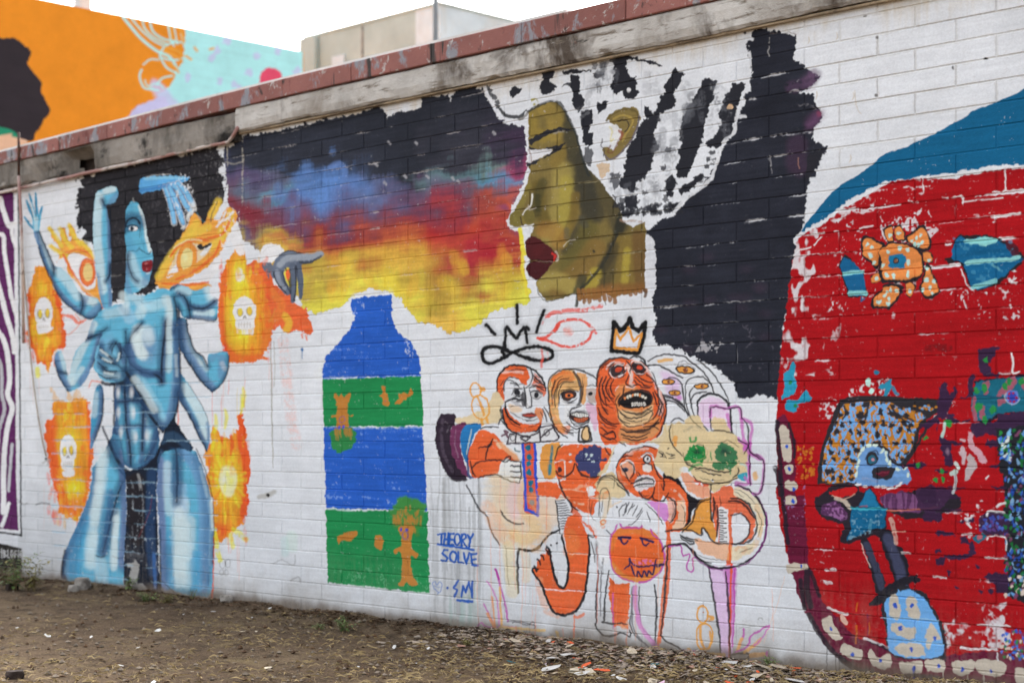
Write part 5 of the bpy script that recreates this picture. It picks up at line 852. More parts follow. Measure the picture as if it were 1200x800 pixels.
# legs of the crowd
fr(740, 600, 4.444)
F("405 290 480 290 545 285 540 400 535 560 530 700 510 750 470 755 455 600 430 450", (206, 176, 208), .9, r=2); F("480 300 540 290 535 480 525 640 510 600 500 420", (182, 98, 170), .85, r=2, soft=8)
S("520 270 516 420 512 600 508 760", 12, (222, 86, 60), 1); S("190 130 178 300 158 500 145 640 138 720", 12, (230, 110, 70), .95)
LL(6, "120 380 130 440 130 560 122 700", "190 180 182 320 172 480 158 600 155 640", "155 640 180 670 240 700 260 725 255 742 200 740 155 748 145 735", "405 290 420 400 440 520 455 620 462 740", "490 310 500 420 508 560 510 740", "400 285 480 292 540 280", "470 762 540 770 600 760 610 740 570 735 520 740 512 760")
LL(4, "10 385 5 480 -5 580 20 640 80 690 130 740", "40 385 40 480 50 580 90 640 130 690", c=(90, 90, 94)); S("20 390 22 480 40 570 80 640 130 700", 18, (200, 130, 186), .75, soft=5); S("535 300 535 500 525 700", 8, MG, .9); S("525 280 545 300", 8, MG, .8)
S("195 180 250 170 262 200 270 230 300 220 290 290 310 310 325 290 318 240 345 240", 8, MG, .95); S("300 180 340 240 400 285 470 300", 9, (120, 44, 116), .8); LL(6, "160 200 180 175 260 165 300 185 350 240 420 285 500 290 560 275 620 240 670 200"); S("560 285 620 250 680 170 705 80 700 0", 7, (120, 44, 116), .85)
RING(370, 530, 28, 42, 9, (222, 150, 66)); LL(9, "398 540 425 550 405 562", c=(222, 150, 66)); RING(380, 645, 42, 68, 9, (222, 150, 66)); LL(8, "362 590 358 650 380 710", "405 620 415 670 400 710", c=(222, 150, 66), a=.9); B(375, 520, 4, 4, (180, 110, 50), 1, 1)
for q, w, c in (("300 715 340 735 480 742", 22, (224, 164, 90)), ("265 720 330 724", 14, (200, 130, 186)), ("585 610 578 660 555 710", 12, MG), ("575 660 550 720", 18, (222, 160, 90)), ("715 590 660 620 620 650 615 680 590 710 540 725", 10, MG), ("670 660 640 690 590 730", 16, (222, 160, 90)), ("718 590 690 640 640 690", 7, (190, 100, 176)), ("620 745 660 740 700 738", 24, (222, 160, 100)), ("705 725 705 745", 12, MG)): S(q, w, c, .88, dry=.12)
S("800 330 760 480 730 560 690 680", 3.5, (232, 180, 160), .7); S("660 560 670 545 685 555", 6, (140, 142, 140), .7); S("560 598 640 596", 3, (110, 110, 110), .7, dry=.4)
fr(600, 600, 4.444)
LL(5, "505 300 485 440 480 560 470 570 500 575 600 580", "432 580 445 610 480 640 530 640 570 625 615 645 610 610", "450 300 440 450 440 560 432 590")
LL(3.5, "465 300 460 420 462 540", "625 390 625 520 640 620 700 690", c=(110, 110, 114)); S("640 390 650 520 670 600", 14, (200, 130, 186), .7, soft=4)

# ---- a second, looser pass of washes, hatching and drips over the crowd
fr(500, 600, 5)
F("330 -180 400 -230 540 -200 550 40 640 60 700 100 560 210 480 200 400 130 360 20 330 -120", (236, 190, 144), .35, soft=26, dry=.36, r=8)
LL(6, "235 -160 300 -30 350 20 380 110 430 190", "430 -10 470 40 520 68 570 66", a=.85); S("360 -30 420 100 480 160", 50, (232, 150, 90), .4, soft=24, dry=.4); S("480 200 490 330 500 470", 46, (236, 196, 150), .5, soft=16, dry=.3); S("620 -80 700 60 640 200", 44, (236, 170, 120), .4, soft=20, dry=.42)
fr(560, 400, 5.714)
for q in ("150 300 175 260", "160 330 180 300", "205 200 260 185 320 195", "240 300 290 280 315 290", "230 330 250 315 290 320", "235 360 280 368 300 355", "360 335 400 325 430 340", "365 375 400 380 425 370", "205 440 240 430", "215 470 260 500 300 515", "300 520 350 530 400 515", "190 500 230 550 290 580", "340 570 390 560", "420 470 440 520", "370 240 430 270", "380 230 435 300", "395 225 440 255", "310 320 316 400 300 430", "285 390 310 410"): S(q, 6, LN, .85, taper=.5)
S("225 395 270 425 300 440", 16, (150, 146, 150), .6, dry=.4); S("270 400 300 380 318 420", 24, (60, 58, 62), .6, dry=.42)
for q in ("480 300 500 240 560 205", "500 330 520 270 570 235", "520 380 530 310 570 270 630 255", "540 440 545 380 560 340", "580 410 640 400", "590 420 650 412", "555 350 600 325 650 328", "600 455 620 480 610 520", "640 545 700 552 740 535", "575 600 640 625", "560 585 620 608 680 600", "730 300 760 290 800 300", "735 400 770 420", "700 240 705 330 690 400", "620 470 700 462 748 478"): S(q, 6, LN, .85, taper=.5)
S("500 260 540 220 610 205", 22, (224, 110, 56), .7, dry=.38); S("490 400 510 500 560 580", 26, (228, 130, 76), .6, dry=.4); S("560 400 600 440 590 520", 30, (214, 212, 210), .6, dry=.35)
for i in range(7): S([632 + 15 * i, 482, 634 + 15 * i, 500], 3, LN, .8); S([640 + 14 * i, 512, 642 + 14 * i, 528], 3, LN, .7)
fr(660, 400, 5.714)
for q in ("250 190 280 150 330 130", "320 170 300 210 320 250", "330 230 380 245 420 220", "400 160 410 200 400 240", "455 130 450 170 470 200", "470 210 520 225 560 200", "540 130 580 180", "590 200 620 260 610 300", "245 340 255 420 300 470", "270 330 285 410 330 450", "300 320 315 380 345 420", "240 530 290 570 350 580", "280 640 330 660", "620 420 660 480 650 540", "600 560 640 590", "420 600 500 612 580 600", "400 580 470 595 550 585", "560 450 600 480 570 530", "430 470 500 490 570 470", "400 510 480 535 560 520", "350 400 360 450 400 490", "380 350 350 400", "660 400 675 460 660 520", "230 250 240 220"): S(q, 8, LN, .85, taper=.5)
for q in ("345 165 370 150 400 160", "480 140 520 145 550 170", "430 180 445 230", "300 160 340 130", "560 170 600 230", "420 300 460 310", "350 330 370 300", "640 330 650 380"): S(q, 9, (222, 200, 194), .75, dry=.3)
fr(600, 520, 5.714)
for q in ("320 240 345 330 410 410", "570 280 620 210 690 230", "560 300 600 240 650 220", "520 360 525 480", "540 380 530 470 560 520", "580 330 590 500", "650 330 640 470", "560 200 600 220", "690 200 680 300"): S(q, 5, (60, 58, 58), .75, taper=.5)
S("430 300 470 280 520 290", 20, (232, 180, 150), .5, dry=.42); S("370 350 420 390 480 400", 14, (236, 200, 170), .6, dry=.42); S("330 300 440 310 540 330", 8, (232, 190, 160), .6, dry=.5)
fr(700, 500, 5.714)
for q in ("150 250 180 215 230 220", "180 330 230 380", "260 300 270 330 300 320", "300 190 340 175 380 200", "250 370 310 350 370 352", "260 395 320 402 380 396", "290 440 320 465 350 455", "410 160 440 175 430 200 455 205", "460 210 440 180", "130 300 140 350 180 400", "430 380 445 420", "500 500 515 560 495 620", "560 520 590 580 575 650"): S(q, 6, LN, .85, taper=.5)
S("140 300 160 360 200 400", 16, (200, 150, 120), .6, dry=.4); S("520 430 570 480 590 560", 20, (236, 200, 180), .6, dry=.42); S("200 180 260 150 340 145", 12, (232, 190, 180), .7, dry=.4)
for i in range(9): S([262 + 14 * i, 366 + 2 * (i % 3), 264 + 14 * i, 392], 3, LN, .7)
fr(780, 520, 5.714)
for q in ("115 60 130 110 180 145", "190 20 230 0 270 30", "350 0 420 -20 490 20", "170 40 200 60 240 60", "380 40 410 60 450 50", "200 185 260 170 340 190 420 195", "230 225 300 245 390 240", "600 430 640 520 620 620", "460 300 540 330 600 400", "460 320 520 350", "360 350 372 420", "330 370 338 480", "150 690 220 740 320 770 430 780", "500 730 580 690"): S(q, 5.5, LN, .8, taper=.5)
for i in range(26): x = 150 + 340 * rng.random(); y = 10 + 130 * rng.random(); S([x, y, x + 8 * rng.normal(), y + 16], 8, ((38, 132, 66), (30, 80, 56), (206, 186, 144))[i % 3], .6, dry=.4)
fr(0, 0, 1)
for x, y, l in ((603, 560, 130), (612, 590, 150), (641, 560, 60), (660, 735, 30), (668, 745, 22), (700, 640, 90), (722, 700, 60), (745, 640, 110), (586, 560, 170), (575, 610, 120), (772, 560, 150), (812, 640, 26), (560, 640, 90), (735, 690, 66), (905, 690, 60), (690, 560, 60), (628, 720, 40)): S([x, y, x + rng.normal() * .5, y + l * .6, x + rng.normal() * 1.2, y + l], .9 + .5 * rng.random(), ((232, 130, 96), (226, 150, 120), (222, 100, 66))[int(rng.integers(3))], .5, taper=.4)

# ---------------------------------------------------------------- red field at the right
RDD, TB, MR, IV, SKB, PLM = (158, 17, 24), (18, 90, 128), (96, 24, 50), (186, 176, 160), (102, 160, 220), (54, 34, 60)
fr(900, 100, 4)
F("155 690 200 620 300 500 360 455 420 420 500 360 560 320 640 290 720 255 800 215 900 165 960 125 1040 90 1120 60 1200 20 1500 -130 1900 -260 2300 -300 2300 420 1200 380 980 395 850 415 680 440 560 460 450 500 330 580 210 665", TB, 1, r=.6, tex=.05)
F("120 720 210 660 330 575 450 495 560 455 700 430 850 410 980 390 1200 372 1600 340 2300 330 2300 430 1200 395 900 420 600 465 420 540 250 650 160 760", (208, 210, 213), .95, r=3)
red = F("140 720 180 690 260 650 320 600 380 565 440 530 520 480 580 455 660 440 740 436 880 440 900 425 1000 412 1100 396 1200 384 1600 352 2300 340 2300 2760 900 2760 700 2740 480 2660 300 2540 160 2380 100 2240 60 2080 40 1900 40 1500 60 1250 90 1000 120 800", RDD, 1, r=2, s=0, keep=1, tex=.09)
fr(0, 0, 1)
zr = red.copy()
# thin paint: white showing through scrubbed edges
_nb = vnoise(16, 22, 61) * .55 + vnoise(6, 9, 62) * .45; SPL(red * zone("920 270 950 258 968 290 950 340 946 380 955 440 925 440 915 380"), (206, 206, 208), .56, _nb, .85); SPL(red * zone("915 280 985 260 985 440 915 440"), (206, 206, 208), .68, _nb * .6 + N_F * .4, .6); SPL(red * zone("935 245 1010 210 1100 205 1080 230 980 260 945 275"), (208, 206, 208), .58, N_F * .55 + N_H * .45, .75)
SPL(red * zone("1030 265 1085 240 1100 270 1080 290 1040 290") , (208, 208, 210), .52, N_F, .8); SPL(red * zone("960 470 1000 455 1040 440 1060 480 1080 470 1120 470 1110 490 960 490"), (206, 206, 208), .58, N_F, .8); SPL(red * zone("1100 720 1180 705 1185 760 1110 755"), (206, 206, 208), .56, _nb * .7 + N_F * .3, .85); SPL(red * zone("1110 340 1200 320 1200 380 1120 370"), (206, 206, 208), .70, N_F, .8); SPL(red, (196, 196, 200), .82, N_F, .4); SPL(red * zone("980 245 1060 235 1060 370 970 370"), (206, 206, 208), .70, N_F, .8); SPL(red * zone("1130 200 1300 200 1300 300 1120 300"), (206, 206, 208), .73, N_H * .6 + N_F * .4, .8)
JNT(red, (120, 10, 16), .75, .8, .3); JNT(red * (1 - sstep(300, 380, SY)), (210, 210, 212), .25, .6, .85); JNT(red, (206, 204, 206), .14, .4, .75)
fr(900, 100, 4)
for q in ("620 560 530 570 450 585", "330 578 380 580 410 574", "170 705 220 695 262 690", "310 688 330 684", "430 670 490 662", "820 528 860 525 910 518 912 560", "910 545 1000 535 1100 530", "1060 612 1120 606 1176 600", "1110 395 1112 490 1050 498", "1115 494 1200 488", "725 440 728 500", "370 545 375 582", "525 620 535 640", "830 745 860 742", "660 545 700 548", "1085 715 1130 720", "120 800 150 770 200 760", "215 750 250 710"): S(q, 7, (214, 214, 214), .9, dry=.38)
S("1165 60 1166 72", 3, (30, 30, 30), 0)
# left border of the field: maroon band with ivory eyes
fr(900, 400, 5)
F("45 480 60 450 85 430 110 460 150 560 165 640 160 760 170 900 210 900 215 1000 220 1100 230 1180 240 1300 270 1415 348 1562 417 1625 470 1690 540 1737 662 1777 760 1830 900 1850 1145 1825 1300 1815 1500 1820 2400 1820 2400 2100 900 2060 750 1995 600 1955 515 1922 435 1872 345 1790 275 1675 225 1590 180 1500 150 1400 125 1300 110 1180 95 1040 75 800 60 600", MR, 1, r=4, tex=.2)
for q, w in (("55 470 60 600 72 760 84 900 100 1040 115 1180", 26), ("120 480 150 570 160 680", 16), ("40 740 60 780 75 900", 30), ("225 1330 230 1450 250 1550", 36), ("190 1400 205 1500 215 1560", 26), ("240 1600 290 1690 360 1790 450 1870", 30), ("430 1860 520 1915 620 1950 760 1990", 36), ("590 1745 680 1790 760 1840", 22), ("250 1350 280 1430 300 1490", 22)): S(q, w, (34, 30, 40), .9, dry=.24)
SPL(zone("90 840 215 840 220 1040 100 1040"), (150, 110, 150), .6, N_F, .7); SPL(zone("90 840 215 840 220 1040 100 1040"), (60, 80, 150), .64, N_B * .3 + N_F * .7, .7)
def eyes(L, dot=(36, 78, 176)):
    for q, x, y in L: F(q, IV, 1, r=2, tex=.06); E(x, y, 9, 13, dot, r=2)
eyes((("70 500 95 490 120 520 140 620 135 700 95 700 80 620", 113, 615), ("98 735 120 722 148 732 146 760 122 778 100 765", 126, 743), ("102 818 140 814 168 828 166 862 135 872 104 856", 150, 862), ("108 912 135 905 168 915 165 950 112 955", 146, 934), ("115 1305 200 1295 230 1300 228 1330 180 1340 120 1360", 193, 1315)))
fr(910, 660, 5.714)
eyes((("300 380 320 360 352 350 375 390 420 470 448 490 430 510 380 512 345 470 310 420", 360, 436), ("432 575 450 540 480 545 560 570 582 605 565 640 520 640 470 620 430 595", 508, 607), ("618 590 640 575 665 620 700 625 740 600 770 630 765 680 740 705 690 710 640 680 618 630", 693, 648)))
fr(950, 640, 4.8)
eyes((("500 645 560 645 622 645 628 690 600 712 520 712 505 690", 577, 685), ("640 640 700 630 750 640 752 700 700 706 655 690", 718, 668), ("800 650 860 638 900 632 926 650 910 700 850 725 802 705", 853, 690), ("935 640 1000 635 1085 650 1096 690 1080 722 1000 730 940 705", 1014, 700), ("1150 690 1200 680 1300 690 1320 760 1260 790 1170 770", 1240, 735), ("1400 690 1480 690 1500 750 1410 760", 1450, 725)))
for x, y, l in ((577, 695, 50), (518, 712, 40), (885, 725, 40), (975, 728, 40), (745, 700, 60)): S([x, y, x, y + l], 8, (186, 176, 160) if x != 577 else (36, 78, 176), .9)
F("520 720 600 714 720 730 740 750 640 745 530 740", (34, 28, 36), .9, r=3)
for x, y, l in ((90, 560, 140), (140, 600, 110), (232, 670, 60)): S([x, y, x + 2, y + l], 6, (60, 60, 62), .8, taper=.4)
SPL(zone("180 620 500 700 480 740 250 700 160 640"), (40, 36, 40), .56, N_F, .7)
# blue cap shapes at upper left
fr(900, 400, 5)
for q in ("85 200 120 165 140 125 160 140 155 190 168 230 155 300 120 325 95 330 80 335 95 270", "105 350 170 340 215 285 240 300 262 335 230 355 175 365 165 410 140 418 105 390"): F(q, (40, 138, 166), 1, r=3, tex=.12)
E(128, 238, 11, 13, (36, 120, 70)); E(160, 374, 10, 12, (36, 120, 70)); S("150 200 160 240", 12, (70, 160, 190), .5)
for x, y, rx, ry, c in ((586, 238, 15, 22, (176, 214, 202)), (606, 287, 15, 18, (176, 214, 202)), (637, 182, 20, 11, (30, 110, 140))): E(x, y, rx, ry, c, r=2)
F("685 240 720 220 718 280 690 330 675 325 690 280 648 275 650 260", (40, 130, 158), 1, r=3); S("730 270 745 300 760 310", 18, (40, 120, 150), .9, dry=.2)
for i in range(44): x = 175 + 95 * rng.random(); y = 610 + 195 * rng.random(); E(x, y, 6 + 3 * rng.random(), 6 + 4 * rng.random(), (188, 110, 36), .85, r=2)
# orange flower with eye
fr(960, 240, 5.714)
OF, OB = (206, 126, 66), (36, 34, 38)
def petal(q, dots=()):
    F(q, OB, 1, r=3); p = np.array(q.split(), float).reshape(-1, 2); c = p.mean(0); F(((p - c) * .80 + c).ravel(), OF, 1, r=2, tex=.2)
    for x, y in dots: E(x, y, 11, 14, (172, 212, 204), .95, rot=rng.random(), r=3)
petal("285 230 310 205 350 215 420 250 440 265 410 330 400 420 380 430 340 380 290 350 282 290", ((325, 268), (355, 285), (340, 330), (365, 385), (350, 340)))
petal("430 160 460 135 490 135 500 200 495 250 460 245 440 210", ((478, 200),)); petal("505 150 530 135 560 150 575 230 560 250 520 240 505 190", ((532, 190),)); petal("570 230 640 170 660 145 705 135 740 200 755 260 740 300 690 315 640 280 600 260", ((650, 220), (680, 205), (690, 250), (640, 260), (665, 270), (620, 240)))
petal("690 320 750 318 760 370 740 390 700 385", ((735, 370),)); petal("710 400 740 410 770 480 800 540 810 580 780 610 730 635 690 610 670 560 690 500", ((720, 500), (715, 430), (765, 510), (690, 570), (735, 560), (750, 595), (715, 505))); petal("580 520 620 515 650 540 630 580 605 625 580 600 575 560", ((605, 575),)); petal("345 480 380 455 420 470 420 510 370 520 345 510", ((385, 490),)); petal("345 650 360 610 420 560 430 530 540 530 560 560 540 620 500 670 460 695 400 690 350 690", ((390, 650), (405, 645), (440, 605), (470, 630), (455, 585), (480, 570), (460, 660), (520, 580)))
F("400 310 430 270 480 245 540 250 600 260 660 290 695 340 700 420 690 480 640 510 560 520 470 525 420 510 395 450 405 380", OB, 1, r=3); F("410 320 440 280 490 258 540 262 600 275 650 300 682 350 688 420 676 470 630 495 560 505 480 508 435 495 410 440 418 380", OF, 1, r=3, tex=.2)
for x, y in ((460, 315), (540, 292), (600, 385), (597, 455), (597, 475), (495, 480), (450, 470), (425, 405), (600, 300)): E(x, y, 12, 17, (172, 212, 204), .95, r=3)
F("462 360 480 335 550 335 580 350 578 410 540 425 480 420 465 395", (24, 108, 148), 1, r=3); E(512, 377, 20, 20, (30, 40, 48)); E(512, 377, 12, 12, (120, 80, 60)); B(520, 372, 5, 5, (200, 180, 160), 1)
# leaves left and right of the flower
F("135 390 170 340 205 350 260 430 300 470 325 590 320 610 210 615 180 560 150 470", OB, 1, r=3); F("142 395 172 352 235 385 275 430 300 480 318 580 300 605 215 605 190 560 160 470", (22, 88, 130), 1, r=2, tex=.12); S("165 460 230 452 285 448", 26, (128, 192, 192), .95); S("205 595 260 590 315 592", 28, (128, 192, 192), .95); S("280 620 280 645 300 625", 12, (22, 88, 130), .9)
fr(1080, 240, 5.714)
F("165 350 205 345 215 250 255 205 330 205 400 200 510 225 600 270 650 310 690 360 640 420 560 490 500 530 440 565 370 575 335 545 280 440 250 385 180 390", OB, 1, r=4); F("208 360 220 265 262 212 320 240 400 215 520 250 580 280 640 340 680 370 620 410 560 470 490 520 420 560 350 560 320 500 280 410 250 375", (20, 92, 134), 1, r=3, tex=.18); F("560 260 620 260 650 320 640 345 600 330", (74, 28, 40), .9, r=3); F("290 240 360 220 470 225 510 245 480 265 420 280 370 258 300 258", (132, 196, 192), 1, r=3); S("300 390 380 378 500 372 600 362 650 352", 30, (132, 194, 192), .95, dry=.08); S("345 555 400 535 490 510", 34, (124, 188, 190), .95, dry=.1); S("470 400 515 430", 18, (100, 160, 170), .7, dry=.3); SPL(zone("210 220 640 240 620 420 350 560 280 420"), (70, 140, 170), .62, N_F, .5)
S("195 405 250 400", 22, (212, 212, 212), .95, dry=.25); S("265 430 300 520 345 570", 9, (212, 212, 212), .9, dry=.2); S("160 268 195 264", 10, (212, 212, 212), .9, dry=.3); S("490 75 560 68 650 58", 13, (214, 214, 214), .9, dry=.25); S("285 640 305 690", 10, (206, 206, 206), .8); SPL(zone("420 540 520 510 640 420 680 400 680 520 560 590 430 600"), (212, 210, 210), .6, N_F, .85); S("595 670 600 690", 12, (206, 206, 206), .8)
# leopard hat figure
fr(900, 400, 5)
HB = (44, 42, 46)
hat = F("300 820 300 720 320 600 355 500 400 390 430 355 520 330 650 330 760 340 860 330 980 335 1060 360 1040 400 960 440 900 500 880 560 850 650 790 720 730 740 720 800 640 835 480 838 340 838", HB, 1, r=3, keep=1)
hat2 = F("320 800 318 720 335 620 380 510 420 410 450 370 540 352 640 352 720 362 760 380 830 400 900 420 925 440 890 470 860 540 840 640 780 705 730 700 690 620 620 600 560 620 525 680 515 810 480 826 340 826", (178, 116, 40), 1, r=2, keep=1)
clip(hat2)
for i in range(640):
    x = 315 + 600 * rng.random(); y = 350 + 475 * rng.random()
    S([x, y, x + 9 * rng.normal(), y + 12 + 8 * rng.random()], 9 + 4 * rng.random(), SKB, .97)
for gy_ in range(9):
    for gx_ in range(11):
        E(325 + 58 * gx_ + 29 * (gy_ % 2) + 9 * rng.normal(), 372 + 55 * gy_ + 9 * rng.normal(), 12 + 7 * rng.random(), 15 + 7 * rng.random(), HB, 1, rot=rng.random() * 3, r=5)
clip(None)
for q in ("590 360 580 420 570 460", "450 380 460 420 440 450", "700 390 740 420 800 440 850 460", "830 370 900 390 960 400", "720 370 760 430 820 470"): S(q, 11, HB, .95)
for i in range(16): x = 830 + 160 * rng.random(); y = 378 + 24 * rng.random(); E(x, y, 9, 7, (SKB, (178, 116, 40))[i % 2], 1)
S("430 345 520 325 640 325 760 335 860 345 980 345 1060 370", 18, HB, 1, dry=.1); S("300 830 305 720 330 600 360 500 400 400 430 350", 14, HB, 1)
S("800 720 860 640 900 560 960 470 1010 430", 16, HB, 1)
# face with pale ring
F("520 820 528 730 550 640 600 612 650 615 690 640 710 690 735 720 800 735 830 770 825 830 700 845 560 850", (104, 146, 194), 1, r=4, tex=.2)
E(610, 685, 36, 42, HB); E(612, 690, 26, 28, (40, 96, 116)); E(618, 690, 10, 12, (190, 130, 140)); S("570 690 590 650 630 640 650 665", 7, HB, .9)
for x, y, a in ((520, 775, 0), (524, 735, 0), (532, 700, .2), (536, 660, .4), (555, 628, .8), (590, 610, 1.5), (630, 606, 1.6), (668, 640, .5), (690, 660, 0), (695, 690, 0), (712, 715, 0), (755, 748, 1.5), (800, 740, 1.3), (820, 780, 0), (528, 840, 1.4), (565, 852, 1.5), (640, 855, 1.5), (680, 850, 1.3), (715, 855, 1.2), (750, 850, 1), (775, 835, .8)): E(x, y, 9, 19, (196, 216, 198) if y < 800 else (220, 222, 216), 1, rot=a, r=2)
F("615 750 660 736 720 738 745 755 720 795 670 805 625 800", HB, 1, r=3); F("632 772 680 760 715 762 700 785 650 792", (84, 26, 42), 1, r=2); S("635 775 705 768", 3, (150, 60, 80), .9); S("560 800 600 810 650 820", 14, (150, 150, 170), .5, dry=.4)
# dress, arms and legs
fr(900, 540, 5)
F("340 170 380 140 520 140 540 180 560 190 590 150 630 190 660 260 700 200 900 170 1100 190 1120 270 960 320 830 340 700 310 690 400 700 470 620 440 540 465 440 485 420 460 440 380 340 340 290 300 270 220 300 200", (40, 34, 42), 1, r=4)
F("365 175 420 165 515 160 518 190 470 205 400 210 365 200", (176, 28, 30), 1, r=3); S("400 220 450 235 480 270", 26, (190, 176, 160), .8, dry=.2); S("370 205 440 222 510 195", 6, (200, 160, 140), .8, dry=.2)
F("320 260 380 235 440 270 470 320 440 350 380 330 310 310", (80, 46, 80), 1, r=4, tex=.35); SPL(zone("320 260 380 235 440 270 470 320 440 350 380 330 310 310"), (160, 110, 160), .56, N_F, .6)
F("670 200 720 185 860 190 920 240 900 285 800 300 700 285 660 240", (84, 48, 82), 1, r=4, tex=.35); SPL(zone("670 200 720 185 860 190 920 240 900 285 800 300 700 285 660 240"), (140, 92, 136), .56, N_V, .5); S("690 292 800 290 920 278 1000 272", 9, (210, 120, 90), .7, dry=.35); F("880 160 1080 170 1070 220 1000 280 900 290", (62, 38, 66), .95, r=4)
F("575 175 590 165 612 178 655 268 692 284 686 392 600 400 520 442 460 462 480 400 488 285 530 262", TB, 1, r=2, tex=.15, s=0); F("578 178 592 168 610 180 645 265 540 260", (30, 110, 150), 1, r=2, s=0); S("490 270 560 280 640 275 690 282", 14, (64, 160, 176), .9, dry=.12); S("540 265 580 262", 8, (150, 80, 90), .8); S("600 340 595 400", 22, (90, 150, 170), .5, dry=.4); SPL(zone("500 300 690 300 680 400 470 460"), (120, 160, 176), .63, N_F, .6)
F("545 475 590 455 640 560 680 690 690 770 650 810 630 760 600 640", (34, 32, 40), 1, r=3); S("575 490 630 620 665 740", 24, (64, 68, 90), .7, soft=12, dry=.2)
F("650 420 720 410 740 470 790 520 820 620 830 700 830 800 760 800 720 720 690 560", (34, 32, 40), 1, r=3); S("700 450 760 600 790 720 800 780", 34, (70, 74, 100), .75, soft=16, dry=.2); S("720 340 740 420 750 480", 26, (200, 176, 160), .6, dry=.35); F("592 460 640 440 660 470 720 640 740 700 700 740 660 640", RDD, 1, r=2); S("545 480 560 540 600 620", 5, (206, 190, 180), .8, dry=.3)
fr(950, 640, 4.8)
F("325 325 360 280 400 250 430 220 450 205 540 170 600 165 620 180 610 200 560 210 500 235 440 260 400 320 350 330", (34, 32, 40), 1, r=3)
# blue mound
F("405 330 400 290 470 240 545 225 650 270 690 350 740 430 755 520 752 640 720 630 600 632 490 620 430 570 425 480 405 400", (40, 40, 46), 1, r=4); F("415 330 430 290 480 270 490 245 510 260 545 238 580 250 640 290 680 350 715 430 738 520 742 610 600 628 500 615 440 580 430 500 428 400", SKB, 1, r=2, tex=.06)
for q in ("440 290 490 280 505 395 450 395", "535 290 590 290 615 400 560 405", "448 450 480 425 540 450 590 455 588 510 540 520 480 490", "645 500 660 450 690 440 725 520 690 530 665 580 650 540", "470 570 520 545 600 545 640 570 640 615 540 620 490 600"): F(q, IV, 1, r=3)
for x, y in ((473, 332), (573, 333), (505, 462), (695, 515), (567, 580)): E(x, y, 10, 13, (36, 78, 176), r=3)
S("395 400 500 402 720 415", 6, (150, 190, 230), .8, dry=.3); S("430 525 600 535 745 550", 6, (150, 190, 230), .8, dry=.35); S("755 450 760 560 758 640", 14, (44, 42, 48), .8, dry=.3)
for x, y, l in ((260, 440, 100), (262, 320, 40), (330, 430, 60)): S([x, y, x - 4, y + l], 9, (190, 110, 36), .6, dry=.35)
S("320 380 322 500", 8, (90, 30, 80), .6, dry=.4); S("175 395 200 430", 26, (226, 180, 160), .8, dry=.25); S("95 345 160 370 205 380", 14, (220, 210, 208), .8, dry=.35); S("300 515 360 535 430 570", 14, (214, 206, 206), .8, dry=.4); S("760 450 775 560", 22, (206, 204, 204), .7, dry=.42); S("940 440 1040 442 1120 448", 9, (214, 212, 212), .9, dry=.3); S("840 570 950 575 1050 580", 14, (214, 212, 212), .9, dry=.3); S("690 170 760 176", 10, (214, 212, 212), .8, dry=.3); S("85 130 140 130", 16, (214, 212, 212), .8, dry=.4); S("65 195 115 205", 18, (214, 212, 212), .8, dry=.4)
S("1050 600 1055 640", 9, (206, 206, 206), .9)
# plum rags, ghosts and the spotted fish
fr(1040, 400, 5)
def rag(q, a=1.): F(q, PLM, a, r=5, tex=.15)
rag("530 45 600 35 650 42 625 90 605 120 620 190 680 180 660 195 560 195 540 120 532 90"); rag("310 270 330 240 355 245 350 270 370 300 390 255 400 300 380 370 340 440 300 450 290 380 300 320"); rag("180 500 250 450 300 450 290 530 285 480 240 515"); rag("485 200 515 200 500 310 520 330 430 335 430 322 470 318"); rag("365 420 390 430 400 460 480 455 480 470 400 472 345 480"); rag("500 480 650 470 665 550 590 545 505 555"); rag("330 545 345 570 440 590 435 605 380 610 385 720 340 725 325 640 305 590 300 565", 1); rag("80 722 180 705 235 722 170 745 100 735"); rag("270 762 310 750 365 755 330 770"); rag("590 735 640 722 680 730 640 748"); rag("580 580 680 570 800 590 780 600 660 605 590 615")
for x, y in ((578, 110), (180, 722), (222, 568), (318, 760)): E(x, y, 14, 13, (40, 130, 60), r=4)
E(360, 480, 22, 26, (40, 130, 60), r=5); S("338 480 330 520 322 560", 16, (176, 206, 196), .85, dry=.25); B(355, 645, 20, 30, (140, 110, 130), .8)
F("470 560 480 530 495 550 500 590 560 660 580 720 540 700 500 650 475 610", (190, 150, 158), .95, r=4, dry=.12); F("430 640 440 615 455 640 450 690 440 715", (186, 166, 170), .95, r=3); F("465 690 480 660 500 690 515 740 480 800 455 800 460 740", (170, 160, 160), .95, r=4, dry=.12); S("435 575 455 580", 16, (190, 166, 170), .9); S("398 715 415 735", 22, (190, 206, 200), .9, dry=.2)
S("725 70 738 130 735 185 770 178", 11, (216, 214, 212), .95); S("650 188 720 186", 7, (206, 204, 204), .8, dry=.4)
F("490 330 510 250 530 225 700 205 900 190 1100 200 1100 440 800 420 650 430 600 470 560 480 510 450 495 400", (36, 30, 46), 1, r=4); F("498 330 520 250 540 232 700 215 900 205 1100 210 1100 420 800 410 650 420 580 460 520 455 500 400", (26, 98, 118), 1, r=3, tex=.2)
for q in ("555 270 570 235 595 240 590 300 565 310", "640 310 690 230 740 205 755 250 720 290 660 320", "500 340 515 335 525 450 505 455", "540 440 555 380 575 390 560 455", "640 350 680 330 690 360 650 380", "790 220 850 215 860 280 800 290"): F(q, (150, 84, 100), 1, r=3)
for x, y in ((522, 285), (570, 275), (525, 385), (540, 380), (610, 400), (715, 238), (570, 460), (690, 265), (620, 390), (790, 235), (860, 260), (930, 300), (1000, 260)): E(x, y, 16, 22, (40, 128, 66), 1, r=4)
E(728, 326, 38, 40, (96, 120, 190), r=3); E(728, 326, 28, 30, (50, 66, 160), r=2)
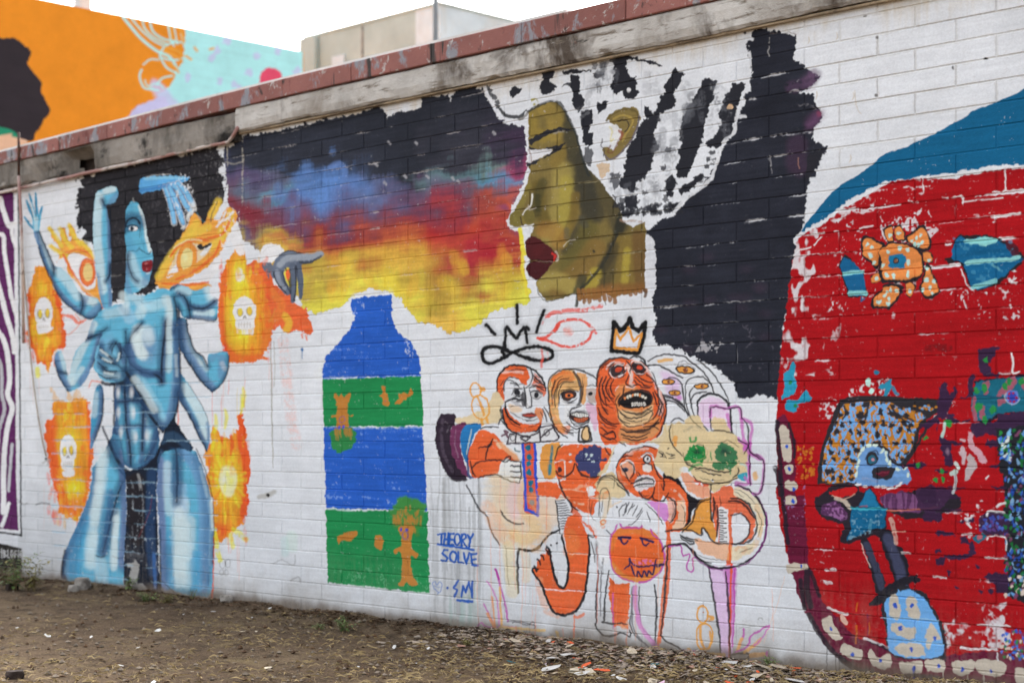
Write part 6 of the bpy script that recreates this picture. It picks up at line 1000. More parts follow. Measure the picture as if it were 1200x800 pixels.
for q in range(6): E(728 + 24 * math.cos(q), 326 + 26 * math.sin(q), 7, 7, (170, 30, 46))
RING(728, 326, 42, 40, 6, (170, 180, 190), .8, f=.6); S("490 325 560 322 680 325", 9, (24, 70, 96), .9)
rag("640 440 700 420 1100 420 1100 600 660 560")
# beaded column at the right edge
fr(1040, 540, 5)
F("640 -200 700 -190 1100 -190 1100 800 720 800 700 700 690 500 680 300 690 200 660 0 640 -100", (34, 36, 42), 1, r=6); F("540 340 600 300 700 310 700 420 600 430 550 400", (50, 40, 70), .95, r=5); rag("540 345 590 310 690 300 700 415 560 420", .8)
for i in range(760):
    x = 690 + 400 * rng.random(); y = -180 + 970 * rng.random()
    if x < 710 and y < 0: x += 20
    c = ((50, 88, 168), (96, 146, 196), (30, 104, 52), (30, 104, 52), (116, 154, 188), (112, 64, 92), (34, 66, 146), (34, 36, 42))[int(rng.integers(8))]
    if y > 680 and i % 2: c = (206, 190, 176)
    E(x, y, 6 + 4 * rng.random(), 9 + 10 * rng.random(), c, .97, rot=rng.normal() * .4, r=2)
for i in range(34): E(550 + 145 * rng.random(), 325 + 85 * rng.random(), 9, 11, ((60, 70, 150), (70, 100, 180), (90, 60, 120))[i % 3], .9, r=2)
for i in range(40): E(660 + 60 * rng.random(), -180 + 170 * rng.random(), 8, 13, ((120, 176, 226), (40, 128, 60), (64, 110, 200), (200, 210, 206))[i % 4], .95, rot=rng.random(), r=2)
fr(950, 640, 4.8)
for i in range(70): E(1075 + 130 * rng.random(), 470 + 165 * rng.random(), 8, 10, ((40, 80, 170), (36, 120, 60), (60, 110, 200), (206, 190, 176), (110, 50, 90))[i % 5], .95, r=2)
fr(1040, 540, 5)
rag("190 150 280 155 270 240 200 245", .9); rag("210 300 250 290 310 310 300 350 220 350"); rag("410 345 500 332 515 345 480 360 420 362"); rag("285 420 350 412 405 425 300 435"); rag("430 445 470 440 480 480 440 482"); rag("345 550 400 545 470 540 480 480 500 470 515 545 400 575 350 562"); rag("285 590 310 565 330 575 320 605 290 610"); rag("575 680 600 655 680 660 700 680 700 770 630 770 625 720 590 700"); rag("280 520 310 510 315 535 285 535"); rag("350 645 370 650 360 675"); rag("515 610 540 615 530 635"); rag("395 730 415 740 400 755"); rag("535 755 555 760 545 780"); rag("595 755 625 760 600 775"); rag("350 210 430 205 400 222"); rag("270 150 450 155 440 168 280 170", .8); rag("615 150 700 148 690 165 630 170"); rag("260 285 330 282 440 285 360 296", .9)
F("500 440 560 425 580 440 545 480 520 470", (34, 98, 118), 1, r=4); E(540, 445, 16, 14, (170, 90, 100)); S("440 430 490 425 480 445", 14, (196, 186, 190), .8, dry=.3); S("470 365 490 390", 14, (214, 210, 210), .9, dry=.2); S("585 460 600 440 690 448 696 520", 9, (214, 212, 212), .9, dry=.3); S("570 562 640 568 700 570", 10, (214, 212, 212), .9, dry=.25); S("640 265 690 245", 14, (216, 214, 212), .9, dry=.2); S("585 320 600 295 680 298", 12, (214, 212, 212), .9, dry=.25); S("580 105 592 90", 11, (214, 212, 212), .9); SPL(zone("430 230 560 230 560 400 430 400"), (212, 210, 212), .64, N_F, .8); S("270 672 340 682", 11, (206, 190, 190), .8, dry=.3); S("80 535 130 542", 9, (206, 200, 200), .8, dry=.3); S("35 412 100 410", 8, (214, 170, 150), .7, dry=.35)
for x, y in ((285, 110), (325, 112), (320, 60), (180, 22)): E(x, y, 13, 14, (40, 130, 60), r=4)
S("395 75 398 130 385 190", 16, (180, 190, 190), .8, dry=.25); S("380 70 400 60", 30, (180, 206, 196), .8, dry=.2)
fr(0, 0, 1); S("1087 408 1112 407", 6, (84, 20, 24), .6, dry=.45, soft=2)

# ---------------------------------------------------------------- hand-brushed edges, pores the paint has missed
_dx = ((vnoise(5, 5, 41) - .5) * 2.0 + (vnoise(16, 14, 42) - .5) * 1.8); _dy = ((vnoise(5, 5, 43) - .5) * 2.0 + (vnoise(18, 14, 44) - .5) * 1.8)
_gy = np.clip(np.arange(CH)[:, None] + _dy, 0, CH - 1.01); _gx = np.clip(np.arange(CW)[None, :] + _dx, 0, CW - 1.01)
_yy = _gy.astype(np.int32); _xx = _gx.astype(np.int32); _fy = (_gy - _yy).astype(np.float32)[..., None]; _fx = (_gx - _xx).astype(np.float32)[..., None]
CAN = (CAN[_yy, _xx] * (1 - _fx) + CAN[_yy, _xx + 1] * _fx) * (1 - _fy) + (CAN[_yy + 1, _xx] * (1 - _fx) + CAN[_yy + 1, _xx + 1] * _fx) * _fy
_p = sstep(.82, .88, vnoise(2.5, 2.5, 45) * .6 + vnoise(9, 6, 46) * .4)
CAN += (col((190, 190, 190)) - CAN) * (_p * .32 * sstep(.02, .10, CAN.mean(2)) * (1 - .6 * red))[..., None]
CAN *= (1 + .13 * (N_H - .5) + .10 * (N_B - .5) + .10 * (vnoise(2, 2, 47) - .5))[..., None]
# mud splash, and a contact shadow painted in along the soil
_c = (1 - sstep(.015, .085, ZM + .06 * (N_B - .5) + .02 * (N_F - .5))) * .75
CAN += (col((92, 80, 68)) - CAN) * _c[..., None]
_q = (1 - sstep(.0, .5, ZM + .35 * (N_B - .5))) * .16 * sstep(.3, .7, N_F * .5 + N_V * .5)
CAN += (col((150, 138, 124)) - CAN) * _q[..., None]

# ---------------------------------------------------------------- painted gable of the building behind
MURAL = CAN
OA_Z = 22.0
OD_ANG = math.radians(46.9)
OPD = math.cos(OD_ANG) * FWD + math.sin(OD_ANG) * RGT
OPA = CAM + OA_Z * (FWD + RGT * (100 - 600) / FPX)
OL0, OL1 = float(sight(np.array([-170.]), np.array([0.]), OPA, OPD)[0][0]), float(sight(np.array([356.]), np.array([0.]), OPA, OPD)[0][0])
OTOP = float(sight(np.array([100.]), np.array([10.2]), OPA, OPD)[1][0])
set_canvas(OPA, OPD, OL0, OL1, 2.0, OTOP + .1, 110., (244, 130, 36))
CAN *= (1 + .10 * (N_B - .5) + .06 * (N_F - .5))[..., None]
_clip[0] = None
fr(0, 0, 5)
TL, LV = (160, 224, 214), (182, 180, 226)
F("30 225 90 225 130 255 180 300 170 350 160 372 200 430 245 490 240 540 290 630 270 690 220 770 180 830 60 820 0 760 -300 900 -700 900 -700 300 -200 230", (48, 42, 46), 1, r=3)
F("-500 760 0 745 60 830 -500 900", (40, 132, 100), 1); F("-500 900 20 790 70 800 130 850 -500 980", (214, 170, 140), 1)
F("1000 500 1040 400 1080 330 1090 150 1110 150 1800 300 1800 900 960 900 930 580 900 560 940 540", TL, 1, r=4)
F("730 720 800 620 850 600 910 580 950 560 1010 640 1010 720 900 800 740 800", LV, 1, r=5); F("880 480 930 470 1000 560 1080 640 1060 720 980 640 900 560", LV, .8, r=4, soft=10)
for q, w in (("720 100 760 150 830 230 920 300 1000 340 1050 430", 17), ("770 110 830 180 900 240 960 270", 11), ("835 125 850 170 900 220 980 260", 11), ("880 140 900 190 960 230 1020 240", 13), ("985 150 1000 230 1020 270", 11), ("1020 160 1040 260", 9), ("935 330 960 280 1020 250 1100 260 1100 320 1050 350 980 350 935 330", 12), ("940 340 980 400 1040 430", 12), ("840 380 880 350 930 352", 9), ("830 410 818 450 840 510 880 525 930 530", 12), ("850 470 860 500 900 520", 8), ("920 500 950 460 1010 445", 11), ("880 500 930 490 960 520", 9), ("1060 200 1080 280", 9)): S(q, w, TL, .95, dry=.1)
for q in ("960 300 1010 320 1060 350", "970 280 1040 300 1070 330", "1000 150 1010 230", "1060 170 1075 250", "990 370 1030 400 1045 425", "1090 330 1120 350", "1140 280 1155 300", "1230 290 1250 285"): S(q, 14, (232, 150, 60), .9, dry=.15)
for x, y in ((1240, 340), (1270, 300), (1500, 330), (1620, 305), (1460, 430), (1370, 490), (1290, 480), (1560, 240), (1740, 415), (1330, 240), (1100, 460), (1400, 520)): F([x - 22, y + 8, x, y - 26, x + 24, y, x + 6, y + 24], LV, .75, r=6, dry=.2)
F("1520 500 1530 430 1560 405 1600 400 1640 420 1650 450 1630 500 1640 560 1520 560", (206, 74, 100), 1, r=2); S("1650 450 1660 480 1640 500", 9, (206, 150, 150), .8)
GABLE = CAN

CAN = None
# ================================================================ materials
def new_mat(name):
    m = bpy.data.materials.new(name); m.use_nodes = True
    n = m.node_tree.nodes; n.clear()
    o = n.new('ShaderNodeOutputMaterial'); p = n.new('ShaderNodeBsdfPrincipled'); m.node_tree.links.new(p.outputs[0], o.inputs[0])
    return m, m.node_tree, p
class NT:
    def __init__(s, t): s.t = t
    def n(s, kind, **k):
        q = s.t.nodes.new('ShaderNode' + kind)
        for a, b in k.items(): setattr(q, a, b)
        return q
    def l(s, a, b): s.t.links.new(a, b)
    def noise(s, scale, detail=6, rough=.6, vec=None, dist=0.):
        q = s.n('TexNoise'); q.inputs['Scale'].default_value = scale; q.inputs['Detail'].default_value = detail; q.inputs['Roughness'].default_value = rough; q.inputs['Distortion'].default_value = dist
        if vec is not None: s.l(vec, q.inputs['Vector'])
        return q.outputs['Fac']
    def ramp(s, fac, stops):
        q = s.n('ValToRGB'); e = q.color_ramp.elements
        while len(e) < len(stops): e.new(.5)
        for x, (p, c) in zip(e, stops): x.position = p; x.color = (c, c, c, 1) if isinstance(c, (int, float)) else (*c, 1)
        s.l(fac, q.inputs[0]); return q.outputs['Color']
    def mix(s, fac, a, b, mode='MIX'):
        q = s.n('Mix', data_type='RGBA', blend_type=mode)
        for v, i in ((fac, q.inputs[0]), (a, q.inputs[6]), (b, q.inputs[7])):
            if isinstance(v, bpy.types.NodeSocket): s.l(v, i)
            elif isinstance(v, (int, float)): i.default_value = v
            else: i.default_value = (*v, 1)
        return q.outputs[2]
    def scaled(s, vec, sc):
        q = s.n('Mapping'); q.inputs['Scale'].default_value = sc; s.l(vec, q.inputs['Vector']); return q.outputs[0]
    def bump(s, h, p, strength=.3, dist=.01):
        q = s.n('Bump'); q.inputs['Strength'].default_value = strength; q.inputs['Distance'].default_value = dist
        s.l(h, q.inputs['Height']); s.l(q.outputs[0], p.inputs['Normal']); return q
def lin(*c): return tuple(float(v) for v in s2l(c))

def canvas_image(name, arr):
    h, w = arr.shape[:2]
    img = bpy.data.images.new(name, w, h, alpha=False)
    a = np.clip(arr, 0, 1)
    a = np.where(a < .0031308, a * 12.92, 1.055 * np.maximum(a, 1e-6) ** (1 / 2.4) - .055)
    buf = np.ones((h, w, 4), np.float32); buf[..., :3] = a[::-1]
    img.pixels.foreach_set(buf.ravel()); img.update(); img.pack()
    return img
def paint_mat(name, arr, A, d, x0, x1, z0, z1, bump=.35, rough=.72):
    """a painted wall: the canvas laid over the wall by position, in metres"""
    m, t, p = new_mat(name); k = NT(t)
    geo = k.n('NewGeometry'); sub = k.n('VectorMath', operation='SUBTRACT'); k.l(geo.outputs['Position'], sub.inputs[0]); sub.inputs[1].default_value = (A[0], A[1], 0)
    dot = k.n('VectorMath', operation='DOT_PRODUCT'); k.l(sub.outputs[0], dot.inputs[0]); dot.inputs[1].default_value = (d[0], d[1], 0)
    sep = k.n('SeparateXYZ'); k.l(geo.outputs['Position'], sep.inputs[0])
    mu = k.n('MapRange', clamp=False); mu.inputs[1].default_value = x0; mu.inputs[2].default_value = x1; k.l(dot.outputs['Value'], mu.inputs[0])
    mv = k.n('MapRange', clamp=False); mv.inputs[1].default_value = z0; mv.inputs[2].default_value = z1; k.l(sep.outputs[2], mv.inputs[0])
    cb = k.n('CombineXYZ'); k.l(mu.outputs[0], cb.inputs[0]); k.l(mv.outputs[0], cb.inputs[1])
    ti = k.n('TexImage', extension='EXTEND'); ti.image = canvas_image(name + '_paint', arr); k.l(cb.outputs[0], ti.inputs[0])
    pos = geo.outputs['Position']
    grime = k.ramp(k.noise(2.6, 4, .65, pos), [(.30, .90), (.62, 1.0)])
    fine = k.ramp(k.noise(60, 2, .7, pos), [(.25, .93), (.7, 1.0)])
    c = k.mix(1., ti.outputs[0], grime, 'MULTIPLY'); c = k.mix(1., c, fine, 'MULTIPLY')
    k.l(c, p.inputs['Base Color'])
    p.inputs['Roughness'].default_value = rough; p.inputs['Specular IOR Level'].default_value = .10
    hgt = k.mix(.45, k.noise(75, 2, .65, pos), k.noise(14, 3, .6, pos)); k.bump(hgt, p, bump, .006)
    return m
M = {}
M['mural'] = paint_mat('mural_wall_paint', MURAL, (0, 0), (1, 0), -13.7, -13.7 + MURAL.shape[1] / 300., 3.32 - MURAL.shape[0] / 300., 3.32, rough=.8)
M['gable'] = paint_mat('gable_paint', GABLE, OPA, OPD, OL0, OL0 + GABLE.shape[1] / 110., OTOP + .1 - GABLE.shape[0] / 110., OTOP + .1, .15, .8)

def weathered(name, base, layers, scale=1., bump=.3, rough=.85, sx=(1, 1, 1), per_object=0.):
    """base colour and layers of (noise scale, lo, hi, colour, stretch)"""
    m, t, p = new_mat(name); k = NT(t)
    tc = k.n('NewGeometry').outputs['Position']
    c = k.ramp(k.noise(3 * scale, 4, .65, tc), [(.25, tuple(v * .78 for v in base)), (.75, tuple(min(v * 1.15, 1) for v in base))])
    if per_object:
        oi = k.n('ObjectInfo'); c = k.mix(1., c, k.ramp(oi.outputs['Random'], [(0, 1 - per_object), (1, 1 + per_object * .2)]), 'MULTIPLY')
    for i, (sc, lo, hi, colr, st) in enumerate(layers):
        mp = k.n('Mapping'); mp.inputs['Scale'].default_value = st; mp.inputs['Location'].default_value = (3.1 * i, 1.7 * i, 5.3 * i); k.l(tc, mp.inputs['Vector'])
        c = k.mix(k.ramp(k.noise(sc, 5, .68, mp.outputs[0], .4), [(lo, 0.), (hi, 1.)]), c, colr)
    k.l(c, p.inputs['Base Color']); p.inputs['Roughness'].default_value = rough; p.inputs['Specular IOR Level'].default_value = .25
    k.bump(k.noise(14, 6, .75, tc), p, bump, .02)
    return m
M['ledge'] = weathered('weathered_concrete', lin(196, 192, 185), [(2.2, .50, .70, lin(150, 142, 132), (1, 1, .5)), (1.5, .53, .66, lin(84, 74, 65), (1.3, 1, .8)), (9, .56, .66, lin(120, 110, 98), (.5, 1, 2.5)), (7, .62, .74, lin(196, 192, 184), (1, 1, 2)), (5, .66, .74, lin(146, 100, 84), (1, 1, 1)), (3.4, .66, .72, lin(40, 37, 35), (.6, 1, 1.8))], bump=.6)
M['ledge_old'] = weathered('mouldy_concrete', lin(150, 143, 134), [(2.0, .44, .62, lin(92, 87, 80), (1, 1, .6)), (3.0, .56, .66, lin(34, 32, 30), (.8, 1, 1)), (7, .64, .74, lin(172, 166, 158), (1, 1, 2))], bump=.7)
M['coping'] = weathered('red_peeling_paint', lin(150, 98, 90), [(5, .55, .61, lin(140, 140, 146), (1, 1, .6)), (2.0, .60, .63, lin(66, 60, 58), (2.2, 1, .22)), (16, .60, .66, lin(176, 166, 160), (1, 1, 1)), (11, .62, .68, lin(74, 58, 54), (1, 1, .6)), (9, .64, .70, lin(190, 186, 182), (1, 1, 1)), (4.5, .60, .70, lin(104, 52, 50), (1.6, 1, .4))], bump=.35, rough=.7, per_object=.22)
M['white_edge'] = weathered('white_metal_edge', lin(222, 221, 217), [(6, .60, .7, lin(160, 156, 150), (1, 1, 1))], rough=.5, bump=.1)
M['pink_pipe'] = weathered('pink_white_conduit', lin(206, 194, 186), [(2.0, .46, .54, lin(160, 120, 112), (1, 1, 1)), (9, .6, .68, lin(110, 96, 90), (1, 1, 1))], rough=.6)
M['beige'] = weathered('beige_render', lin(180, 192, 186), [(.8, .5, .75, lin(166, 178, 170), (1, 1, .5))], scale=.3, bump=.1)
M['pale'] = weathered('pale_render', lin(212, 222, 226), [(1.0, .55, .75, lin(200, 198, 190), (1, 1, .5))], scale=.3, bump=.1)
M['steel'] = weathered('galvanised_steel', lin(120, 124, 126), [(8, .5, .7, lin(96, 98, 100), (1, 1, .3))], rough=.5, bump=.05)
M['rust'] = weathered('rusty_steel', lin(70, 54, 48), [(20, .5, .65, lin(104, 66, 46), (1, 1, 1))], rough=.8)
M['grey_vent'] = weathered('grey_metal', lin(206, 206, 203), [], rough=.6, bump=.05)
M['roof'] = weathered('roof_felt', lin(120, 118, 114), [(2, .5, .7, lin(90, 88, 84), (1, 1, 1))])
M['cable'] = weathered('old_cable', lin(176, 166, 152), [(12, .55, .7, lin(120, 108, 96), (1, 1, 1))])
M['stone'] = weathered('broken_concrete', lin(150, 144, 136), [(9, .5, .65, lin(96, 90, 84), (1, 1, 1)), (14, .62, .7, lin(186, 182, 176), (1, 1, 1))], bump=.8)
M['brickbat'] = weathered('dark_wood', lin(52, 42, 37), [(9, .55, .7, lin(92, 74, 60), (1, 1, 1))], bump=.8)
def plain(name, c, var=.25, sc=30, rough=.8, trans=0.):
    m, t, p = new_mat(name); k = NT(t); g = k.n('NewGeometry').outputs['Position']
    oi = k.n('ObjectInfo').outputs['Random']
    a = k.ramp(k.noise(sc, 4, .6, g), [(.3, tuple(v * (1 - var) for v in c)), (.7, tuple(min(1, v * (1 + var)) for v in c))])
    k.l(a, p.inputs['Base Color']); p.inputs['Roughness'].default_value = rough; p.inputs['Specular IOR Level'].default_value = .2
    return m
M['flake_cream'] = plain('cream_paint_flake', lin(186, 174, 152), .25)
M['flake_white'] = plain('white_paint_flake', lin(196, 195, 190), .2)
M['flake_orange'] = plain('orange_paint_flake', lin(214, 98, 58), .15)
M['flake_teal'] = plain('teal_paint_flake', lin(34, 92, 98), .15)
M['flake_pink'] = plain('pink_paint_flake', lin(206, 176, 190), .15)
M['straw'] = plain('dry_straw', lin(158, 138, 98), .5, 6)
M['leaf_dead'] = plain('dead_leaf', lin(80, 60, 42), .6, 5)
M['chips'] = plain('small_paint_chips', lin(160, 146, 130), .6, 12)
def leaf_mat(name, a, b):
    m, t, p = new_mat(name); k = NT(t); g = k.n('NewGeometry').outputs['Position']
    k.l(k.ramp(k.noise(26, 3, .6, g), [(.3, a), (.7, b)]), p.inputs['Base Color']); p.inputs['Roughness'].default_value = .6
    p.inputs['Subsurface Weight'].default_value = .0
    return m
M['leaf'] = leaf_mat('weed_leaf', lin(62, 84, 42), lin(112, 130, 68)); M['leaf_y'] = leaf_mat('yellowing_leaf', lin(92, 96, 48), lin(140, 128, 70)); M['stem'] = plain('weed_stem', lin(110, 96, 66), .3)
def ground_mat():
    m, t, p = new_mat('dirt_ground'); k = NT(t); g = k.n('NewGeometry').outputs['Position']
    c = k.ramp(k.noise(.9, 6, .68, g, .3), [(.30, lin(90, 74, 59)), (.52, lin(112, 94, 75)), (.72, lin(134, 115, 91))])
    c = k.mix(k.ramp(k.noise(6, 5, .75, g), [(.48, 0.), (.66, .8)]), c, lin(58, 47, 37))
    c = k.mix(k.ramp(k.noise(2.2, 6, .75, k.scaled(g, (1, 1.6, 1)), .6), [(.54, 0.), (.68, .75)]), c, lin(140, 122, 90))
    c = k.mix(k.ramp(k.noise(70, 2, .8, g), [(.60, 0.), (.70, .8)]), c, lin(160, 144, 118))
    c = k.mix(k.ramp(k.noise(48, 2, .8, g), [(.62, 0.), (.72, .85)]), c, lin(40, 33, 27))
    k.l(c, p.inputs['Base Color']); p.inputs['Roughness'].default_value = .95; p.inputs['Specular IOR Level'].default_value = .1
    c2 = k.noise(130, 2, .8, g); c = k.mix(1., c, k.ramp(c2, [(.30, .62), (.70, 1.25)]), 'MULTIPLY'); k.l(c, p.inputs['Base Color'])
    k.bump(k.noise(10, 7, .78, g), p, 1.0, .06)
    return m
M['ground'] = ground_mat()

# ================================================================ helpers
C = scene.collection
def link(name, me, mat, parent=None, loc=(0, 0, 0), rot=(0, 0, 0)):
    o = bpy.data.objects.new(name, me); C.objects.link(o)
    if mat is not None and not me.materials: me.materials.append(mat)
    o.location = loc; o.rotation_euler = rot
    if parent is not None: o.parent = parent
    return o
def tag(o, label=None, cat=None, group=None, kind=None):
    if label: o['label'] = label
    if cat: o['category'] = cat
    if group: o['group'] = group
    if kind: o['kind'] = kind
    return o
def empty(name, loc=(0, 0, 0), rz=0.):
    o = bpy.data.objects.new(name, None); C.objects.link(o); o.location = loc; o.rotation_euler = (0, 0, rz); return o
def mesh(name, v, f, smooth=False):
    me = bpy.data.meshes.new(name); me.from_pydata([tuple(map(float, q)) for q in v], [], [tuple(map(int, q)) for q in f]); me.update()
    if smooth: me.polygons.foreach_set('use_smooth', [True] * len(me.polygons))
    return me
def box_vf(x0, x1, y0, y1, z0, z1):
    v = [(x0, y0, z0), (x1, y0, z0), (x1, y1, z0), (x0, y1, z0), (x0, y0, z1), (x1, y0, z1), (x1, y1, z1), (x0, y1, z1)]
    return v, [(0, 3, 2, 1), (4, 5, 6, 7), (0, 1, 5, 4), (1, 2, 6, 5), (2, 3, 7, 6), (3, 0, 4, 7)]
def box(name, x0, x1, y0, y1, z0, z1, mat, parent=None, bevel=0.):
    v, f = box_vf(x0, x1, y0, y1, z0, z1); me = mesh(name, v, f)
    if bevel:
        bm = bmesh.new(); bm.from_mesh(me); bmesh.ops.bevel(bm, geom=bm.edges[:], offset=bevel, segments=2, affect='EDGES', profile=.6); bm.to_mesh(me); bm.free()
    return link(name, me, mat, parent)
def tube(name, pts, r, mat, parent=None, seg=10):
    pts = [Vector(p) for p in pts]; v, f = [], []
    for i, p in enumerate(pts):
        t = (pts[min(i + 1, len(pts) - 1)] - pts[max(i - 1, 0)]).normalized()
        a = t.orthogonal().normalized() if abs(t.z) < .9 else Vector((1, 0, 0)); a = (a - t * a.dot(t)).normalized(); b = t.cross(a)
        rr = r[i] if isinstance(r, (list, tuple)) else r
        for k in range(seg): q = 2 * math.pi * k / seg; v.append(p + (a * math.cos(q) + b * math.sin(q)) * rr)
    for i in range(len(pts) - 1):
        for k in range(seg): f.append((i * seg + k, i * seg + (k + 1) % seg, (i + 1) * seg + (k + 1) % seg, (i + 1) * seg + k))
    f.append(tuple(range(seg))[::-1]); f.append(tuple(range((len(pts) - 1) * seg, len(pts) * seg)))
    return link(name, mesh(name, v, f, True), mat, parent)
A0, D0 = np.array([0., 0.]), np.array([1., 0.])
def wall_pt(u, v, y=0.):            # sighted point on the plane y in front of the wall
    x, z = sight(np.array([u]), np.array([v]), np.array([0., y]), D0); return float(x[0]), float(z[0])
def ground_pt(u, v):
    Z = EYE * FPX / (v - VPY); d = FWD + RGT * (u - 600) / FPX; q = CAM + d * Z; return float(q[0]), float(q[1])
R = random.Random(11)

# ================================================================ ground
def gh(x, y):
    h = .020 * noise.noise((x * 1.1, y * 1.1, 0)) + .012 * noise.noise((x * 3.3, y * 3.3, 4)) + .006 * noise.noise((x * 11, y * 11, 9))
    if -1.2 < y < .4: h += (.030 + .03 * noise.noise((x * 1.7, 3, 2))) * max(0, 1 - abs(min(y, 0)) / .45)
    d = max(abs(x + 7) - 12, abs(y + 3) - 8, 0)
    return h * max(0, 1 - d / 10) - .012
gx = list(np.concatenate([-np.geomspace(700, 15, 16), np.arange(-14.8, 1.0, .055), np.geomspace(1.3, 700, 18)]))
gy = list(np.concatenate([-np.geomspace(700, 8, 14), np.arange(-7.6, .25, .055), np.geomspace(.5, 700, 18)]))
gv = [(x, y, gh(x, y)) for y in gy for x in gx]; w = len(gx)
gf = [(j * w + i, j * w + i + 1, (j + 1) * w + i + 1, (j + 1) * w + i) for j in range(len(gy) - 1) for i in range(w - 1)]
tag(link('ground', mesh('ground', gv, gf, True), M['ground']), kind='structure')

# ================================================================ the painted wall
WX0, WX1 = -13.7, -1.72
wall = tag(empty('mural_wall', (0, 0, 0)), 'long white block wall covered in murals of figures, bottle and faces under a red coping', 'wall', kind='thing')
XS = wall_pt(283, 400)[0]      # the break in the ledge
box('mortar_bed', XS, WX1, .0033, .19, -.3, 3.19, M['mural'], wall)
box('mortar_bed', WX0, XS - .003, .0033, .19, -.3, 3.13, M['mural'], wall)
JW = .0065
def brick_mesh(name, x0, x1, z0, z1, cx, cz):
    x0 -= cx; x1 -= cx; z0 -= cz; z1 -= cz; b = .0028
    v = [(x0 + b, 0, z0 + b), (x1 - b, 0, z0 + b), (x1 - b, 0, z1 - b), (x0 + b, 0, z1 - b), (x0, .0018, z0), (x1, .0018, z0), (x1, .0018, z1), (x0, .0018, z1), (x0, .05, z0), (x1, .05, z0), (x1, .05, z1), (x0, .05, z1)]
    f = [(0, 1, 2, 3)]
    for i in range(4):
        j = (i + 1) % 4; f += [(4 + i, 4 + j, j, i), (8 + i, 8 + j, 4 + j, 4 + i)]
    return v, f
bricks = []
row = -2
while True:
    zt = ZREF + COURSE * 3 - COURSE * row          # top of this course
    if zt < -.05: break
    zb = zt - COURSE
    rr = row - 3
    if zt < 3.24:
        x = (XREF if rr % 2 == 0 else XREF + .195); x -= BLOCK * math.ceil((x - WX0) / BLOCK)
        while x < WX1:
            a, b = max(x, WX0), min(x + BLOCK, WX1)
            if b - a > .04 and (zt < 3.17 or a > XS - .1): bricks.append((a + JW / 2, b - JW / 2, zb + JW / 2, zt - JW / 2, (b - a) > .399))
            x += BLOCK
    row += 1
def seen(b):
    cx, cz = (b[0] + b[1]) / 2, (b[2] + b[3]) / 2
    if cz < .06 or cz > 3.19: return 0
    q = np.array([cx, 0.]) - CAM; Z = float(q @ FWD); u = 600 + FPX * float(q @ RGT) / Z; v = VPY - (cz - EYE) * FPX / Z
    if not (-10 < u < 1215 and -8 < v < 806): return 0
    return (b[1] - b[0]) * (b[3] - b[2]) / Z ** 3
order = sorted(range(len(bricks)), key=lambda i: -seen(bricks[i]))
near = [i for i in order[:300] if seen(bricks[i]) > 0]; near_set = set(near)
full_me = None
def jitter(i):
    h = random.Random(i * 7 + 1)
    return h.uniform(-.0012, .0012), h.uniform(-.0035, .0035), h.uniform(-.0035, .0035), h.uniform(-.0025, .0025)
for i in near:
    b = bricks[i]; cx, cz = (b[0] + b[1]) / 2, (b[2] + b[3]) / 2
    if b[4]:
        if full_me is None: v, f = brick_mesh('brick', *b[:4], cx, cz); full_me = mesh('brick', v, f)
        me = full_me
    else: v, f = brick_mesh('brick', *b[:4], cx, cz); me = mesh('brick', v, f)
    dy, ry, rz, rx = jitter(i)
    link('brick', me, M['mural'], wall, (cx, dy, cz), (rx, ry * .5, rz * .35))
V, Fc = [], []
for i, b in enumerate(bricks):
    if i in near_set: continue
    v, f = brick_mesh('brick', *b[:4], 0, 0); n0 = len(V); dy = jitter(i)[0]
    V += [(p[0], p[1] + dy, p[2]) for p in v]; Fc += [tuple(n0 + q for q in g) for g in f]
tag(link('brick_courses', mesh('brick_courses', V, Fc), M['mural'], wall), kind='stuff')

# concrete ledge: two lengths, rough underside, the left one broken open
def ledge(name, x0, x1, zb, zt, yf, mat, holes=(), seed=0, step=.03, amp=1.):
    nx = int((x1 - x0) / step); prof = [(.03, zb + .004), (yf + .012, zb), (yf, zb + .014), (yf - .004, (zb * 2 + zt) / 3), (yf - .002, (zb + 2 * zt) / 3), (yf, zt - .012), (yf + .012, zt), (.15, zt)]
    v = []
    for i in range(nx + 1):
        x = x0 + (x1 - x0) * i / nx
        for j, (y, z) in enumerate(prof):
            a = noise.noise((x * 2.2, seed, j * .2)); c = noise.noise((x * 17, seed + 3, j * 1.7)); e = noise.noise((x * 6, seed + 5, j * .9))
            edge = 1. if j in (1, 2) else .45
            yy = y + amp * (.004 * c + .006 * e); zz = z + amp * edge * (.010 * a + .006 * c + .012 * max(0, e - .25) * 3) if j < 3 else z + .003 * c * amp + .005 * a * amp
            for hx, hw, lo, hi, dep in holes:
                k = max(0, 1 - abs((x - hx) / hw) ** 3)
                if lo <= j <= hi: yy += dep * k
            v.append((x, yy, zz))
    n = len(prof); gone = lambda i, j: any(abs(x0 + (x1 - x0) * (i + .5) / nx - hx_) < hw_ * (.62 + .25 * noise.noise((i * .5, j, 3))) and lo_ <= j < hi_ and dep_ > .1 for hx_, hw_, lo_, hi_, dep_ in holes)
    f = [(i * n + j, i * n + j + 1, (i + 1) * n + j + 1, (i + 1) * n + j) for i in range(nx) for j in range(n - 1) if not gone(i, j)]
    f += [tuple(range(n))[::-1], tuple(nx * n + j for j in range(n))]
    f = [tuple(reversed(q)) for q in f]
    return link(name, mesh(name, v, f), mat, wall)
ledge('concrete_ledge', XS, WX1, 3.186, 3.345, -.05, M['ledge'], seed=1)
hx = wall_pt(97, 400)[0]
o = ledge('concrete_ledge', WX0, XS - .01, 3.125, 3.325, -.045, M['ledge_old'], holes=((hx, .22, 2, 4, .16), (hx - .5, .25, 1, 3, .02)), seed=7, amp=1.5)
o['label'] = 'mouldy broken length of ledge'
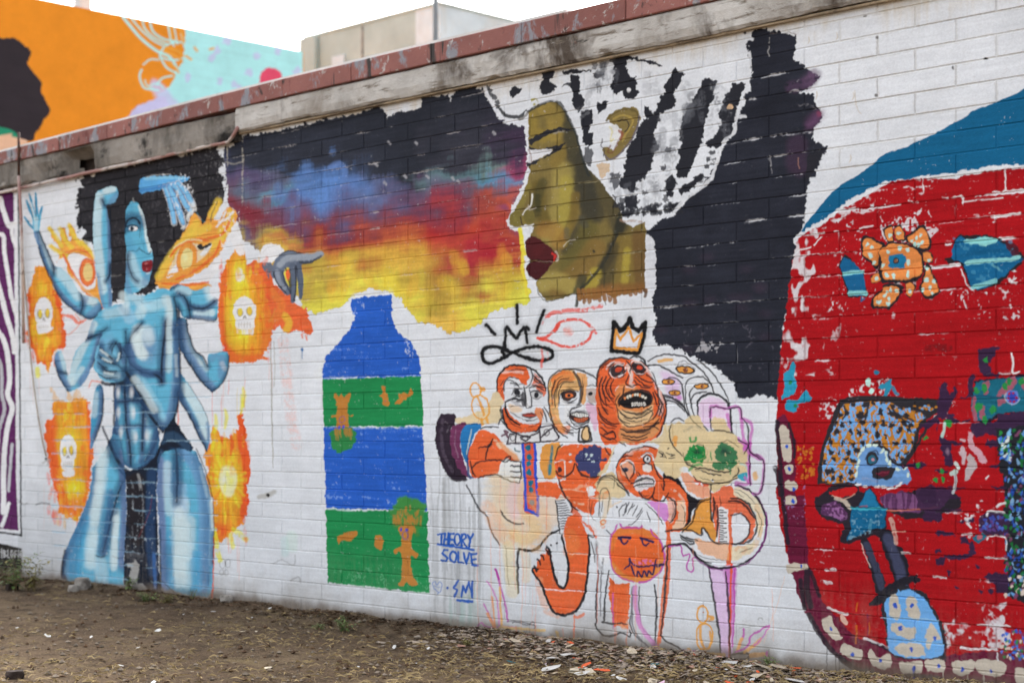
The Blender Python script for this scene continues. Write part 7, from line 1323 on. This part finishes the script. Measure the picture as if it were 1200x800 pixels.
box('dark_backing', WX0, XS - .02, .13, .17, 3.11, 3.32, M['brickbat'], wall)  # dark backing added behind the broken ledge to keep its hole dark
M['tan'] = weathered('tan_timber_strip', lin(168, 150, 124), [(4, .46, .62, lin(112, 98, 80), (1, 1, 1))], rough=.8)
box('timber_strip', XS + .01, WX1, -.030, -.002, 3.172, 3.184, M['tan'], wall, .003)
# red coping tiles, sagging a little towards the left end, and the pale roof edge over them
XA, XB = wall_pt(0, 400)[0], wall_pt(320, 400)[0]
def sag(x): return -.055 * min(1.15, max(0, (XB - x) / (XB - XA)))
x = WX0 + .02
while x < WX1 - .1:
    L = .72 + .08 * R.uniform(-1, 1); x1 = min(x + L, WX1); s0, s1 = sag(x), sag(x1)
    bm = bmesh.new(); v, f = box_vf(x + .0015, x1 - .0015, -.062 + R.uniform(-.003, .003), .16, 3.350, 3.466 + R.uniform(-.002, .002))
    v = [(p[0], p[1], p[2] + (s0 if p[0] < (x + x1) / 2 else s1) * (1 if p[2] > 3.4 else .7)) for p in v]
    bv = [bm.verts.new(q) for q in v]; [bm.faces.new([bv[j] for j in q]) for q in f]
    bmesh.ops.bevel(bm, geom=bm.edges[:], offset=.004, segments=1, affect='EDGES')
    me = bpy.data.meshes.new('coping_tile'); bm.to_mesh(me); bm.free()
    link('coping_tile', me, M['coping'], wall); x = x1
x = WX0
while x < wall_pt(470, 60)[0]:
    x1 = x + 1.6; v, f = box_vf(x, x1 - .004, -.05, .2, 3.4695, 3.4835); v = [(p[0], p[1], p[2] + sag(p[0])) for p in v]
    link('roof_edge', mesh('roof_edge', v, f), M['white_edge'], wall); x = x1
box('roof_deck', WX0, WX1, .2, 7.5, 3.20, 3.33, M['roof'], wall)
# conduit hanging under the left ledge, bent up at the break
pts = []
for u in list(range(-60, 262, 12)):
    vv = 205 - (u - 100) * .222 if u > 24 else 205 + (100 - u) * .222
    X, Z = wall_pt(u, vv - 1.5, -.03); pts.append((X, -.032 + .004 * math.sin(u * .7), Z + .002 * math.sin(u)))
pts += [(*((wall_pt(268, 167, -.03)[0]), -.035), wall_pt(268, 167, -.03)[1]), (wall_pt(276, 160, -.03)[0], -.05, wall_pt(276, 160, -.03)[1]), (wall_pt(283, 150, -.03)[0], -.06, wall_pt(283, 150, -.03)[1])]
tube('conduit', pts, .013, M['pink_pipe'], wall)

# ================================================================ things fixed to the wall
X, _ = wall_pt(22, 400, -.075)
pp = empty('downpipe', (X, -.075, 0)); tag(pp, 'thin upright pipe at the wall left end, rusty dark top and pale lower length', 'pipe')
zt = wall_pt(22.5, 155, -.075)[1]; zm = wall_pt(22.5, 206, -.075)[1]; zl = wall_pt(25, 268, -.075)[1]
o = tube('upper_length', [(0, 0, zm), (0, 0, zt)], .011, M['rust'], pp); o['label'] = 'dark rusty upper length'
o = tube('lower_length', [(.02, .03, zl - .9), (.01, .02, zl), (0, 0, zm)], .0125, M['pink_pipe'], pp); o['label'] = 'pale painted lower length'
cab = [(*[wall_pt(u, v, -.02)[0]], -.02, wall_pt(u, v, -.02)[1]) for u, v in ((26, 262), (27, 300), (29, 330), (33, 380), (36, 420), (40, 455), (45, 490), (50, 518), (54, 534))]
tag(tube('cable', cab, .006, M['cable']), 'slack thin cable hanging down the white wall beside the left flame skulls', 'cable')
X0, Z0 = wall_pt(23, 156.5, .05); X1, Z1 = wall_pt(80, 161, .3)
bd = tag(box('roof_board', -.6, .6, -.05, .05, -.022, .022, M['white_edge'], None, .004), 'white board lying on the roof edge beside the rusty pipe top', 'board')
bd.location = ((X0 + X1) / 2, .16, 3.455); bd.rotation_euler = (0, math.radians(1.5), .1); bd.scale = (max(.3, abs(X1 - X0) / 1.2), 1, 1)

# ================================================================ buildings behind
def upright_block(name, A, d, L0, L1, z1, depth, side, mat, parent):
    """a block whose front face runs along d from L0 to L1"""
    n = np.array([-d[1], d[0]]) * side
    c = [A + d * L0, A + d * L1, A + d * L1 + n * depth, A + d * L0 + n * depth]
    v = [(*q, 0) for q in c] + [(*q, z1) for q in c]
    return link(name, mesh(name, v, [(0, 1, 5, 4), (1, 2, 6, 5), (2, 3, 7, 6), (3, 0, 4, 7), (4, 5, 6, 7)]), mat, parent)
gb = tag(empty('gable_building', (float(OPA[0]), float(OPA[1]), 0)), 'tall orange and turquoise mural building rising behind the wall', 'building', kind='thing')
def local(o, e): o.location = (-e.location.x, -e.location.y, 0); return o
nrm = np.array([-OPD[1], OPD[0]]); side = 1 if nrm @ (OPA - CAM) > 0 else -1
local(upright_block('wall', OPA, OPD, OL0, OL1, OTOP, 9., side, M['gable'], gb), gb)
q = [OPA + OPD * (OL0 + .2) + nrm * side * .25, OPA + OPD * (OL1 - .2) + nrm * side * .25, OPA + OPD * (OL1 - .2) + nrm * side * 8.8, OPA + OPD * (OL0 + .2) + nrm * side * 8.8]
local(link('roof', mesh('roof', [(*a, OTOP + .012) for a in q], [(0, 1, 2, 3)]), M['roof'], gb), gb)
# roof vent on the gable building
La = float(sight(np.array([117.]), np.array([0.]), OPA, OPD)[0][0]); q = OPA + OPD * La + nrm * side * .5
vt = tag(empty('roof_vent', (float(q[0]), float(q[1]), OTOP)), 'pale grey flue standing on the orange building roof', 'flue')
link('duct', mesh('duct', *box_vf(-.085, .085, -.085, .085, -.1, 2.2)), M['grey_vent'], vt); link('cowl', mesh('cowl', *box_vf(-.14, .14, -.14, .14, 2.2, 2.36)), M['grey_vent'], vt)
# beige block with its corner towards us
BZ = 30.0
BC = CAM + BZ * (FWD + RGT * (515 - 600) / FPX); BT = EYE + (VPY - 5.5) * BZ / FPX
be = tag(empty('beige_building', (float(BC[0]), float(BC[1]), 0)), 'beige flat-roofed building with a white corner behind the wall', 'building', kind='thing')
def alongL(u, A, d): return float(sight(np.array([float(u)]), np.array([0.]), A, d)[0][0])
Lb, Lw = alongL(357, BC, D0), alongL(487, BC, D0); Lr = alongL(690, BC, OPD)
e2 = OPD
def quadblock(name, p, q, z0, z1, th, mat, parent):
    p, q = np.asarray(p), np.asarray(q); d = (q - p) / np.linalg.norm(q - p); n = np.array([-d[1], d[0]])
    if n @ (p - CAM) < 0: n = -n
    c = [p, q, q + n * th, p + n * th]; v = [(*a, z0) for a in c] + [(*a, z1) for a in c]
    f = [(0, 1, 5, 4), (1, 2, 6, 5), (2, 3, 7, 6), (3, 0, 4, 7), (4, 5, 6, 7), (3, 2, 1, 0)]
    o = link(name, mesh(name, v, f), mat, parent); return local(o, parent)
quadblock('wall', BC + D0 * Lb, BC + D0 * Lw, 0, BT, .3, M['beige'], be)
quadblock('wall', BC + D0 * Lw, BC, 0, BT, .3, M['pale'], be)['label'] = 'white painted end of the long face'
quadblock('wall', BC + e2 * .02, BC + e2 * Lr, 0, BT, .3, M['pale'], be)['label'] = 'white side face'
Lc = alongL(374, BC, D0)
quadblock('pilaster', BC + D0 * (Lb - .02) - np.array([0, .12]), BC + D0 * Lc - np.array([0, .12]), 0, BT - .02, .1, M['beige'], be)
L1_, L2_ = alongL(391, BC, D0), alongL(405, BC, D0)
zwin = EYE + (VPY - 60) * 31.5 / FPX
quadblock('window', BC + D0 * L1_ - np.array([0, .05]), BC + D0 * L2_ - np.array([0, .05]), zwin - 1.6, zwin, .04, M['pale'], be)
L3_ = alongL(424, BC, D0); quadblock('joint', BC + D0 * L3_ - np.array([0, .012]), BC + D0 * (L3_ + .05) - np.array([0, .012]), 0, BT - .03, .01, M['stone'], be)
rf = [BC + D0 * (Lb - .02) - np.array([0, .02]), BC - np.array([-.02, .02]), BC + e2 * Lr, BC + e2 * Lr + D0 * (Lb - .1)]
v = [(*a, BT) for a in rf] + [(*a, BT + .05) for a in rf]
local(link('roof', mesh('roof', v, [(0, 1, 5, 4), (1, 2, 6, 5), (2, 3, 7, 6), (3, 0, 4, 7), (4, 5, 6, 7), (3, 2, 1, 0)]), M['beige'], be), be)
# grey post between
PZ = 24.0; q = CAM + PZ * (FWD + RGT * (510.5 - 600) / FPX)
po = tag(empty('lamp_post', (float(q[0]), float(q[1]), 0)), 'slim grey steel post rising in front of the white building corner', 'post')
tube('shaft', [(0, 0, 0), (0, 0, 5), (0, 0, 10.4)], [.05, .045, .04], M['steel'], po); tube('base', [(0, 0, 0), (0, 0, .5)], .08, M['steel'], po); tube('arm', [(0, 0, 10.4), (.4, -.1, 10.7), (1.2, -.3, 10.8)], .03, M['steel'], po)
link('lamp_head', mesh('lamp_head', *box_vf(1.1, 1.7, -.45, -.25, 10.74, 10.86)), M['steel'], po)

# ================================================================ litter, stones and weeds at the foot of the wall
def flake_mesh(seed, w, l):
    h = random.Random(seed); n = h.randint(5, 8); top = []
    for i in range(n):
        a = 2 * math.pi * i / n + h.uniform(-.25, .25); r = h.uniform(.7, 1.15); top.append((l * r * math.cos(a), w * r * math.sin(a), h.uniform(0, .25) * w + .12 * w * (math.cos(a) ** 2)))
    v = top + [(x, y, z - .0022) for x, y, z in top]
    return mesh('paint_flake', v, [tuple(range(n)), tuple(range(n, 2 * n))[::-1]] + [(i, n + i, n + (i + 1) % n, (i + 1) % n) for i in range(n)])
fm = {}
def flake(u, v, size, matn, label, group, i):
    x, y = ground_pt(u, v); y = min(y, -.035)
    key = (i % 9, matn)
    if key not in fm: fm[key] = flake_mesh(i % 9 * 13 + 5, .55, 1.); fm[key].materials.append(M[matn])
    h = random.Random(i); o = link('paint_flake', fm[key], None, None, (x, y, gh(x, y) + .012), (h.uniform(-.35, .35), h.uniform(-.35, .35), h.uniform(0, 6.28))); o.scale = (size, size, size * h.uniform(.5, 1.2))
    tag(o, label, 'flake', group); return o
left = [(95, 718, 7), (185, 737, 8.5), (55, 745, 8), (75, 743, 7), (107, 747, 5.5), (162, 759, 5), (160, 768, 5), (141, 777, 5), (197, 781, 4.5), (225, 786, 3), (250, 717, 7), (295, 722, 4.5), (285, 740, 6), (21, 723, 4), (20, 735, 4), (200, 716, 4), (215, 720, 4), (239, 727, 3.5), (125, 693, 4), (262, 785, 6), (147, 748, 3), (312, 783, 9), (316, 716, 6), (462, 757, 8), (480, 762, 6), (502, 759, 5), (486, 778, 5), (300, 740, 4), (420, 781, 3), (563, 760, 4), (275, 775, 4), (180, 800, 8), (520, 772, 4), (600, 778, 6)]
for i, (u, v, s) in enumerate(left): flake(u, v, s / 2 / 170 * 1.15, 'flake_white' if i % 3 else 'flake_cream', 'small pale scrap lying on the bare dirt left of the chip strip', 'pale scraps on the bare dirt', i)
right = []
h = random.Random(5)
for i in range(150):
    u = 640 + 300 * h.random() if h.random() < .75 else 590 + 420 * h.random(); base = 748 + (u - 640) * .118; v = base + 5 + 36 * h.random() ** 1.2
    if v > 804: continue
    c = 'flake_orange' if h.random() < .14 else 'flake_teal' if h.random() < .03 else 'flake_pink' if h.random() < .06 else 'flake_white' if h.random() < .3 else 'flake_cream'
    right.append((u, v, 3.5 + 16 * h.random() ** 2.4, c))
for i, (u, v, s, c) in enumerate(right):
    k = c.split('_')[1]
    flake(u, v, s / 2 / 215 * 1.7, c, f'{k} paint flake in the chip strip below the orange figures', f'{k} flakes below the orange figures', 100 + i)
# stuff: chips too small to pick out, straw, dead leaves
def strewn(name, n, place, piece, mat, label, cat):
    V, Fc = [], []; h = random.Random(hash(name) % 1000 if False else len(name) * 31)
    while n > 0:
        p = place(h)
        if p is None: continue
        n -= 1; v, f = piece(h); a = h.uniform(0, 6.28); ca, sa = math.cos(a), math.sin(a); k0 = len(V); zz = gh(p[0], p[1])
        V += [(p[0] + x * ca - y * sa, p[1] + x * sa + y * ca, zz + z) for x, y, z in v]; Fc += [tuple(k0 + q for q in g) for g in f]
    o = link(name, mesh(name, V, Fc), mat); tag(o, label, cat, kind='stuff'); return o
def chip(h):
    s = .004 + .022 * h.random() ** 2.2; t = h.uniform(.35, .95); z = h.uniform(.002, .01)
    return [(-s, -s * t, z), (s * .8, -s * t, z + s * h.uniform(-.3, .5)), (s, s * t, z), (-s * .7, s * t * .8, z + s * h.uniform(-.3, .5))], [(0, 1, 2, 3)]
def strip_near(u0, u1, d):
    def f(h):
        u = h.uniform(u0, u1); x = wall_pt(u, 700)[0]; return (x, -.03 - abs(h.gauss(0, d)))
    return f
M['chips_d'] = plain('grey_rubble', lin(146, 134, 120), .5, 12); M['chips_p'] = plain('pink_paint_crumbs', lin(176, 136, 118), .4, 12)
strewn('paint_chips', 2300, strip_near(560, 1260, .24), chip, M['chips'], 'crumbs of cream paint strewn along the foot of the wall', 'chips')
strewn('wall_rubble', 2600, strip_near(540, 1260, .30), chip, M['chips_d'], 'grey rubble crumbs mixed into the litter along the wall foot', 'rubble')
strewn('pink_crumbs', 420, strip_near(600, 1260, .20), chip, M['chips_p'], 'pinkish paint crumbs scattered below the figures and red field', 'crumbs')
def blade(h):
    l = h.uniform(.02, .08); w_ = h.uniform(.0007, .0018); z = h.uniform(.003, .016); m_ = h.uniform(-.02, .02)
    return [(-l / 2, -w_, z), (-l / 2, w_, z), (0, m_ + w_, z + h.uniform(0, .012)), (0, m_ - w_, z + h.uniform(0, .012)), (l / 2, w_ * .6, z * .6), (l / 2, -w_ * .6, z * .6)], [(0, 1, 2, 3), (3, 2, 4, 5)]
def dirt_place(h):
    u = h.uniform(-60, 1260); base = 671 + .117 * u
    v = base + 3 + (830 - base) * h.random() if base < 825 else None
    if v is None: return None
    x, y = ground_pt(u, v)
    if y > -.03: return None
    k = noise.noise((x * .8, y * .8, 7)) + .5 * noise.noise((x * 2.4, y * 2.4, 1))
    near_ = max(0, (v - 730) / 70)
    if h.random() > .25 + .5 * near_ + .9 * k: return None
    return (x, y)
strewn('dry_grass', 7500, dirt_place, blade, M['straw'], 'dry straw scattered over the brown dirt', 'straw')
def deadleaf(h):
    s = h.uniform(.008, .026); z = h.uniform(.002, .012)
    return [(-s, 0, z), (0, -s * .5, z + s * .3), (s, 0, z + s * h.uniform(-.2, .4)), (0, s * .5, z + s * .3)], [(0, 1, 2), (0, 2, 3)]
def wall_or_dirt(h):
    if h.random() < .5: return strip_near(-40, 620, .16)(h)
    return dirt_place(h)
strewn('leaf_litter', 2600, wall_or_dirt, deadleaf, M['leaf_dead'], 'brown leaf litter gathered along the wall foot', 'leaf litter')
def pebble(h):
    s = .004 + .016 * h.random() ** 2.5; z = s * .3
    v = [(s * h.uniform(.8, 1.2), 0, z), (0, s * h.uniform(.6, 1.1), z), (-s * h.uniform(.8, 1.2), 0, z), (0, -s * h.uniform(.6, 1.1), z), (s * .2 * h.uniform(-1, 1), 0, z + s * h.uniform(.5, .9)), (0, 0, -s * .3)]
    return v, [(0, 1, 4), (1, 2, 4), (2, 3, 4), (3, 0, 4), (1, 0, 5), (2, 1, 5), (3, 2, 5), (0, 3, 5)]
def any_dirt(h):
    u = h.uniform(-60, 1260); base = 671 + .117 * u
    if base > 825: return None
    x, y = ground_pt(u, base + 2 + (830 - base) * h.random()); return (x, y) if y < -.02 else None
M['grit'] = plain('grit', lin(122, 110, 96), .5, 12)
strewn('grit', 2000, any_dirt, pebble, M['grit'], 'loose grit and small clods over the bare dirt', 'grit')
strewn('clods', 1300, any_dirt, pebble, M['leaf_dead'], 'dark crumbs of soil over the bare dirt', 'clods')
# stones
def stone_mesh(seed, sx, sy, sz):
    bm = bmesh.new(); bmesh.ops.create_icosphere(bm, subdivisions=3, radius=1)
    for vtx in bm.verts:
        n = noise.noise(vtx.co * 1.3 + Vector((seed, 0, 0))) * .35 + noise.noise(vtx.co * 4 + Vector((seed, 5, 0))) * .12
        q = vtx.co * (1 + n); q = Vector([math.copysign(min(abs(a), .72), a) for a in q]); vtx.co = Vector((q.x * sx, q.y * sy, q.z * sz))
    me = bpy.data.meshes.new('stone'); bm.to_mesh(me); bm.free(); return me
for u, v, sx, sy, sz, mt, lab in ((97, 691, .10, .07, .075, 'stone', 'larger grey broken concrete lump at the foot of the blue figure'), (86, 693, .05, .05, .04, 'stone', 'small grey stone left of the concrete lump by the blue figure'), (17, 791, .055, .04, .035, 'brickbat', 'dark chunk of wood on the dirt at the lower left corner'), (14, 690, .06, .05, .045, 'brickbat', 'dark stone beneath the weed at the left end of the wall'), (303, 703, .05, .04, .04, 'stone', 'small pale stone by the wall left of the bottle')):
    x, y = ground_pt(u, v); y = min(y, -.06); tag(link('stone', stone_mesh(u * .37, sx, sy, sz), M[mt], None, (x, y, gh(x, y) + sz * .35), (0, 0, u)), lab, 'stone')
# weeds: stems with paired leaflets
def weed(u, v, hgt, spread, stems, leafs, ls, label, seed, mat='leaf'):
    x, y = ground_pt(u, v); y = min(y, -.05); e = tag(empty('weed', (x, y, gh(x, y) - .005)), label, 'weed'); h = random.Random(seed)
    SV, SF, LV_, LF = [], [], [], []
    for s in range(stems):
        a = h.uniform(0, 6.28); lean = h.uniform(.2, 1) * spread; tall = hgt * h.uniform(.55, 1); prev = None; bx, by = h.uniform(-.03, .03) * spread * 10, h.uniform(-.02, .02)
        for i in range(leafs + 1):
            t = i / leafs; p = Vector((bx + lean * t ** 1.5 * math.cos(a), min(by + lean * t ** 1.5 * math.sin(a) * .6, -y - .02 if False else 9), tall * (t - .25 * t * t)))
            if y + p.y > -.015: p.y = -.015 - y
            if prev is not None:
                k = len(SV); r = .0028 * (1 - .7 * t)
                for q in (prev, p):
                    for w_ in ((r, 0), (-r * .5, r * .87), (-r * .5, -r * .87)): SV.append((q.x + w_[0], q.y + w_[1], q.z))
                SF += [(k, k + 1, k + 4, k + 3), (k + 1, k + 2, k + 5, k + 4), (k + 2, k, k + 3, k + 5)]
                for sd in (-1, 1):
                    b = a + sd * h.uniform(.9, 1.5); L = ls * h.uniform(.6, 1.15) * (1 - .35 * t); W = L * .24; dv = Vector((math.cos(b), math.sin(b), h.uniform(-.35, .45))).normalized(); sv = dv.cross(Vector((0, 0, 1))).normalized(); k = len(LV_)
                    pts_ = [p, p + dv * L * .4 + sv * W + Vector((0, 0, .1 * L)), p + dv * L - Vector((0, 0, .15 * L)), p + dv * L * .4 - sv * W + Vector((0, 0, .1 * L)), p + dv * L * .45 + Vector((0, 0, .04 * L))]
                    pts_ = [Vector((q.x, min(q.y, -.008 - y), q.z)) for q in pts_]
                    LV_ += [tuple(q) for q in pts_]; LF += [(k, k + 1, k + 4), (k + 1, k + 2, k + 4), (k + 2, k + 3, k + 4), (k + 3, k, k + 4)]
            prev = p
    link('stem', mesh('stem', SV, SF), M['stem'], e); link('leaf', mesh('leaf', LV_, LF), M[mat], e)['kind'] = 'stuff'
weed(12, 690, .40, .30, 12, 6, .085, 'bushy green weed at the left end of the wall below the purple panel', 1)
weed(36, 690, .34, .24, 10, 6, .08, 'leafy weed leaning towards the blue figure, right of the bushy one', 2, 'leaf_y')
weed(150, 693, .13, .07, 8, 4, .05, 'small dark green weed at the foot of the blue left leg', 3)
weed(172, 702, .09, .12, 14, 4, .04, 'low green weed patch beneath the black loin cloth', 4)
weed(196, 704, .09, .11, 12, 4, .04, 'low green weed patch beneath the blue right leg', 5, 'leaf_y')
weed(404, 735, .13, .10, 10, 5, .04, 'bright green sprig on the dirt below the blue and green bottle', 6)
weed(375, 733, .06, .06, 8, 4, .03, 'tiny green sprout left of the sprig below the bottle', 7)
weed(243, 700, .12, .03, 4, 5, .03, 'thin creeper climbing at the blue right foot', 8)
weed(903, 782, .08, .07, 9, 4, .035, 'small green tuft by the wall left of the red field', 9)
weed(550, 752, .05, .06, 8, 4, .03, 'low green tuft under the blue lettering', 10, 'leaf_y')
